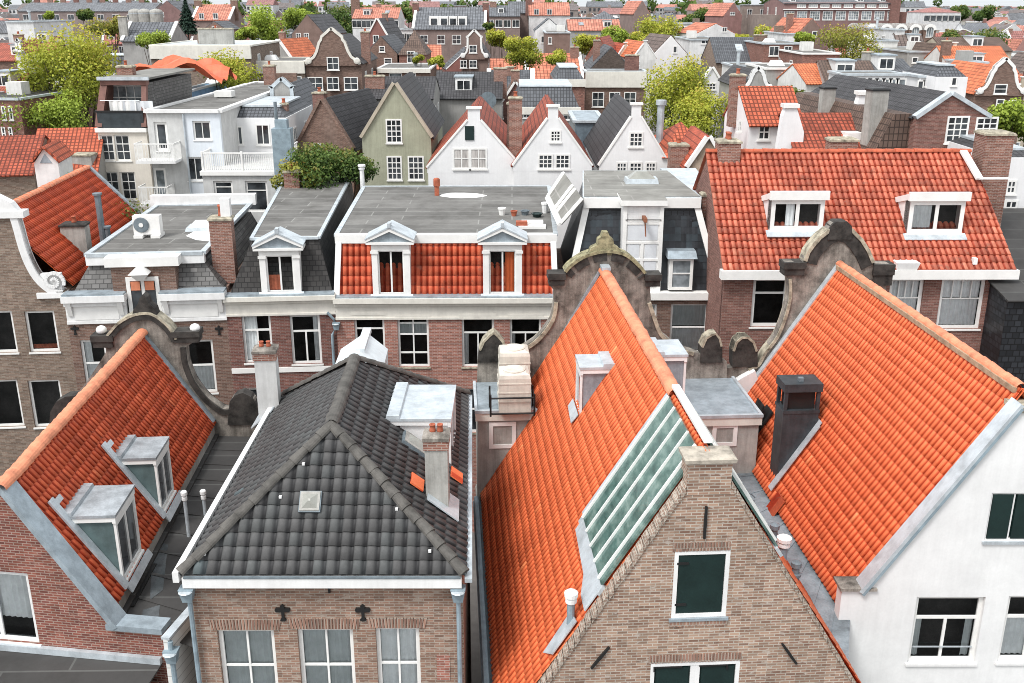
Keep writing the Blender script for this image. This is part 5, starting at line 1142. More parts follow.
# ===== water tanks on the left annex of C
def tank(px, label):
    p = atz(px[0], px[1], 10.78); t = thing('water_tank', label, 'tank', p, 'translucent plastic tanks on the lead roof')
    f = Fr(p, U3); m = MB(f); w_, d_, hh = .5, .46, px[2]
    m.frus(-w_+.04, w_-.04, -d_+.04, d_-.04, 0, -w_, w_, -d_, d_, .06).box(-w_, w_, -d_, d_, .06, hh-.16)
    m.frus(-w_, w_, -d_, d_, hh-.16, -w_+.03, w_-.03, -d_+.03, d_-.03, hh-.05).frus(-w_+.03, w_-.03, -d_+.03, d_-.03, hh-.05, -w_+.14, w_-.14, -d_+.14, d_-.14, hh)
    o = m.obj('tank_body', TANK, t)
    MB(f).lathe((.0, 0, hh-.01), [(.36, 0), (.36, .03), (.3, .05), (.1, .05)], 20).obj('lid', TANK, t)
    for q in (-.25, .05, .35): MB(f).box(-w_-.012, w_+.012, -d_-.012, d_+.012, hh*.5+q-.02, hh*.5+q+.02).obj('rib', TANK, t)
    return t
tank((514, 409, 1.35), 'cream plastic water tank inside the black rail, nearer of the two')
tank((514, 390, 1.5), 'translucent cream water tank standing behind the railed one')
rl = thing('roof_rail', 'black metal rail around the cream water tanks on the lead roof', 'rail', atz(514, 412, 10.78))
f = Fr(rl.location, U3); MB().tube([f.w(-.75, .5, .6), f.w(-.75, -.32, .6), f.w(.62, -.32, .6), f.w(.62, .5, .6)], .03, 6).tube([f.w(-.75, -.32, .08), f.w(.62, -.32, .08)], .03, 6).obj('bar', BLACK, rl)
m = MB()
for x_ in (-.75, .62):
    for y_ in (-.32, .45): MB().tube([f.w(x_, y_, 0), f.w(x_, y_, .72)], .035, 6).obj('post', BLACK, rl)
# ------------------------------------------------------------------ the city behind
PLAN = []     # plan boxes already built on (x0,x1,y0,y1)
PROT = []     # picture areas of the hand placed houses (px0,px1,py0,py1,Y)
HS = {}       # landmarks for the labels of the rest
def gh(label, px, Y, kind, wallm, roofm, depth=10, ang=0.0, wins=(), style=(2, 2), glass=None, chim=(), cop=None, frame=None, cat='house', name=None, corn=None, rag=None, sk=(), gname=None, roof_dirt=None):
    xl, xr, yt, ye = px; f0 = Fr((aty((xl+xr)/2, ye, Y).x, Y, 0), R_(ang)); xa, ze = f0.on(xl, ye); xb, _ = f0.on(xr, ye); xm = (xa+xb)/2
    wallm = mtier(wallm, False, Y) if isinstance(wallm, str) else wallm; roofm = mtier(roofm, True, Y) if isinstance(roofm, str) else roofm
    nm = name or {'front': 'gable_house', 'spout': 'gable_house', 'bell': 'gable_house', 'neck': 'gable_house', 'step': 'gable_house', 'side': 'terraced_house', 'flat': 'flat_roofed_house', 'mans': 'mansard_house', 'hip': 'hipped_house'}[kind]
    if kind == 'flat':
        q = hit((xl+xr)/2, yt, Vector((0,0,ze)), Vector((0,0,1))); depth = max(3, min(13, f0.l(q).y))
    h = thing(nm, label, cat, f0.w(xm, depth/2, 0))
    if kind in ('front', 'spout', 'bell', 'neck', 'step'):
        zt = f0.on((xl+xr)/2 if rag is None else rag, yt)[1]; xp = xm if rag is None else f0.on(rag, yt)[0]
        zrid = zt if kind == 'front' else ze+(zt-ze)*(.86 if kind == 'spout' else .72)
        if kind in ('front', 'spout'): MB(f0).prism([(xa, 0), (xb, 0), (xb, ze), (xp, zrid), (xa, ze)], 0, depth).obj('wall', wallm, h)
        else: MB(f0).prism([(xa, 0), (xb, 0), (xb, ze), (xp, zrid-.1), (xa, ze)], .3, depth).obj('wall', wallm, h)
        e = .03
        for sx, xe in ((-1, xa), (1, xb)):
            MB().slab([f0.w(xe+sx*.12, .22, ze-.12*(zrid-ze)/abs(xe-xp)+e), f0.w(xe+sx*.12, depth+.1, ze-.12*(zrid-ze)/abs(xe-xp)+e), f0.w(xp, depth+.1, zrid+e), f0.w(xp, .22, zrid+e)], .1).obj('roof', roofm, h)
        if cop and kind == 'front':
            for xe in (xa, xb): MB().beam(f0.w(xe, .06, ze), f0.w(xp, .06, zrid), .42, .2).obj('coping', cop, h)
        if kind == 'spout':
            hw = (xb-xa)*.065; zn = ze+(zt-ze)*.78
            MB(f0).prism([(xa-.05, ze-.3), (xb+.05, ze-.3), (xb+.05, ze), (xp+hw, zn), (xp+hw, zt-.12), (xp-hw, zt-.12), (xp-hw, zn), (xa-.05, ze)], -.004, .32).obj('gable', wallm, h)
            m = MB(f0).box(xp-hw-.1, xp+hw+.1, -.08, .4, zt-.12, zt); m.obj('gable_cap', cop or WHITE, h)
            for sx, xe in ((-1, xa), (1, xb)): MB().beam(f0.w(xe+sx*.05, .15, ze), f0.w(xp+sx*hw, .15, zn), .42, .1).obj('coping', cop or WHITE, h)
        if kind in ('bell', 'neck', 'step'):
            w_ = (xb-xa)/2; H_ = zt-ze
            if kind == 'bell': half = [(1, -.05), (1, .0), (.97, .1), (.84, .14), (.7, .22), (.6, .36), (.54, .5), (.5, .6), (.42, .68), (.4, .76), (.28, .84), (.18, .9), (.1, .96), (0, 1)]
            elif kind == 'neck': half = [(1, -.05), (1, .02), (.92, .14), (.78, .16), (.66, .22), (.58, .36), (.56, .7), (.62, .7), (.62, .76), (.5, .78), (.3, .88), (.12, .97), (0, 1)]
            else: half = [(1, -.05), (1, .12), (.78, .12), (.78, .32), (.57, .32), (.57, .54), (.36, .54), (.36, .76), (.16, .76), (.16, 1), (0, 1)]
            R2 = [(xp+a*w_, ze+b*H_) for a, b in half]; L2 = [(xp-a*w_, ze+b*H_) for a, b in half]
            MB(f0).prism(L2[:-1]+R2[::-1], 0, .35).obj('gable', wallm, h)
            band(h, f0, R2[1:], -.26, cop or WHITE, -.08, .43); band(h, f0, L2[1:], .26, cop or WHITE, -.08, .43)
            if kind != 'step':
                for sx in (-1, 1):
                    MB(Fr(f0.w(xp+sx*w_*.86, -.05, ze+H_*.09), ax=(f0.x, f0.z, f0.y*-1))).lathe((0,0,0), [(H_*.09, 0), (H_*.09, .12), (H_*.05, .16)], 12).obj('scroll', cop or WHITE, h)
        ztop = zrid
    elif kind == 'side':
        zt = f0.on((xl+xr)/2, yt, depth/2)[1]
        MB(f0).box(xa, xb, 0, depth, 0, ze).obj('wall', wallm, h); m = MB(f0.sub(xa, 0, 0, R_(90)))
        MB(f0).hexa([f0.w(*q) for q in ((xa,0,ze+.002),(xb,0,ze+.002),(xb,depth,ze+.002),(xa,depth,ze+.002),(xa,depth/2-.02,zt),(xb,depth/2-.02,zt),(xb,depth/2+.02,zt),(xa,depth/2+.02,zt))]).obj('gable_end', wallm, h)
        o = .25
        MB().slab([f0.w(xa-.05,-o,ze-o*.6), f0.w(xb+.05,-o,ze-o*.6), f0.w(xb+.05,depth/2,zt+.04), f0.w(xa-.05,depth/2,zt+.04)], .1).obj('roof', roofm, h)
        MB().slab([f0.w(xa-.05,depth+o,ze-o*.6), f0.w(xb+.05,depth+o,ze-o*.6), f0.w(xb+.05,depth/2,zt+.04), f0.w(xa-.05,depth/2,zt+.04)], .1).obj('roof', roofm, h)
        if cop:
            for xe in (xa, xb):
                MB().beam(f0.w(xe, -.1, ze), f0.w(xe, depth/2, zt+.12), .5, .2).obj('coping', cop, h)
        ztop = zt
    elif kind == 'flat':
        MB(f0).box(xa, xb, 0, depth, 0, ze-.02).obj('wall', wallm, h)
        flat_roof(h, [f0.w(xa,0,ze), f0.w(xb,0,ze), f0.w(xb,depth,ze), f0.w(xa,depth,ze)], roofm, emat=cop or LEADL, ew=.3, eh=.12); ztop = ze
    elif kind == 'mans':
        zt = f0.on((xl+xr)/2, yt, 1.2)[1]; MB(f0).box(xa, xb, 0, depth, 0, ze).obj('wall', wallm, h)
        MB(f0).frus(xa+.05, xb-.05, .15, depth-.1, ze+.002, xa+.7, xb-.7, 1.2, depth-1.2, zt).obj('roof', roofm, h)
        MB(f0).box(xa+.6, xb-.6, 1.1, depth-1.1, zt, zt+.12).obj('roof_top', LEADL, h); ztop = zt
    elif kind == 'hip':
        zt = f0.on((xl+xr)/2, yt, depth/2)[1]; MB(f0).box(xa, xb, 0, depth, 0, ze).obj('wall', wallm, h)
        k = min(.49*(xb-xa), depth/2-.1)
        MB(f0).frus(xa-.15, xb+.15, -.15, depth+.15, ze+.002, xa+k, xb-k, depth/2-.05, depth/2+.05, zt).obj('roof', roofm, h); ztop = zt
    if corn: MB(f0).box(xa-.05, xb+.05, -.22, .1, ze-corn, ze+.05).obj('cornice', frame or CREAM, h)
    if isinstance(wins, tuple) and wins and not isinstance(wins[0], (tuple, list)):
        n, rows, w_, h_, top = wins; W_ = xb-xa
        wl = [(xa+W_*(i+.5)/n-w_/2, ze-top-h_-r_*3.1, w_, h_) for r_ in range(rows) for i in range(n)]
    else: wl = [f0.rect(*q) for q in wins]
    off = f0.sub(0, -.0, 0)
    for r in wl: fwindow(h, off, r, style, frame, glass)
    for (cx, cy, cw, ch_) in chim:     # fraction across, fraction deep, width, height above the ridge
        X = xa+(xb-xa)*cx; yq = depth*cy; chimney(h, f0, X-cw/2, X+cw/2, yq, yq+.6, min(ze, ztop-2)-.2, ztop+ch_, CHM[int(abs(X*7)) % len(CHM)], 1 if Y < 150 else 0, potr=.13)
    for (sx, sy, sw) in sk:
        pass
    rr = random.Random(int(xl*13+yt*7+Y)); WD = xb-xa
    if 62 < Y < 230 and depth >= 7 and kind in ('front', 'side', 'flat', 'mans', 'spout', 'neck', 'bell') and xm+f0.o.x*0 is not None and rr.random() < .75 and not label.startswith(('large dark', 'white spout', 'sage')):
        right = f0.o.x < 0; fs_ = f0.sub(xb, 0, 0, R_(90)) if right else f0.sub(xa, depth, 0, R_(-90))
        for k in range(2):
            if rr.random() < .2: continue
            fwindow(h, fs_, (depth*(.2+.42*k), ze-2.45, 1.1, 1.6), (2, 2), None, rr.choice((None, PALEGLASS)))
    if kind == 'side' and 75 < Y < 270 and not label.startswith(('dark wide', 'white rendered', 'orange roofed house', 'white bell', 'orange roofed terrace')):     # small dormers and roof lights
        for k in range(max(1, int(WD/4.2))):
            if rr.random() < .35: continue
            X = xa+WD*(k+.5)/max(1, int(WD/4.2))+rr.uniform(-.5, .5); yq = depth*.14; zq = ze+(ztop-ze)*.24; dw = rr.uniform(.6, .85)
            if rr.random() < .7:
                zt2 = zq+1.25; yb2 = min(depth*.48, (zt2-ze)/(ztop-ze)*depth/2); d_ = MB(f0).box(X-dw, X+dw, yq, yb2, zq-.3, zt2).obj('dormer', WHITEW, h); MB(f0).box(X-dw-.12, X+dw+.12, yq-.12, yb2+.3, zt2, zt2+.1).obj('dormer_roof', LEAD, d_); fwindow(d_, f0.sub(0, yq, 0), (X-dw+.1, zq+.1, 2*dw-.2, .95), (2, 1), None, FARGLASS)
            else:
                k_ = (ztop-ze)/(depth/2); y0, y1 = depth*.2, depth*.34
                MB().slab([f0.w(X-dw*.7, y0, ze+k_*y0+.08), f0.w(X+dw*.7, y0, ze+k_*y0+.08), f0.w(X+dw*.7, y1, ze+k_*y1+.08), f0.w(X-dw*.7, y1, ze+k_*y1+.08)], .1).obj('roof_light', PALEGLASS if rr.random() < .5 else LEADL, h)
    if kind == 'flat' and Y > 75 and depth > 4:
        for k in range(max(1, int(WD/5))):
            X = xa+WD*(k+rr.uniform(.25, .75))/max(1, int(WD/5)); yq = depth*rr.uniform(.35, .7); u_ = rr.random()
            if u_ < .4: MB(f0).box(X-.7, X+.6, yq, yq+1.2, ze+.03, ze+1.0).obj('roof_hut', rr.choice((fw['white'], fw['grey'], fw['taupe'])), h)
            elif u_ < .75: MB(f0).frus(X-.7, X+.7, yq, yq+1.2, ze+.03, X-.45, X+.45, yq+.3, yq+.9, ze+.5).obj('roof_light', WHITEW, h)
            else: MB(f0).lathe((X, yq, ze), [(.18, 0), (.18, 1.3), (.3, 1.32), (.3, 1.5)], 8).obj('vent_pipe', LEADL, h)
    PLAN.append((f0.w(xa,0,0).x-.3, f0.w(xb,0,0).x+.3, Y-.3, Y+depth+.3)); PROT.append((xl, xr, yt, ye+(8 if Y < 140 else 3), Y))
    return h, f0, xa, xb, ze, ztop
CHM = [B_CHIM, B_BROWN, B_RED, GPLAST, B_CHIM]

# --- second row, left: cream house with washing on its loggia
Yc = 63.0
fc = Fr((aty(121, 128, Yc).x, Yc, 0), 0); xa, ze = fc.on(97, 128); xb, _ = fc.on(146, 128)
hc = thing('loggia_house', 'cream house with brown framed loggia under the roof and paired white windows', 'house', fc.w(0, 5, 0))
WW = [fc.rect(*q) for q in ((101,135,114,161), (115,135,130,161), (104,172,119,200), (121,172,136,200))]
wall(fc, [(xa, 0), (xb, 0), (xb, ze), (xa, ze)], WW, CPLAST, hc, 'front_wall', .3, .1)
for r in WW: window(hc, fc, r, (2, 3), WHITE, fw_=.09, glass=False)
MB(fc).box(xa, xb, .3, 10, 0, ze-.05).obj('body', CPLAST, hc)
zt = fc.on(120, 83, 1.0)[1]; a0 = fc.on(104, 83, 1.0)[0]; a1 = fc.on(147, 83, 1.0)[0]
MB().beam(fc.w(xa+.1, .2, ze), fc.w(a0+.1, 1.0, zt), .42, .3, up=fc.y*-1).obj('raking_frame', BROWNP, hc); MB().beam(fc.w(xb-.1, .2, ze), fc.w(a1-.1, 1.0, zt), .3, .3, up=fc.y*-1).obj('raking_frame', BROWNP, hc)
MB(fc).box(a0-.1, a1+.1, .6, 1.1, zt-.1, zt+.22).obj('eave_beam', BROWNP, hc)
MB(fc).hexa([fc.w(*q) for q in ((xa+.1,2.2,ze-.02),(xb-.1,2.2,ze-.02),(xb-.1,10,ze-.02),(xa+.1,10,ze-.02),(a0,2.2,zt),(a1,2.2,zt),(a1,10,zt),(a0,10,zt))]).obj('attic', SLATE, hc)
MB().hexa([fc.w(*q) for q in ((xb-.16,.3,ze-.02),(xb-.02,.3,ze-.02),(xb-.02,2.3,ze-.02),(xb-.16,2.3,ze-.02),(a1-.16,1.,zt),(a1-.02,1.,zt),(a1-.02,2.3,zt),(a1-.16,2.3,zt))]).obj('side_cheek', SLATE, hc)
MB().hexa([fc.w(*q) for q in ((xa+.02,.3,ze-.02),(xa+.16,.3,ze-.02),(xa+.16,2.3,ze-.02),(xa+.02,2.3,ze-.02),(a0+.02,1.,zt),(a0+.16,1.,zt),(a0+.16,2.3,zt),(a0+.02,2.3,zt))]).obj('side_cheek', BROWNP, hc)
fi = fc.sub(0, 2.19, 0); r = fi.rect(111, 90, 146, 127); window(hc, fi, (r[0], ze+.9, r[2], zt-ze-1.1), (4, 2), WHITE, y=-.05, fw_=.1, glass=False, inside='pale')
MB(fc).box(a0-.15, a1+.25, .5, 10.2, zt+.22, zt+.34).obj('roof', BITUMG, hc); MB(fc).box(a0-.2, a1+.3, .42, .6, zt+.2, zt+.4).obj('roof_edge', LEADL, hc)
MB(fc).box(xa+.1, xb-.1, -.02, .06, ze+.02, ze+.95).obj('loggia_parapet', GLASSD, hc); MB(fc).box(xa, xb, -.06, .1, ze+.95, ze+1.05).obj('rail', BLACK, hc); MB(fc).box(xa-.1, xb+.05, -.15, .3, ze-.25, ze).obj('loggia_sill', WHITE, hc)
chimney(hc, fc, a0+.1, a0+1.1, 3, 3.7, zt, zt+.95, B_CHIM, 1)
for px, w_, hh, la in ((118, .55, .95, 'white shirt pegged on the loggia line, leftmost'), (126, .6, 1.1, 'longer white cloth in the middle of the loggia line'), (137, .95, .9, 'wide pale blue sheet on the loggia line, rightmost')):
    x, z = fc.on(px, 101, .25); m = MB(fc); n = 7
    for k in range(n):
        t0, t1 = k/n, (k+1)/n; j = lambda t: .05*math.sin(t*17+px)
        m.face([(x-w_+2*w_*t0, .25+j(t0), z), (x-w_+2*w_*t1, .25+j(t1), z), (x-w_+2*w_*t1, .28+j(t1)*1.5, z-hh*(.85+.15*math.sin(t1*9+px))), (x-w_+2*w_*t0, .28+j(t0)*1.5, z-hh*(.85+.15*math.sin(t0*9+px)))])
    solo(m, 'laundry', PALEPANEL if px == 137 else WHITE, la, 'laundry', 'washing on the loggia line')
x, z = fc.on(118, 101, .25); MB().tube([fc.w(xa+.3, .25, z+.02), fc.w(xb-.3, .25, z+.02)], .02, 5).obj('washing_line', LEADL, hc)
PLAN.append((fc.o.x+xa-1, fc.o.x+xb+1, Yc, Yc+11)); PROT.append((92, 176, 64, 165, Yc))
# tarpaulin roof behind
tp = MB(); N_ = 12; f = Fr(aty(172, 78, 84), 0)
G_ = [[f.w(-4+8*i/N_, 5*j/N_, 0.4*math.sin(i*.9+j*.5)+.35*math.sin(j*1.1)+1.0-.06*(i-6)**2*.5) for i in range(N_+1)] for j in range(N_+1)]
for j in range(N_):
    for i in range(N_): tp.wface([G_[j][i], G_[j][i+1], G_[j+1][i+1], G_[j+1][i]])
solo(tp, 'tarpaulin', ORTARP, 'orange tarpaulin spread over a roof behind the cream loggia house', 'tarpaulin', smooth=True)
gh('blue sheeted scaffold house under the orange tarpaulin', (176, 188, 76, 92), 83, 'flat', BLUET, BLUET, cat='house')

# --- grey-white balcony block
Yb = 62.0
fb = Fr((aty(181, 112, Yb).x, Yb, 0), 0); xa, ze = fb.on(146, 112); xc, _ = fb.on(183, 112); xb, _ = fb.on(219, 112)
hb = thing('balcony_house', 'white and grey flat roofed house with railed balconies and white door', 'house', fb.w(0, 5, 0))
db = fb.l(hit(215, 83, Vector((0,0,ze)), Vector((0,0,1)))).y
Wd = [fb.rect(155, 122, 168, 151), fb.rect(193, 121, 211, 140), fb.rect(154, 168, 167, 200), fb.rect(187, 157, 203, 181)]
wall(fb, [(xa, 0), (xc, 0), (xc, ze), (xa, ze)], [Wd[0], Wd[2]], GPLASTL, hb, 'grey_front', .3, .08); wall(fb, [(xc+.002, 0), (xb, 0), (xb, ze), (xc+.002, ze)], [Wd[1], Wd[3]], BWALL, hb, 'pale_front', .3, .08)
for k, r in enumerate(Wd): window(hb, fb, r, 'one' if k in (0, 2) else 'two', WHITE, fw_=.16 if k in (0, 2) else .11, glass=False, inside='pale' if k == 2 else 'dark')
MB(fb).box(xa, xb-.002, .3, db, 0, ze-.02).obj('body', GPLASTL, hb)
flat_roof(hb, [fb.w(xa,0,ze), fb.w(xb,0,ze), fb.w(xb,db,ze), fb.w(xa+1,db,ze)], BITUM, emat=WHITEW, ew=.35, eh=.14)
chimney(hb, fb, xb-2.2, xb-1.3, db-2.5, db-1.8, ze, ze+1.6, B_CHIM, 1); MB(fb).box(xa+2, xb, db-.4, db, ze, ze+.8).obj('rear_parapet', B_BROWN, hb)
p = fb.l(atz(225, 98, ze)); MB(fb).box(p.x-.6, p.x+.6, p.y-.5, p.y+.5, ze+.1, ze+.5).obj('roof_light', WHITE, hb); 
def balcony(par, fr, x0, x1, z, proj=1.3, step=.16, mat=None):
    o = MB(fr).box(x0, x1, -proj, .02, z-.16, z).obj('balcony', WHITEW, par); mat = mat or WHITE
    m = MB(fr); n = int((x1-x0)/step)
    for k in range(n+1): xx = x0+.03+(x1-x0-.06)*k/n; m.box(xx-.014, xx+.014, -proj, -proj+.028, z, z+.98)
    for xx in (x0, x1-.03):
        for k in range(int(proj/step)): yy = -proj+.1+k*step; m.box(xx, xx+.028, yy, yy+.028, z, z+.98)
    m.box(x0, x1, -proj-.01, -proj+.04, z+.98, z+1.05).box(x0, x0+.05, -proj+.04, 0, z+.98, z+1.05).box(x1-.05, x1, -proj+.04, 0, z+.98, z+1.05); m.obj('railing', mat, o); return o
x0_, z_ = fb.on(143, 158); x1_, _ = fb.on(182, 158); balcony(hb, fb, x0_, x1_, z_)
x0_, z_ = fb.on(147, 200); x1_, _ = fb.on(176, 200); balcony(hb, fb, x0_, x1_, z_)
downpipe(hb, [fb.w(xc, -.08, ze-.1), fb.w(xc, -.08, 0)], .06, LEADL)
PLAN.append((fb.o.x+xa-.5, fb.o.x+xb+.5, Yb, Yb+db)); PROT.append((146, 252, 82, 200, Yb))
# --- white house with roof terrace
Yt = 60.0
ft_ = Fr((aty(240, 172, Yt).x, Yt, 0), 0); xa, ze = ft_.on(202, 171); xb, _ = ft_.on(281, 171)
ht = thing('terrace_house', 'grey house with wide railed white roof terrace beside the balcony block', 'house', ft_.w(0, 4, 0))
Wd = [ft_.rect(214, 181, 233, 200), ft_.rect(246, 181, 268, 212)]
wall(ft_, [(xa, 0), (xb, 0), (xb, ze-.25), (xa, ze-.25)], Wd, GPLASTL, ht, 'front_wall', .3, .1)
for r in Wd: window(ht, ft_, r, 'top', WHITE, fw_=.12, glass=False, sill=False)
MB(ft_).box(xa-.1, xb+.1, -.15, .3, ze-.25, ze).obj('cornice', WHITE, ht); MB(ft_).box(xa, xb, .3, 5.5, 0, ze-.04).obj('body', GPLASTL, ht)
m = MB(ft_); y1_ = 5.2
MB(ft_).box(xa, xb, .301, 5.5, ze-.04, ze).obj('terrace_floor', GPLASTL, ht)
n = 42
for k in range(n+1): xx = xa+(xb-xa)*k/n; m.box(xx-.018, xx+.018, .1, .136, ze, ze+1.0)
for k in range(22): yy = .2+k*.23; m.box(xa, xa+.036, yy, yy+.036, ze, ze+1.0); m.box(xb-.036, xb, yy, yy+.036, ze, ze+1.0)
m.box(xa-.02, xb+.02, .08, .16, ze+1, ze+1.08).box(xa-.02, xa+.06, .16, y1_, ze+1, ze+1.08).box(xb-.06, xb+.02, .16, y1_, ze+1, ze+1.08)
for xx in (xa, (xa+xb)/2, xb-.1): m.box(xx, xx+.1, .05, .17, ze, ze+1.15)
m.obj('railing', WHITE, ht)
PLAN.append((ft_.o.x+xa-.5, ft_.o.x+xb+.5, Yt, Yt+5.6)); PROT.append((202, 282, 145, 205, Yt))
hw_, f_, xa, xb, ze, zt = gh('white house with grey neck gable and steep slate side, behind the roof terrace', (229, 286, 107, 118), Yt+5.8, 'mans', WALLW, ft['slate'], 9, 0, ((234,126,243,145), (256,124,270,145)), (2,1), None, ((.85, .2, .5, .2),), None)
gh('grey stuccoed gable with white edges above the terrace house', (263, 304, 77, 114), 74, 'neck', 'grey', 'slate', 9, 0, (), (2,2), None, (), LEADL)
tb = thing('flue_stack', 'tall grey metal flue standing right of the roof terrace', 'flue', aty(282, 175, 59.5)); tb.location.z = 0; tb['_o'] = tuple(tb.location)
q = aty(282, 128, 59.5); MB(Fr((q.x, q.y, 0))).box(-.55, .55, -.4, .4, 0, q.z).box(-.35, .35, -.3, .3, q.z, q.z+.5).obj('duct', PIPE, tb); MB(Fr((q.x, q.y, 0))).lathe((-.3, 0, q.z+.5), [(.1,0),(.1,1.0)], 8).obj('pipe', LEADD, tb)

# --- red roofs behind the left edge
def roofslab(label, pts, mat, base=None):
    pass
gh('brown red roofed house low on the left edge, its ridge rising to the right', (-30, 34, 138, 175), 57, 'side', 'taupe', REDF, 9, 14, (), chim=())
gh('small orange roofed house between the white chimney and the cream loggia house', (28, 98, 130, 172), 60, 'side', 'grey', REDF2, 8, 12, ())
hx = thing('gable_end', 'small white and blue gable end wall between two orange roofs', 'gable', aty(46, 170, 54)); fx_ = Fr((hx.location.x, hx.location.y, 0), R_(10)); hx.location.z = 0; hx['_o'] = tuple(hx.location)
za_ = fx_.on(46, 148)[1]; zb_ = fx_.on(46, 163)[1]; wl = fx_.on(34, 163)[0]; wr_ = fx_.on(58, 163)[0]
MB(fx_).prism([(wl, 0), (wr_, 0), (wr_, zb_), ((wl+wr_)/2, za_), (wl, zb_)], 0, 3).obj('wall', WHITEW, hx); MB(fx_).prism([(wl+.3, zb_-.0), (wr_-.3, zb_), ((wl+wr_)/2, za_-.3)], -.03, 0).obj('lead_panel', LEAD, hx)
for xe in (wl-.1, wr_+.1): MB().beam(fx_.w(xe, 1.4, zb_), fx_.w((wl+wr_)/2, 1.4, za_), 3.2, .12).obj('roof', REDF2, hx)
gq = thing('chimney_stack', 'broad grey rendered chimney stack in front of the cream loggia house', 'chimney', aty(87, 180, 61)); gq.location.z = 0; gq['_o'] = tuple(gq.location)
chimney(gq, Fr((gq.location.x, gq.location.y, 0)), -.6, .6, -.4, .5, 6, aty(87, 153, 61).z, GPLAST, 0, STONEL, name='stack')
tree((aty(112, 185, 52).x, 52, 0), aty(112, 176, 52).z, 2.6, LF_D, 'straggly dark green creeper tree beside the cream loggia house', 2200, .2, seed=41, squash=1.2)
tree((aty(68, 172, 56).x, 56, 0), aty(68, 163, 56).z, 1.6, LF_G, 'small bright green shrub tree between the orange roofs at left', 900, .2, seed=42)

# --- second row, middle
gh('brown brick gabled house with dark slate roof half hidden by the dark green tree', (297, 352, 100, 148), 68, 'front', 'brown', 'dark', 9, -12, ((314,143,322,150),), chim=((.42, .02, .8, .5),), cop=B_BROWN)
gh('sage green gabled house with white sash windows', (362, 431, 84, 138), 66, 'front', 'sage', 'dark', 11, 0, ((386,119,402,143), (387,156,402,180), (408,156,424,180)), (3,4), None, (), fw['sand'])
gh('white spout gable house with a dark shutter and pink curtained double window', (428, 521, 107, 168), 60, 'spout', WALLW, REDF, 12, 0, ((453,148,470,169), (470,148,487,169)), (2,2), CURTGL, ())
hs_ = HOUSE_LAST = [o for o in bpy.data.objects if o.get('label', '').startswith('white spout gable house with a dark')][0]
f = Fr((aty(474.5, 168, 60).x, 60, 0)); r = f.rect(465, 126, 474, 140); MB(f).box(r[0], r[0]+r[2], -.06, .0, r[1], r[1]+r[3]).obj('shutter', SHUT, hs_)
gh('white spout gable house with three small paned windows and brick red roof side', (514, 591, 105, 166), 59, 'spout', WALLW, REDF, 12, 0, ((550,130,561,142), (538,154,553,169), (555,154,570,169)), (3,3), None, ((.02, .15, .8, .8),))
gh('white spout gable house with dark tiled roof side, right of the other two', (600, 669, 103, 166), 60, 'spout', WALLW, ft['dark'], 12, 0, ((629,132,643,147), (616,162,627,176), (629,162,642,176), (645,162,656,176)), (3,3), None, ())
bn = thing('brick_chimney', 'tall narrow brown brick chimney between the two left white gables', 'chimney', (aty(513, 160, 62).x, 62, 0)); f = Fr(bn.location); chimney(bn, f, -.35, .35, -.4, .4, 5, aty(513, 102, 62).z, B_BROWN, 1, name='stack')
bn = thing('brick_chimney', 'thick reddish brick chimney in front of the small red hipped roof', 'chimney', (aty(678, 160, 56).x, 56, 0)); f = Fr(bn.location); chimney(bn, f, -.5, .5, -.4, .5, 5, aty(678, 143, 56).z, B_CHIM, 1, name='stack')
gh('small house with red hipped roof right of the white gables', (664, 716, 122, 158), 60, 'hip', 'taupe', REDF2, 8, 0, ())
gh('taupe brick gable end with white flank beside the big orange roof', (688, 726, 138, 168), 54, 'front', TAN, 'red', 5, 0, (), cop=WHITE)
pi = thing('steel_flue', 'tall thin silver flue pipe rising beside the right white gable', 'flue', (aty(659, 150, 64).x, 64, 0)); q = aty(659, 100, 64); MB(Fr(pi.location)).lathe((0,0,6), [(.22,0),(.22,q.z-6.3),(.33,q.z-6.3),(.33,q.z-6)], 10).obj('pipe', LEADL, pi)
gh('long dark tiled roof on a grey wall behind the white gables', (434, 502, 73, 98), 92, 'side', 'grey', 'dark', 9, 0, (), chim=((.97, .3, 1.2, .6),))
dsh = thing('satellite_dish', 'dark satellite dish on the grey wall under the long dark roof', 'satellite dish', aty(488, 100, 91)); f = Fr(dsh.location, ax=((1,0,0),(0,0,1),(0,-1,.0))); MB(f).lathe((0,0,0), [(.75,.35),(.5,.15),(.1,0.05),(.05,0)], 16).obj('dish', LEADD, dsh); MB().tube([dsh.location+Vector((0,.1,-.2)), dsh.location+Vector((0,.9,-.6))], .06, 6).obj('bracket', BLACK, dsh)
gh('dark mossy roofed house peeping from behind the green gable', (362, 433, 78, 98), 84, 'side', 'grey', 'dark', 8, 0, (), chim=((.15, .2, 1.6, .4),))
gh('grey house with blue grey slate mansard behind the white gables', (512, 580, 87, 108), 84, 'mans', 'grey', 'slate', 10, 0, ((523,111,530,118), (563,111,573,120)), (2,2), None, (), corn=.5)
gh('brown house with wide white classical cornice and three white windows', (586, 646, 70, 72), 104, 'flat', 'brown', BITUM, 12, 0, ((592,92,604,107), (609,92,620,106), (624,92,636,106)), (2,2), None, ((.8, .6, 1.4, 1.6),), None, corn=1.5)
gh('grey slate double gable roof standing above the white cornice house', (590, 632, 48, 70), 118, 'front', 'dark', 'slate', 10, 0, (), chim=((.2, .3, .8, .8),))
gh('white trimmed dark red house with hoist left of the white cornice house', (553, 585, 68, 80), 96, 'mans', 'darkred', 'slate', 9, 0, ((563,84,572,94),), (2,2), None, (), corn=.6)
gh('flat glazed extension between the white gables', (575, 604, 112, 122), 72, 'flat', BLUEG, LEAD, 6, 0, ())

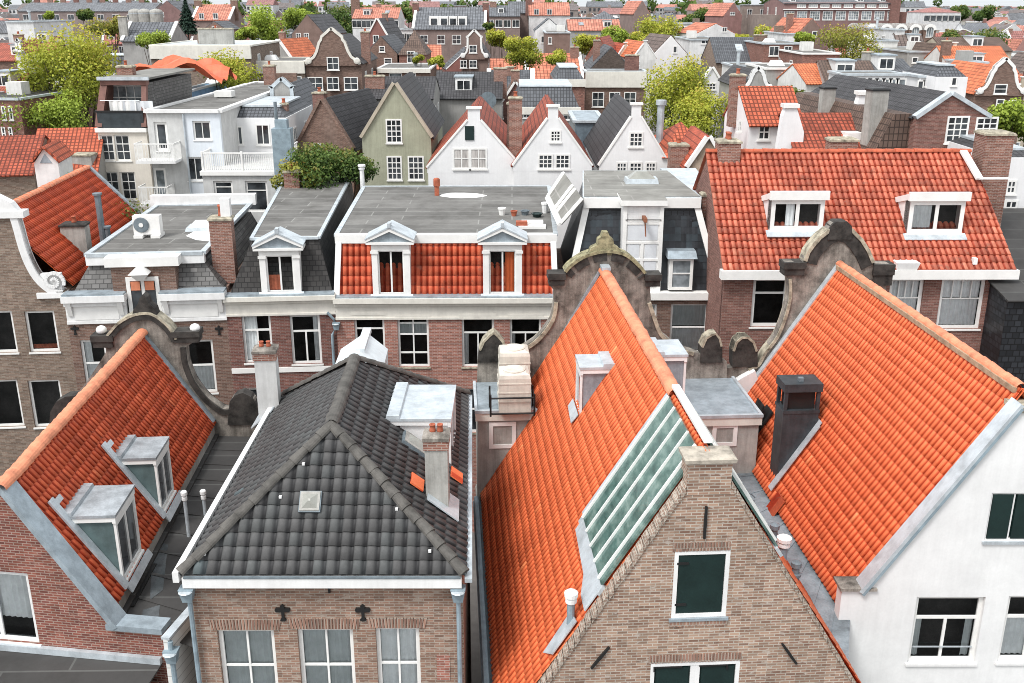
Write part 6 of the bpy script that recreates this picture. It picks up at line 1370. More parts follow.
# --- second row, right
gh('white rendered house with wide dormer strip under a bright red roof', (749, 803, 88, 124), 57, 'side', WALLW, REDF2, 5, 4, ((737,120,742,132), (758,124,770,140)), (2,2), None, ((.0, .5, .8, .8),))
gh('house with mossy red roof between two tall white parapet walls', (797, 879, 115, 157), 53, 'side', 'brown', REDF, 8, 0, (), cop=None)
for (pa, la) in ((((760,165), (783,116), (786,108), (797,108), (804,132), (804,165)), 'white stepped parapet wall with chimney, left of the mossy red roof'), (((846,165), (846,133), (856,108), (860,95), (868,95), (872,108), (884,165)), 'white parapet wall with chimney, right of the mossy red roof')):
    f = Fr((0, 54.2 if pa[0][0] < 800 else 57.5, 0)); t = thing('parapet_wall', la, 'wall', (f.on(*pa[0])[0]+1, f.o.y, 0)); P = [f.on(*q) for q in pa]; P[0] = (P[0][0], 5); P[-1] = (P[-1][0], 5); MB(f).prism(P, 0, .6).obj('wall', WALLW, t)
    k = max(range(len(P)), key=lambda i: P[i][1]); k2 = [i for i in range(len(P)) if i != k and abs(P[i][1]-P[k][1]) < .3]; xs = [P[i][0] for i in [k]+k2]; MB(f).box(min(xs)-.12, max(xs)+.12, -.1, .7, P[k][1], P[k][1]+.2).obj('cap', WHITE, t)
hq, f_, xa, xb, ze, zt = gh('plum brick house with broad grey mansard roof and white sash windows behind the orange roof', (916, 989, 95, 119), 52, 'front', B_RED2, ft['dark'], 14, 6, ((946,116,968,143), (975,117,997,140), (998,152,1006,172)), (3,4), None, (), LEADL, rag=951)
MB(f_).hexa([f_.w(*q) for q in ((xa-2.6,.5,ze-3.5),(xa,.5,ze-3.5),(xa,14,ze-3.5),(xa-2.6,14,ze-3.5),(xa-.9,.5,ze+.2),(xa+.2,.5,ze+.2),(xa+.2,14,ze+.2),(xa-.9,14,ze+.2))]).obj('mansard', ft['brown'], hq)
MB(f_).box(xa-2.7, xa, .4, 14, 0, ze-3.5).obj('side_wall', WALLW, hq)
for yy in (2.6, 8.5):
    d_ = MB(f_).box(xa-2.3, xa-.6, yy, yy+1.3, ze-3.2, ze-1.0).obj('dormer', WHITE, hq)
    fwindow(d_, f_.sub(xa-2.3, yy+1.2, 0, R_(-90)), (.1, ze-3.0, 1.0, 1.8), (2, 2))
chimney(hq, f_, xa-1.7, xa-.8, 1.6, 2.4, ze-3, ze+1.4, GPLAST, 0, BLACK); chimney(hq, f_, xa-1.6, xa-.9, 8, 8.7, ze-2, ze+1.0, GPLAST, 0, BLACK)
gh('small white house with flower box windows in the gap at the right edge', (1002, 1050, 150, 158), 46, 'mans', WALLW, ft['dark'], 8, 0, ((1006,180,1016,194), (1004,200,1017,215), (1006,232,1018,246)), (2,2))
gh('dark roofed shed house low at the right edge beyond the orange roof', (1003, 1060, 222, 262), 41.5, 'side', WALLW, ft['dark'], 6, 0, ())

# --- third layer
gh('brown house with large cream scrolled bell gable and hoist', (305, 361, 27, 64), 104, 'bell', 'brown', 'dark', 12, 0, ((327,57,339,70), (308,77,323,90), (327,77,339,90), (344,77,358,90)), (2,2), None, ((1.0, .3, .9, .5),), CREAM)
gh('long cream corniced house left of the scrolled bell gable', (243, 304, 58, 62), 104, 'flat', 'taupe', BITUM, 9, 0, ((246,76,259,90), (270,76,281,90), (288,76,302,90)), (1,2), PALEGLASS, (), CREAM, corn=1.1)
gh('small grey gable with orange roof side behind the cream cornice', (266, 292, 40, 60), 124, 'front', 'grey', 'orange', 8, -14, (), chim=((.3, .3, .7, .9),), cop=WHITE)
gh('brown brick gable with dark roof side above the bell gable', (292, 324, 15, 34), 168, 'front', 'brown', 'dark', 12, -8, ((296,33,301,39), (304,33,309,39)), (2,2), None, ())
gh('dark gable with bold white bargeboards', (363, 393, 19, 46), 150, 'front', 'darkred', 'dark', 10, -6, ((373,35,379,43),), (2,1), None, ((.5, .5, .8, .8),), WHITE)
gh('brown plain gable in front of the white bargeboard gable', (366, 397, 37, 54), 128, 'front', 'brown', 'slate', 9, -4, ((379,46,385,52), (384,58,392,64)), (1,2))
gh('pyramid roofed brown house with white arched dormer', (399, 426, 30, 55), 128, 'hip', 'darkred', 'brown', 8, 0, ((407,51,415,63),), (2,2), None, ())
gh('low house with grey flat roof in front of the pyramid roof', (378, 430, 64, 69), 112, 'flat', 'brown', BITUM, 6, 0, ((389,73,402,79), (407,73,416,79)), (1,1), PALEGLASS, (), WHITEW, corn=.4)
gh('narrow brown neck gable house with white side scrolls', (461, 488, 29, 58), 138, 'neck', 'brown', 'dark', 10, 0, ((469,45,477,53), (460,60,467,68), (469,60,477,68)), (2,2), None, ())
gh('dark wide roof with four white dormers and brown windowed wall', (413, 485, 8, 29), 196, 'side', 'brown', 'slate', 16, 0, ((420,35,428,43), (437,35,445,44), (452,35,461,44)), (2,2), None, ((.0, .4, 1.2, 1.0), (1.0, .4, 1.2, 1.0)), WHITE)
for px in (434, 444, 453, 462):
    d_ = [o for o in bpy.data.objects if o.get('label', '').startswith('dark wide roof with four')][0]; f = Fr((aty(px, 25, 197).x, 197, 0)); x, z = f.on(px, 27.5); o = MB(f).box(x-.9, x+.9, .2, 4, z, z+2.0).obj('dormer', WHITE, d_); MB(f).box(x-.55, x+.55, .1, .2, z+.5, z+1.6).obj('pane', FARGLASS, o)
gh('long orange roofed house with white upper windows', (352, 398, 8, 18), 236, 'side', 'white', 'orange', 14, 0, (5, 1, 2.2, 1.6, .5), (2,1), None, ((.0, .4, 2.0, 2), (.5, .5, 1.2, 1)))
gh('white block flat roofed house between orange roof and dark roof', (398, 420, 25, 30), 205, 'flat', 'white', BITUM, 9, 0, (3, 1, 1.8, 1.5, .7), (2,1))
gh('wide dark roofed house right of the four dormers', (486, 520, 6, 16), 232, 'side', 'brown', 'slate', 14, 0, (4, 1, 1.6, 1.6, .8), (2,1), None, ((.2, .4, 1.5, 1),))
gh('small red box house above the dark dormer roof', (454, 466, 2, 6), 300, 'flat', 'red', BITUM, 9, 0, (2, 1, 1.5, 1.5, .6), (2,1))
gh('brick gable house with two white windows under the far dark ridge', (152, 184, 1, 14), 272, 'front', 'red', 'slate', 14, 0, ((160,12,164,17),), (2,1))
gh('very long dark slate roof with a row of white chimneys', (18, 152, 3, 11), 318, 'side', 'brown', 'slate', 18, 0, (9, 1, 2.0, 1.6, 1.0), (2,1), None, tuple((.05+.1*k, .5, 1.6, 1.3) for k in range(10)))
gh('dark roofed house with white gable parapets in front of the tanks', (122, 169, 23, 41), 152, 'side', 'grey', 'slate', 9, 0, ((135,36,141,41), (150,37,155,41)), (2,1), None, ((.0, .1, 1.2, 1.0),), WHITE)
for k, px in enumerate((136, 145, 157)):
    p = aty(px, 21, 222); t = thing('storage_tank', ['grey round rooftop tank, left of three beside the brick gable', 'grey round rooftop tank, middle of three beside the brick gable', 'grey round rooftop tank, right of three and nearest the brick gable'][k], 'tank', (p.x, p.y, 0), 'grey round tanks'); MB(Fr(t.location)).lathe((0,0,0), [(1.35, 0), (1.35, p.z+1.9), (1.1, p.z+2.2), (.2, p.z+2.5)], 18).obj('tank_body', GPLAST, t); MB(Fr(t.location)).lathe((0,0,p.z+1.5), [(1.4, 0), (1.4, .15)], 18).obj('rim', LEADL, t)
gh('orange roofed house with two white dormers near the conifer', (192, 229, 5, 20), 214, 'side', 'brown', 'orange', 12, 0, ((199,13,204,19), (213,13,218,19)), (2,1), None, ((.0, .4, 1.4, 1), (1.0, .4, 1.4, 1)), WHITE)
gh('brown gable house with grey roofs under the orange dormer roof', (203, 226, 22, 30), 180, 'front', 'brown', 'slate', 9, 0, ((212,26,217,30),), (2,1))
gh('white plain cube house at upper left', (6, 33, 18, 22), 148, 'flat', 'white', BITUM, 8, 0, ())
gh('flat cream corniced school block with dark windows behind the tarpaulin', (150, 250, 40, 46), 102, 'flat', 'taupe', LEADL, 10, 0, ((159,54,171,60), (176,54,186,60), (188,54,198,60), (205,54,217,60), (230,54,240,60)), (2,1), None, ((.55, .3, 3.5, 1.6),), CREAM, corn=1.2)
gh('brick red roofed house at upper left edge with small white gable', (-20, 47, 44, 60), 118, 'side', 'brown', 'brick', 9, 0, (), chim=((.5, .2, 1.0, 1.2),))
gh('white bell fronted dormer house on the red roof at upper left', (14, 24, 38, 52), 112, 'neck', 'white', 'brick', 5, 0, ((17,45,21,51),), (1,1))
gh('white corniced house with brown wall behind the yellow tree', (7, 62, 71, 82), 92, 'hip', 'brown', 'slate', 9, 0, ((21,94,30,104), (33,94,40,104)), (2,2), None, ((.5, .3, 1.2, 1.0),), corn=1.4, frame=WHITE)
gh('dark red brick block at left edge with tall windows', (-40, 19, 88, 99), 78, 'flat', 'darkred', BITUMD, 10, -6, ((2,106,6,120), (9,106,13,120), (2,127,6,140), (9,127,13,140)), (1,2))
gh('red roof between the white cornice and the left edge', (-30, 14, 74, 92), 84, 'side', 'brown', 'brick', 6, -6, ())
gh('brick red low roof with green edge at upper left', (28, 50, 37, 44), 138, 'side', 'white', 'brick', 7, 0, ((40,40,46,44),), (2,1))

gh('grey stone bell gable of dark curved outline with white rim', (742, 772, 66, 88), 82, 'bell', 'grey', 'dark', 9, 0, (), cop=WHITEW)
gh('large dark slate roofed house with skylight and taupe side wall', (716, 765, 38, 62), 128, 'side', 'taupe', 'slate', 10, 0, (), chim=((1.0, .3, 1.6, .5),))
gh('white walled house with flat roof below the dark slate roof', (733, 770, 63, 66), 104, 'flat', 'white', BITUM, 8, 0, ((736,72,742,80), (752,72,758,80)), (2,1))
gh('small white gable with paned window beside the yellow green tree', (698, 724, 68, 88), 98, 'front', WALLW, 'dark', 8, 6, ((706,83,716,90),), (3,2), None, (), WHITE)
gh('white gable with brown roof side above the leafy tree', (654, 687, 36, 54), 136, 'front', WALLW, 'brown', 10, 8, ((673,46,677,53),), (1,1), None, ())
gh('orange gabled house with cream scrolled front among the trees', (634, 656, 40, 58), 126, 'spout', 'white', 'orange', 9, 8, ((633,61,640,70),), (2,2))
gh('narrow red roofed gable left of the cream scrolled front', (617, 634, 42, 58), 132, 'spout', 'cream', 'red', 9, 10, ())
gh('red gable roof with dark round top beside it', (586, 611, 38, 58), 128, 'front', 'darkred', 'brick', 8, -14, ())
gh('long bright orange flat band house between the trees', (568, 621, 20, 30), 196, 'side', 'grey', 'orange', 10, 0, ())
gh('pointed blue grey pyramid roof above the orange band', (594, 618, 11, 20), 216, 'hip', 'grey', 'slate', 10, 0, ())
gh('white house with grey gable and four windows at upper centre', (535, 563, 19, 31), 176, 'front', 'white', 'slate', 9, 0, ((541,36,547,43), (555,36,561,43)), (2,1))
gh('brown side wing of the white grey gabled house', (546, 570, 31, 33), 164, 'flat', 'brown', BITUM, 7, 0, ((548,37,552,44),), (2,1))
gh('orange roofed terrace with two white dormers at the top centre', (529, 570, 3, 15), 240, 'side', 'white', 'orange', 12, 0, ((534,9,539,15), (547,9,552,15)), (2,1), None, ((.0, .4, 1.5, 1),))
gh('dark roofed terrace with two small white dormers at the top centre', (508, 529, 2, 13), 246, 'side', 'brown', 'slate', 12, 0, ((511,9,514,13), (517,9,520,13)), (2,1))
gh('orange sharp gable roof beside the dark green round tree', (634, 650, 1, 14), 244, 'front', 'brown', 'orange', 12, 10, ())
gh('wide pale flat roofed house with white window strip', (562, 650, 15, 18), 262, 'flat', 'grey', BITUM, 8, 0, (8, 1, 2.4, 1.4, .6), (2,1))
gh('white low house under the far right trees', (680, 716, 21, 24), 214, 'flat', 'white', BITUM, 8, 0, (4, 1, 2.2, 1.6, .5), (2,1))
gh('white house with orange gables left of the dark slate roof', (697, 735, 24, 34), 170, 'front', 'white', 'orange', 9, 12, ((722,27,727,32),), (2,1))
gh('long white flat house with windows behind the trees', (690, 722, 37, 40), 142, 'flat', 'white', BITUM, 8, 0, ((701,40,710,44), (712,40,720,44)), (2,1))
gh('brown gable with white window beside the grey flat block', (724, 742, 3, 16), 236, 'front', 'darkred', 'orange', 12, 10, ((730,12,735,15),), (2,1))
gh('grey flat topped block right of the brown gable', (743, 782, 2, 5), 248, 'flat', 'taupe', BITUM, 12, 0, ((747,9,752,17), (760,9,765,17)), (2,2))
gh('brown brick house with blue balcony and two tall windows', (764, 802, 41, 44), 122, 'flat', 'darkred', BITUM, 8, 0, ((769,46,779,56), (784,46,792,56)), (2,1))
gh('grey house with two white windows below the balcony house', (766, 811, 64, 69), 92, 'flat', 'grey', BITUM, 7, 0, ((781,72,791,85), (794,72,803,84)), (2,1), None, (), WHITE)
gh('brick gable with round window and orange roof side', (799, 824, 19, 33), 152, 'front', 'brown', 'orange', 10, 10, ((812,31,817,37),), (1,1), None, ((.1, .4, .9, .8),))
gh('white side wing under the orange roof by the big tree', (786, 806, 27, 34), 150, 'flat', 'white', 'orange', 8, 0, ())
gh('low brick house with white fascia right of the balcony house', (803, 840, 48, 54), 112, 'flat', 'darkred', BITUM, 7, 0, (), cop=WHITE)
gh('small bright orange roof below the low brick house', (806, 836, 65, 83), 86, 'side', 'white', 'orange', 6, 8, ())
gh('dark grey sloping roof right of the small orange roof', (826, 880, 62, 82), 84, 'side', 'grey', 'brown', 9, -6, ())
gh('long dark roof behind the white window row', (868, 916, 60, 74), 90, 'side', 'grey', 'slate', 9, -4, (), chim=((.2, .4, .9, .8),))
gh('white house with strip of tall white windows', (843, 905, 72, 75), 80, 'flat', WALLW, BITUM, 6, 0, (9, 1, .85, 1.5, .25), (1,1), PALEGLASS)
gh('white colonnaded terrace house left of the white baroque gable', (920, 952, 74, 77), 82, 'flat', WALLW, LEAD, 6, 0, (6, 1, .7, 1.5, .25), (1,1))
gh('white dormer house with dark window and grey hipped roof', (936, 968, 66, 77), 80, 'mans', WALLW, 'slate', 7, 0, ((951,77,957,86),), (1,1))
gh('brown house with tall white baroque scrolled gable', (976, 1026, 57, 94), 88, 'bell', 'brown', 'orange', 10, 0, ((994,84,1007,94), (996,99,1004,108), (1008,100,1020,110)), (1,2), None, (), WHITE)
gh('wide bright orange roof with white stepped end', (952, 1018, 47, 72), 112, 'side', 'white', 'orange', 12, -4, (), chim=((.05, .3, 1.0, .8),), cop=None)
gh('dark brown roof ridge standing behind the bright orange roof', (944, 1012, 38, 50), 132, 'side', 'sand', 'brown', 10, -4, (), cop=None)
gh('white dormer with dark window on the bright orange roof', (969, 988, 60, 63), 100, 'flat', WALLW, LEAD, 5, 0, ((973,65,985,71),), (2,1))
gh('grey stone pediment house with round window', (908, 948, 41, 52), 122, 'flat', 'grey', BITUMG, 9, 0, ((912,57,918,63),), (1,1))
gh('pale house with white scrolled shoulder gable by the dark roof', (944, 962, 42, 66), 118, 'spout', 'cream', 'brown', 9, 6, ())
gh('white tall narrow chimney house behind the arches', (896, 905, 27, 30), 142, 'flat', 'white', BITUM, 4, 0, ())
gh('brown low roof with skylight left of the pale shoulder gable', (898, 926, 34, 48), 138, 'side', 'white', 'brown', 9, -10, ())
gh('dark flat house with white fascia above the big round tree', (880, 898, 37, 41), 134, 'flat', 'white', BITUMD, 7, 0, ())
# big brick building on the skyline
hbk, f_, xa, xb, ze, zt = gh('large red brick institution with rows of white windows on the skyline', (784, 897, -2, 3), 228, 'side', 'red', 'slate', 18, 0, tuple((797+11.7*k, 4.3, 806+11.7*k, 7.5) for k in range(8))+tuple((785+12.9*k-1, 11, 794+12.9*k, 20) for k in range(9)), (4,3), PALEGLASS, ())
MB(f_).box(xa-.1, xb+.1, -.35, .05, f_.on(840, 9.8)[1], f_.on(840, 9)[1]).obj('string_course', WHITE, hbk)
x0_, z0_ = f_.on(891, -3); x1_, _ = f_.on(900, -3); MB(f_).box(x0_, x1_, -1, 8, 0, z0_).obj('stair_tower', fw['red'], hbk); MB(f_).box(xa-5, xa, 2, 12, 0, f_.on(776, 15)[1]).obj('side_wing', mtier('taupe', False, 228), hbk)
x1b, z1b = f_.on(908, 12); MB(f_).box(x1_, x1b, .5, 10, 0, z1b).obj('annex', fw['red'], hbk)
# arched white roofs
for k in range(5):
    f = Fr((aty(872+14.5*k, 30, 214).x, 214, 0)); x0_, z0_ = f.on(866+14.5*k, 30); x1_, z1_ = f.on(879+14.5*k, 24); r_ = (x1_-x0_)/2; xm = (x0_+x1_)/2
    t = thing('arched_hall', 'white rimmed arched roof in a row of identical ones below the brick institution', 'hall', f.w(xm, 5, 0), 'row of arched roofs')
    A_ = [(xm+r_*math.cos(math.pi*i/10), z0_+(z1_-z0_)*math.sin(math.pi*i/10)) for i in range(11)]
    MB(f).prism([(xm+r_, 0)]+A_+[(xm-r_, 0)], 0, 12).obj('wall', fw['brown'], t); band(t, f, A_, -.55, WHITE, -.2, 12.2, 'roof'); fwindow(t, f, (xm-r_*.6, z0_-1.4, r_*1.2, 1.9), (3, 1), None, PALEGLASS)
gh('white walled house with red hipped roof on the horizon at right', (925, 961, 7, 12.5), 330, 'hip', 'white', 'red', 16, 0, (6, 1, 2.2, 1.8, .8), (1,1))

# --- trees
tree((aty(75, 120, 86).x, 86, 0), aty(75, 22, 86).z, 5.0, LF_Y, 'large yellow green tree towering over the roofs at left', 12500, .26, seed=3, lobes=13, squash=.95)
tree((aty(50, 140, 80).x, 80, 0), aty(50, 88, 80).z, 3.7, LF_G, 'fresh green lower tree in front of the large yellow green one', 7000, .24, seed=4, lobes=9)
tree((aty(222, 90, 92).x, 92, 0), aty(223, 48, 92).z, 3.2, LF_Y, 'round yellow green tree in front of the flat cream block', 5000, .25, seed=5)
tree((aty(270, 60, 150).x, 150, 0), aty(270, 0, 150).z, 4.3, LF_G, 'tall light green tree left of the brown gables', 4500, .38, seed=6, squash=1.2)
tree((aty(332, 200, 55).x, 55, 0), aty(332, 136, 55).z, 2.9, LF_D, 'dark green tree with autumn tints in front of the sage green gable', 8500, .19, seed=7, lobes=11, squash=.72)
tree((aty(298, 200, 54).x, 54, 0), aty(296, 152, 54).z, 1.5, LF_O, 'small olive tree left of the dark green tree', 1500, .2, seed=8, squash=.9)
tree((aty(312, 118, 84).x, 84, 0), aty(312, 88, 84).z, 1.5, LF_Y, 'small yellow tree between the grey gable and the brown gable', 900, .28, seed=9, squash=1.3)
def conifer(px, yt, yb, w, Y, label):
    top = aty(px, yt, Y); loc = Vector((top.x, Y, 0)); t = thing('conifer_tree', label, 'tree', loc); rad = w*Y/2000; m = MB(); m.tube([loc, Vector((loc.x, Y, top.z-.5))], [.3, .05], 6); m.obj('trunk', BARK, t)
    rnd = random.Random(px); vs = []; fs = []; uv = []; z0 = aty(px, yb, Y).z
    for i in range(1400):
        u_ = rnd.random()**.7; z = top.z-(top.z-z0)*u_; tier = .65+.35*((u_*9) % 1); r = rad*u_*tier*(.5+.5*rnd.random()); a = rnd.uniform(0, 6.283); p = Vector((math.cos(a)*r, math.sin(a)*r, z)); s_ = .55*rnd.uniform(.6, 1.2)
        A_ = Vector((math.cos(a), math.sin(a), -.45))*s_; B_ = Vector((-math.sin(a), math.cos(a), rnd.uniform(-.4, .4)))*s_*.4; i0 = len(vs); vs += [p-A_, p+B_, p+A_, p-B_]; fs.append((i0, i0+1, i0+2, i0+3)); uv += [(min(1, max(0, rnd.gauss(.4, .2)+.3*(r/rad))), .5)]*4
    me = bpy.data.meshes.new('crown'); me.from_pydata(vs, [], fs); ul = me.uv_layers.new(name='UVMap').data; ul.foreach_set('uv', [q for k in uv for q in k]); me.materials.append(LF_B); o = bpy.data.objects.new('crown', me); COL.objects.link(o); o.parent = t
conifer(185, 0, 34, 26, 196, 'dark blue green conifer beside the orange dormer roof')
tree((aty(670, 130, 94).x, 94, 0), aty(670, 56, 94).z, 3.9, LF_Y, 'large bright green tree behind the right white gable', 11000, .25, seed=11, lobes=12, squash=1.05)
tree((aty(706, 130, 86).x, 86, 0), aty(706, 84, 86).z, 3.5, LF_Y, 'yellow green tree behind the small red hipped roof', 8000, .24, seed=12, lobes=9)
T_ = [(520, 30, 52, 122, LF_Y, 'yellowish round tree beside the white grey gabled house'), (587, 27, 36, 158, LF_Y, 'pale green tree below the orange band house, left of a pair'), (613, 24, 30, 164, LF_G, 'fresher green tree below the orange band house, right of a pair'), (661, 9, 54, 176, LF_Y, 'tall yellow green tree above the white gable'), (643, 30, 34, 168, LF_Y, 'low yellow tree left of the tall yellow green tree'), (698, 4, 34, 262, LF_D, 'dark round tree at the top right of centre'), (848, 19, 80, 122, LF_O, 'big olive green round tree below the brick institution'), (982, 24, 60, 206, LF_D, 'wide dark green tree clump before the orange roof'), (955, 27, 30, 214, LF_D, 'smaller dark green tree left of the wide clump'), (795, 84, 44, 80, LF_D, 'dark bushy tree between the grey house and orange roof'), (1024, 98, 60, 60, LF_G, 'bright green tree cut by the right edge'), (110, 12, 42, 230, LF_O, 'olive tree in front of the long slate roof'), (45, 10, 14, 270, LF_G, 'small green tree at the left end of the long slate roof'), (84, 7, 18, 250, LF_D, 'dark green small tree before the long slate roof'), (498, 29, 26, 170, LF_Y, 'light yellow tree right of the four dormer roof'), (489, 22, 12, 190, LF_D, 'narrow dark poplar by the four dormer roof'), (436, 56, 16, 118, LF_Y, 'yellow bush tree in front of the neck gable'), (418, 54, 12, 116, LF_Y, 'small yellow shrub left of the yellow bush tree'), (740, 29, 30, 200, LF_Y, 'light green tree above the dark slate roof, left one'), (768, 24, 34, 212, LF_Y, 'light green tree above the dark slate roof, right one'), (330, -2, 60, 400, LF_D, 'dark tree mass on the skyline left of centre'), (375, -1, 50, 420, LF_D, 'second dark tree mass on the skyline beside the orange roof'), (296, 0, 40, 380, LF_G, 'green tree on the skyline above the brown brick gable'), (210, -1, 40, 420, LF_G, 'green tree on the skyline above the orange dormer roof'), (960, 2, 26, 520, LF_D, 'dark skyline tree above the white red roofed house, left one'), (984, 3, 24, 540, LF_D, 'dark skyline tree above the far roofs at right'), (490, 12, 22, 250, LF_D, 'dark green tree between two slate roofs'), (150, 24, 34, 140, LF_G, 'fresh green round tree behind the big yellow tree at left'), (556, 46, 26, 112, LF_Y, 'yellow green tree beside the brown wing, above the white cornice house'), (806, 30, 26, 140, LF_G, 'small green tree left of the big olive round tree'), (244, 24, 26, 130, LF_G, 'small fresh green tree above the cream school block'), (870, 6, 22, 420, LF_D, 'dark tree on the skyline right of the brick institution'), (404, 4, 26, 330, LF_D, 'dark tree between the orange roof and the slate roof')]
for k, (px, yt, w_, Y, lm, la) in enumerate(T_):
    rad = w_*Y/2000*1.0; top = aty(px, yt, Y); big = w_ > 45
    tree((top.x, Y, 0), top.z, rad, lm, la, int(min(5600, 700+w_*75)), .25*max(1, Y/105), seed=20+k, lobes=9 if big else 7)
    PROT.append((px-w_/2, px+w_/2, yt, yt+w_*.7, Y))
for q in ((20, 135, 22, 125, 86), (640, 705, 58, 120, 90), (290, 390, 137, 185, 55), (690, 735, 88, 125, 86)): PROT.append(q)

# --- the rest of the city: rows of houses to the horizon
rnd = random.Random(21)
LM = [(12, 'the white cube house', 30), (85, 'the long slate roof', 8), (130, 'the grey round tanks', 15), (185, 'the blue green conifer', 12), (210, 'the orange dormer roof', 13), (270, 'the tall light green tree', 22), (307, 'the brown brick gable', 24), (333, 'the cream bell gable', 50), (376, 'the white bargeboard gable', 30), (412, 'the pyramid roof', 45), (449, 'the four dormer roof', 22), (475, 'the neck gable', 48), (520, 'the yellowish round tree', 42), (550, 'the white grey gabled house', 28), (594, 'the orange band house', 24), (615, 'the white cornice house', 70), (661, 'the tall yellow green tree', 28), (670, 'the white brown gable', 46), (698, 'the dark round tree', 14), (740, 'the large slate roof with skylight', 50), (760, 'the grey flat topped block', 9), (783, 'the blue balcony house', 50), (812, 'the round windowed gable', 30), (848, 'the olive round tree', 40), (840, 'the brick institution', 10), (900, 'the arched roofs', 28), (943, 'the white red roofed house', 10), (980, 'the wide dark tree clump', 34), (985, 'the bright orange roof', 58), (1005, 'the baroque gable', 80)]
USED = set(o['label'] for o in bpy.data.objects if 'label' in o)
WN = dict(brown='brown brick', taupe='taupe brick', red='red brick', white='white', cream='cream', grey='grey', darkred='dark red brick', sand='sandy', dark='blackish brick', pink='pink brick')
RN = dict(orange='orange', red='red', brick='brick red', dark='dark', slate='slate grey', brown='brown')
nfill = 0; rows = []
Y = 104.0
while Y < 900: rows.append(Y); Y *= 1.075
for Y in rows:
    x = -.56*Y-4; 
    while x < .56*Y+4:
        wd = rnd.uniform(4.8, 8.2)*(1 if Y < 260 else 1.5); dp = rnd.uniform(8, 12); xa_ = x; x += wd+rnd.choice((.15, .15, .2, 1.5))
        yy = Y+rnd.uniform(-2.5, 2.5)
        if any(xa_ < b[1] and xa_+wd > b[0] and yy < b[3] and yy+dp > b[2] for b in PLAN): continue
        if nfill > 300 or (Y > 330 and rnd.random() < .35): continue
        kind = rnd.choices(('front', 'side', 'flat', 'hip', 'mans', 'spout', 'neck'), (5, 5, 3, 1.2, 1.5, 1.2, .6))[0]
        ze_ = rnd.uniform(9.5, 13.5)+ (1.5 if Y > 300 else 0); rise = {'flat': 0, 'front': rnd.uniform(3, 4.4), 'side': rnd.uniform(2.6, 4), 'hip': 2.8, 'mans': 2.6, 'spout': 4, 'neck': 4.5}[kind]
        # keep named houses behind visible
        pl = proj(Vector((xa_, yy, ze_))); pr = proj(Vector((xa_+wd, yy, ze_))); 
        if pr[0] < -5 or pl[0] > 1029: continue
        for it in range(4):
            ptop = proj(Vector((xa_+wd/2, yy, ze_+rise)))[1]
            bad = [q for q in PROT if q[4] > yy and q[0] < pr[0]-1 and q[1] > pl[0]+1 and q[3] > ptop+1]
            if not bad: break
            ze_ -= 1.3
        if bad: continue
        # nothing of it in view behind the nearer named houses: leave it out
        pe = proj(Vector((xa_+wd/2, yy, ze_)))[1]
        hid = [q for q in PROT if q[4] < yy and q[0] <= pl[0] and q[1] >= pr[0] and q[2] <= ptop]
        if hid: continue
        wk = rnd.choices(list(WN), (4, 3, 3, 5, 3, 1.5, 3, 1, .6, 1.5))[0]; rk_ = rnd.choices(list(RN), (5, 3, 2.5, 3, 2.5, 2.5))[0]
        pc = ((pl[0]+pr[0])/2, ptop); best = None; near = sorted(LM, key=lambda q: abs(q[0]-pc[0])+abs(q[2]-pc[1])*1.6)
        adj = {'front': 'gabled', 'side': '', 'flat': 'flat roofed', 'hip': 'hipped', 'mans': 'mansard', 'spout': 'spout gabled', 'neck': 'neck gabled'}[kind]
        for L_ in near[:6]:
            dx, dy = pc[0]-L_[0], pc[1]-L_[2]
            rel = ('just ' if abs(dx)+abs(dy) < 14 else 'farther ' if abs(dx)+abs(dy) > 34 else '')+(('right of ' if dx > 0 else 'left of ') if abs(dx) > abs(dy) else ('above ' if dy < 0 else 'below '))
            la = ' '.join(f"{WN[wk]} {adj} house {'with '+RN[rk_]+' roof ' if kind != 'flat' else ''}{rel}{L_[1]}".split())
            if la not in USED and len(la.split()) <= 16: best = la; break
        if not best: continue
        USED.add(best); nfill += 1
        n_ = max(1, int(wd/2.0)); wins = (n_, 2, 1.15, 1.65, .55) if Y < 165 else ((min(3, n_), 1, 1.4, 1.8, .6) if Y < 330 else ())
        yt_ = ptop if kind != 'flat' else proj(Vector((xa_+wd/2, yy+dp, ze_)))[1]
        if kind in ('side', 'hip'): yt_ = proj(Vector((xa_+wd/2, yy+dp/2, ze_+rise)))[1]
        if kind == 'mans': yt_ = proj(Vector((xa_+wd/2, yy+1.2, ze_+rise)))[1]
        gh(best, (pl[0], pr[0], yt_, pe), yy, kind, wk, BITUM if kind == 'flat' else rk_, dp, 0 if kind == 'flat' else rnd.choice((0, 0, 4, -5, 9)), wins, (2, 1), rnd.choice((None, None, PALEGLASS, CURTGL)), ((rnd.choice((.08, .9, .5)), .4, rnd.uniform(.7, 1.2), rnd.uniform(.5, 1.1)),) if rnd.random() < .75 and Y < 420 else (), WHITE if kind in ('front', 'side') and rnd.random() < .5 else None, corn=.5 if kind in ('flat', 'mans') and rnd.random() < .7 else None, frame=WHITE)
        if kind == 'flat': pass
print('filler houses', nfill, 'objects', len(bpy.data.objects))
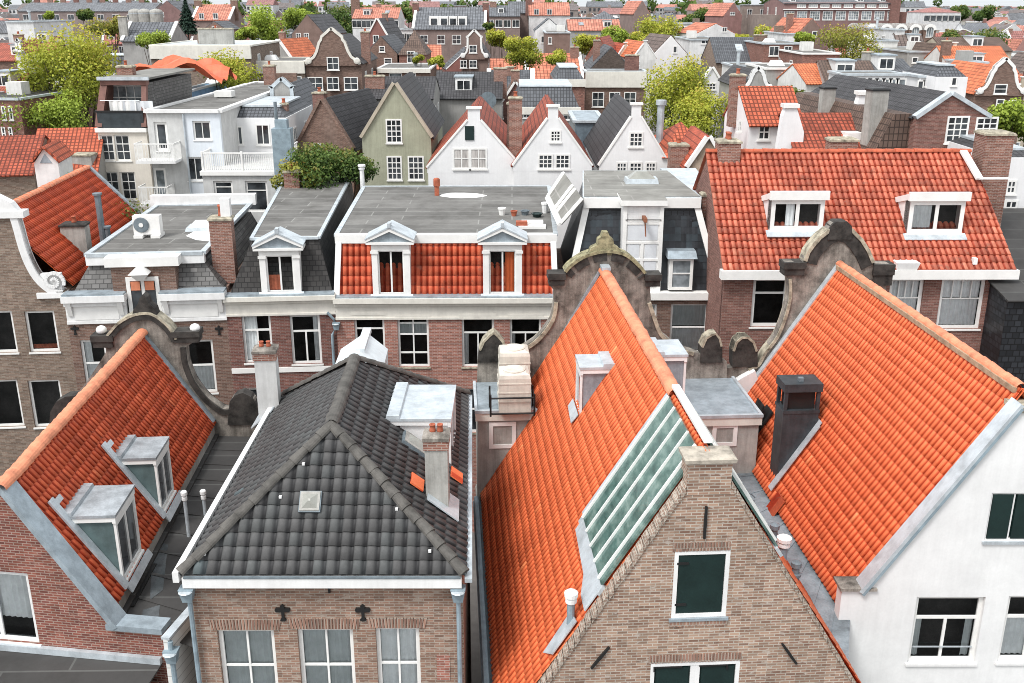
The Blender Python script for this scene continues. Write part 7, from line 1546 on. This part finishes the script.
# far off rooftops and trees to the horizon: one mass nobody could count
m = MB(); rnd = random.Random(5)
vs = []
mass = {0: MB(), 1: MB(), 2: MB(), 3: MB()}
for k in range(5200):
    Y = 330+rnd.random()**1.7*3800; x = rnd.uniform(-.58, .58)*Y; w_ = rnd.uniform(5, 11)*(1+Y/1800); h_ = rnd.uniform(10, 16.5)*(1 if rnd.random() < .96 else 1.3); mm = m; c = rnd.choices((0, 1, 2, 3), (2.2, 3, 3, 2))[0]
    if any(x-w_/2 < b[1] and x+w_/2 > b[0] and Y < b[3]+1 and Y+11 > b[2]-1 for b in PLAN): continue
    pa, pb, pc_ = proj(Vector((x-w_/2, Y, h_)))[0], proj(Vector((x+w_/2, Y, h_)))[0], proj(Vector((x, Y, h_)))[1]
    if any(q[4] > Y and q[0] < pb and q[1] > pa and q[3] > pc_+1 for q in PROT): continue
    f = Fr((x, Y, 0), rnd.uniform(-.4, .4))
    m.fr = f; u_ = rnd.random(); m.box(-w_/2, w_/2, 0, 11, 0, h_*.77, rnd.choice((4, 5, 6)))
    if u_ < .5: m.frus(-w_/2-.2, w_/2+.2, -.3, 11.3, h_*.77, -w_/2, w_/2, 5, 6, h_, c)
    elif u_ < .8: m.frus(-w_/2-.2, w_/2+.2, -.3, 11.3, h_*.77, -.4, .4, 0, 11, h_, c)
    else: m.box(-w_/2-.2, w_/2+.2, -.3, 11, h_*.77, h_*.8, 7)
    if Y < 1200:
        xx = rnd.uniform(-.4, .4)*w_; m.box(xx-.6, xx+.6, 4, 5.2, h_*.8, h_+rnd.uniform(.3, 1.4), rnd.choice((4, 5, 5)))
        for q in range(int(w_/3)): xx = -w_/2+(q+.5)*3; m.box(xx-.7, xx+.7, -.15, 0, h_*.77-2.6, h_*.77-.8, 8 if rnd.random() < .65 else 4)
        if rnd.random() < .5: xx = rnd.uniform(-.3, .3)*w_; m.box(xx-1, xx+1, .6, 4, h_*.77, h_*.77+1.9, 4)
for k in range(90):     # a few taller blocks break the skyline
    px = rnd.uniform(0, 905); Y = rnd.uniform(520, 1100); x = (px-512)/1000*Y*1.06; w_ = rnd.uniform(9, 26); h_ = rnd.uniform(20.5, 23.5+Y/260); f = Fr((x, Y, 0), rnd.uniform(-.3, .3)); m.fr = f
    m.box(-w_/2, w_/2, 0, 12, 0, h_*.86, rnd.choice((4, 5, 6, 5))); m.frus(-w_/2-.2, w_/2+.2, -.3, 12.3, h_*.86, -w_/2, w_/2, 5, 7, h_, rnd.choice((0, 1, 2, 1, 3)))
    for q in range(int(w_/3)): xx = -w_/2+(q+.5)*3; m.box(xx-.8, xx+.8, -.15, 0, h_*.86-3, h_*.86-1, 8); m.box(xx-.8, xx+.8, -.15, 0, h_*.86-6.5, h_*.86-4.4, 8)
    xx = rnd.uniform(-.4, .4)*w_; m.box(xx-.7, xx+.7, 5, 6.4, h_*.9, h_+1.4, 5)
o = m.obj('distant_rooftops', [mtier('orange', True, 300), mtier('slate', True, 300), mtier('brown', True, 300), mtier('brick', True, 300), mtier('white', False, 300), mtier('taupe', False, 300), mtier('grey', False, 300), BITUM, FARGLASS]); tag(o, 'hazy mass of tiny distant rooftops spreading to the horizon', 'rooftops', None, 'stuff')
vs = []; fs = []; uv = []
for k in range(560):
    Y = 420+rnd.random()**1.3*3600; x = rnd.uniform(-.58, .58)*Y; r = rnd.uniform(3.5, 7)*(1+Y/2500); hh = rnd.uniform(10, 16)+ (3 if Y > 1800 else 0)
    if k >= 490: Y = rnd.uniform(620, 1300); px = (k-490)/70*900+rnd.uniform(-8, 8); x = (px-512)/1000*Y*1.06; r = rnd.uniform(4, 9); hh = 21.5+Y/170*rnd.uniform(.6, 1.25)
    for i in range(70):
        d = Vector((rnd.gauss(0,1), rnd.gauss(0,1), rnd.gauss(0,1))).normalized(); p = Vector((x, Y, hh-r*.8))+Vector((d.x*r, d.y*r, d.z*r*.8))*rnd.uniform(.5, 1.05); s_ = r*.3*rnd.uniform(.6, 1.3)
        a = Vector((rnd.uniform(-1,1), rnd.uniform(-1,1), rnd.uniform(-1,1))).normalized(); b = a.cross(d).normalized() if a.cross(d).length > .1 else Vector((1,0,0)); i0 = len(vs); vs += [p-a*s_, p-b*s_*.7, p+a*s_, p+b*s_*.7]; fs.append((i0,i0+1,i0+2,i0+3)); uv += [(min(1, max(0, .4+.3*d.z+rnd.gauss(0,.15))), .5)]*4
me = bpy.data.meshes.new('distant_trees'); me.from_pydata(vs, [], fs); ul = me.uv_layers.new(name='UVMap').data; ul.foreach_set('uv', [q for k in uv for q in k]); me.materials.append(LF_D)
o = bpy.data.objects.new('distant_trees', me); COL.objects.link(o); tag(o, 'dark green scattered treetops far off among the distant rooftops', 'trees', None, 'stuff')
# ------------------------------------------------------------------ ground, sky, light, camera
gm = m_plain('ground_paving', (.16, .15, .14), .9, .3, .2)
g = MB().face([(-2500,-200,0),(2500,-200,0),(2500,6000,0),(-2500,6000,0)]).obj('ground', gm); g['kind'] = 'structure'
w = bpy.data.worlds.new('World'); SC.world = w; w.use_nodes = True; nt = w.node_tree; bg = nt.nodes['Background']
SUN_EL, SUN_AZ = R_(56), R_(222)      # compass-like: the sun stands behind the camera, to the left
sk = nt.nodes.new('ShaderNodeTexSky'); sk.sky_type = 'NISHITA'; sk.sun_disc = False; sk.sun_elevation = SUN_EL; sk.sun_rotation = SUN_AZ; sk.air_density = 1.0; sk.dust_density = 3.0
hs = nt.nodes.new('ShaderNodeHueSaturation'); hs.inputs['Saturation'].default_value = .18; hs.inputs['Value'].default_value = 1.75
nt.links.new(sk.outputs[0], hs.inputs['Color']); mx = nt.nodes.new('ShaderNodeMix'); mx.data_type = 'RGBA'; mx.inputs[0].default_value = .62; mx.inputs[7].default_value = (8.2, 8.65, 9.05, 1)   # thin high overcast over the blue
nt.links.new(hs.outputs[0], mx.inputs[6]); nt.links.new(mx.outputs[2], bg.inputs[0]); bg.inputs[1].default_value = .15; hs.inputs['Value'].default_value = 2.1
ld = bpy.data.lights.new('sun', 'SUN'); ld.energy = 2.7; ld.angle = R_(16); ld.color = (1, .985, .965); lo = bpy.data.objects.new('sun', ld); COL.objects.link(lo)
dv = Vector((math.sin(SUN_AZ)*math.cos(SUN_EL), math.cos(SUN_AZ)*math.cos(SUN_EL), math.sin(SUN_EL)))
lo.rotation_euler = (-dv).to_track_quat('-Z', 'Y').to_euler(); lo.location = (0, 0, 60)
cd = bpy.data.cameras.new('camera'); cd.sensor_width = 36; cd.lens = 36*F/1024; cd.clip_end = 9000; cd.clip_start = .5
co = bpy.data.objects.new('camera', cd); COL.objects.link(co); co.location = EYE; co.rotation_euler = (math.pi/2-TH, 0, 0); SC.camera = co
SC.view_settings.view_transform = 'Standard'; SC.view_settings.look = 'None'; SC.view_settings.exposure = 0; SC.view_settings.gamma = 1
SC.cycles.filter_width = .95; SC.cycles.max_bounces = 6; SC.cycles.diffuse_bounces = 3; SC.cycles.glossy_bounces = 3; SC.cycles.transparent_max_bounces = 8
for o in list(bpy.data.objects):
    for k in ('_o', '_root'):
        if k in o: del o[k]
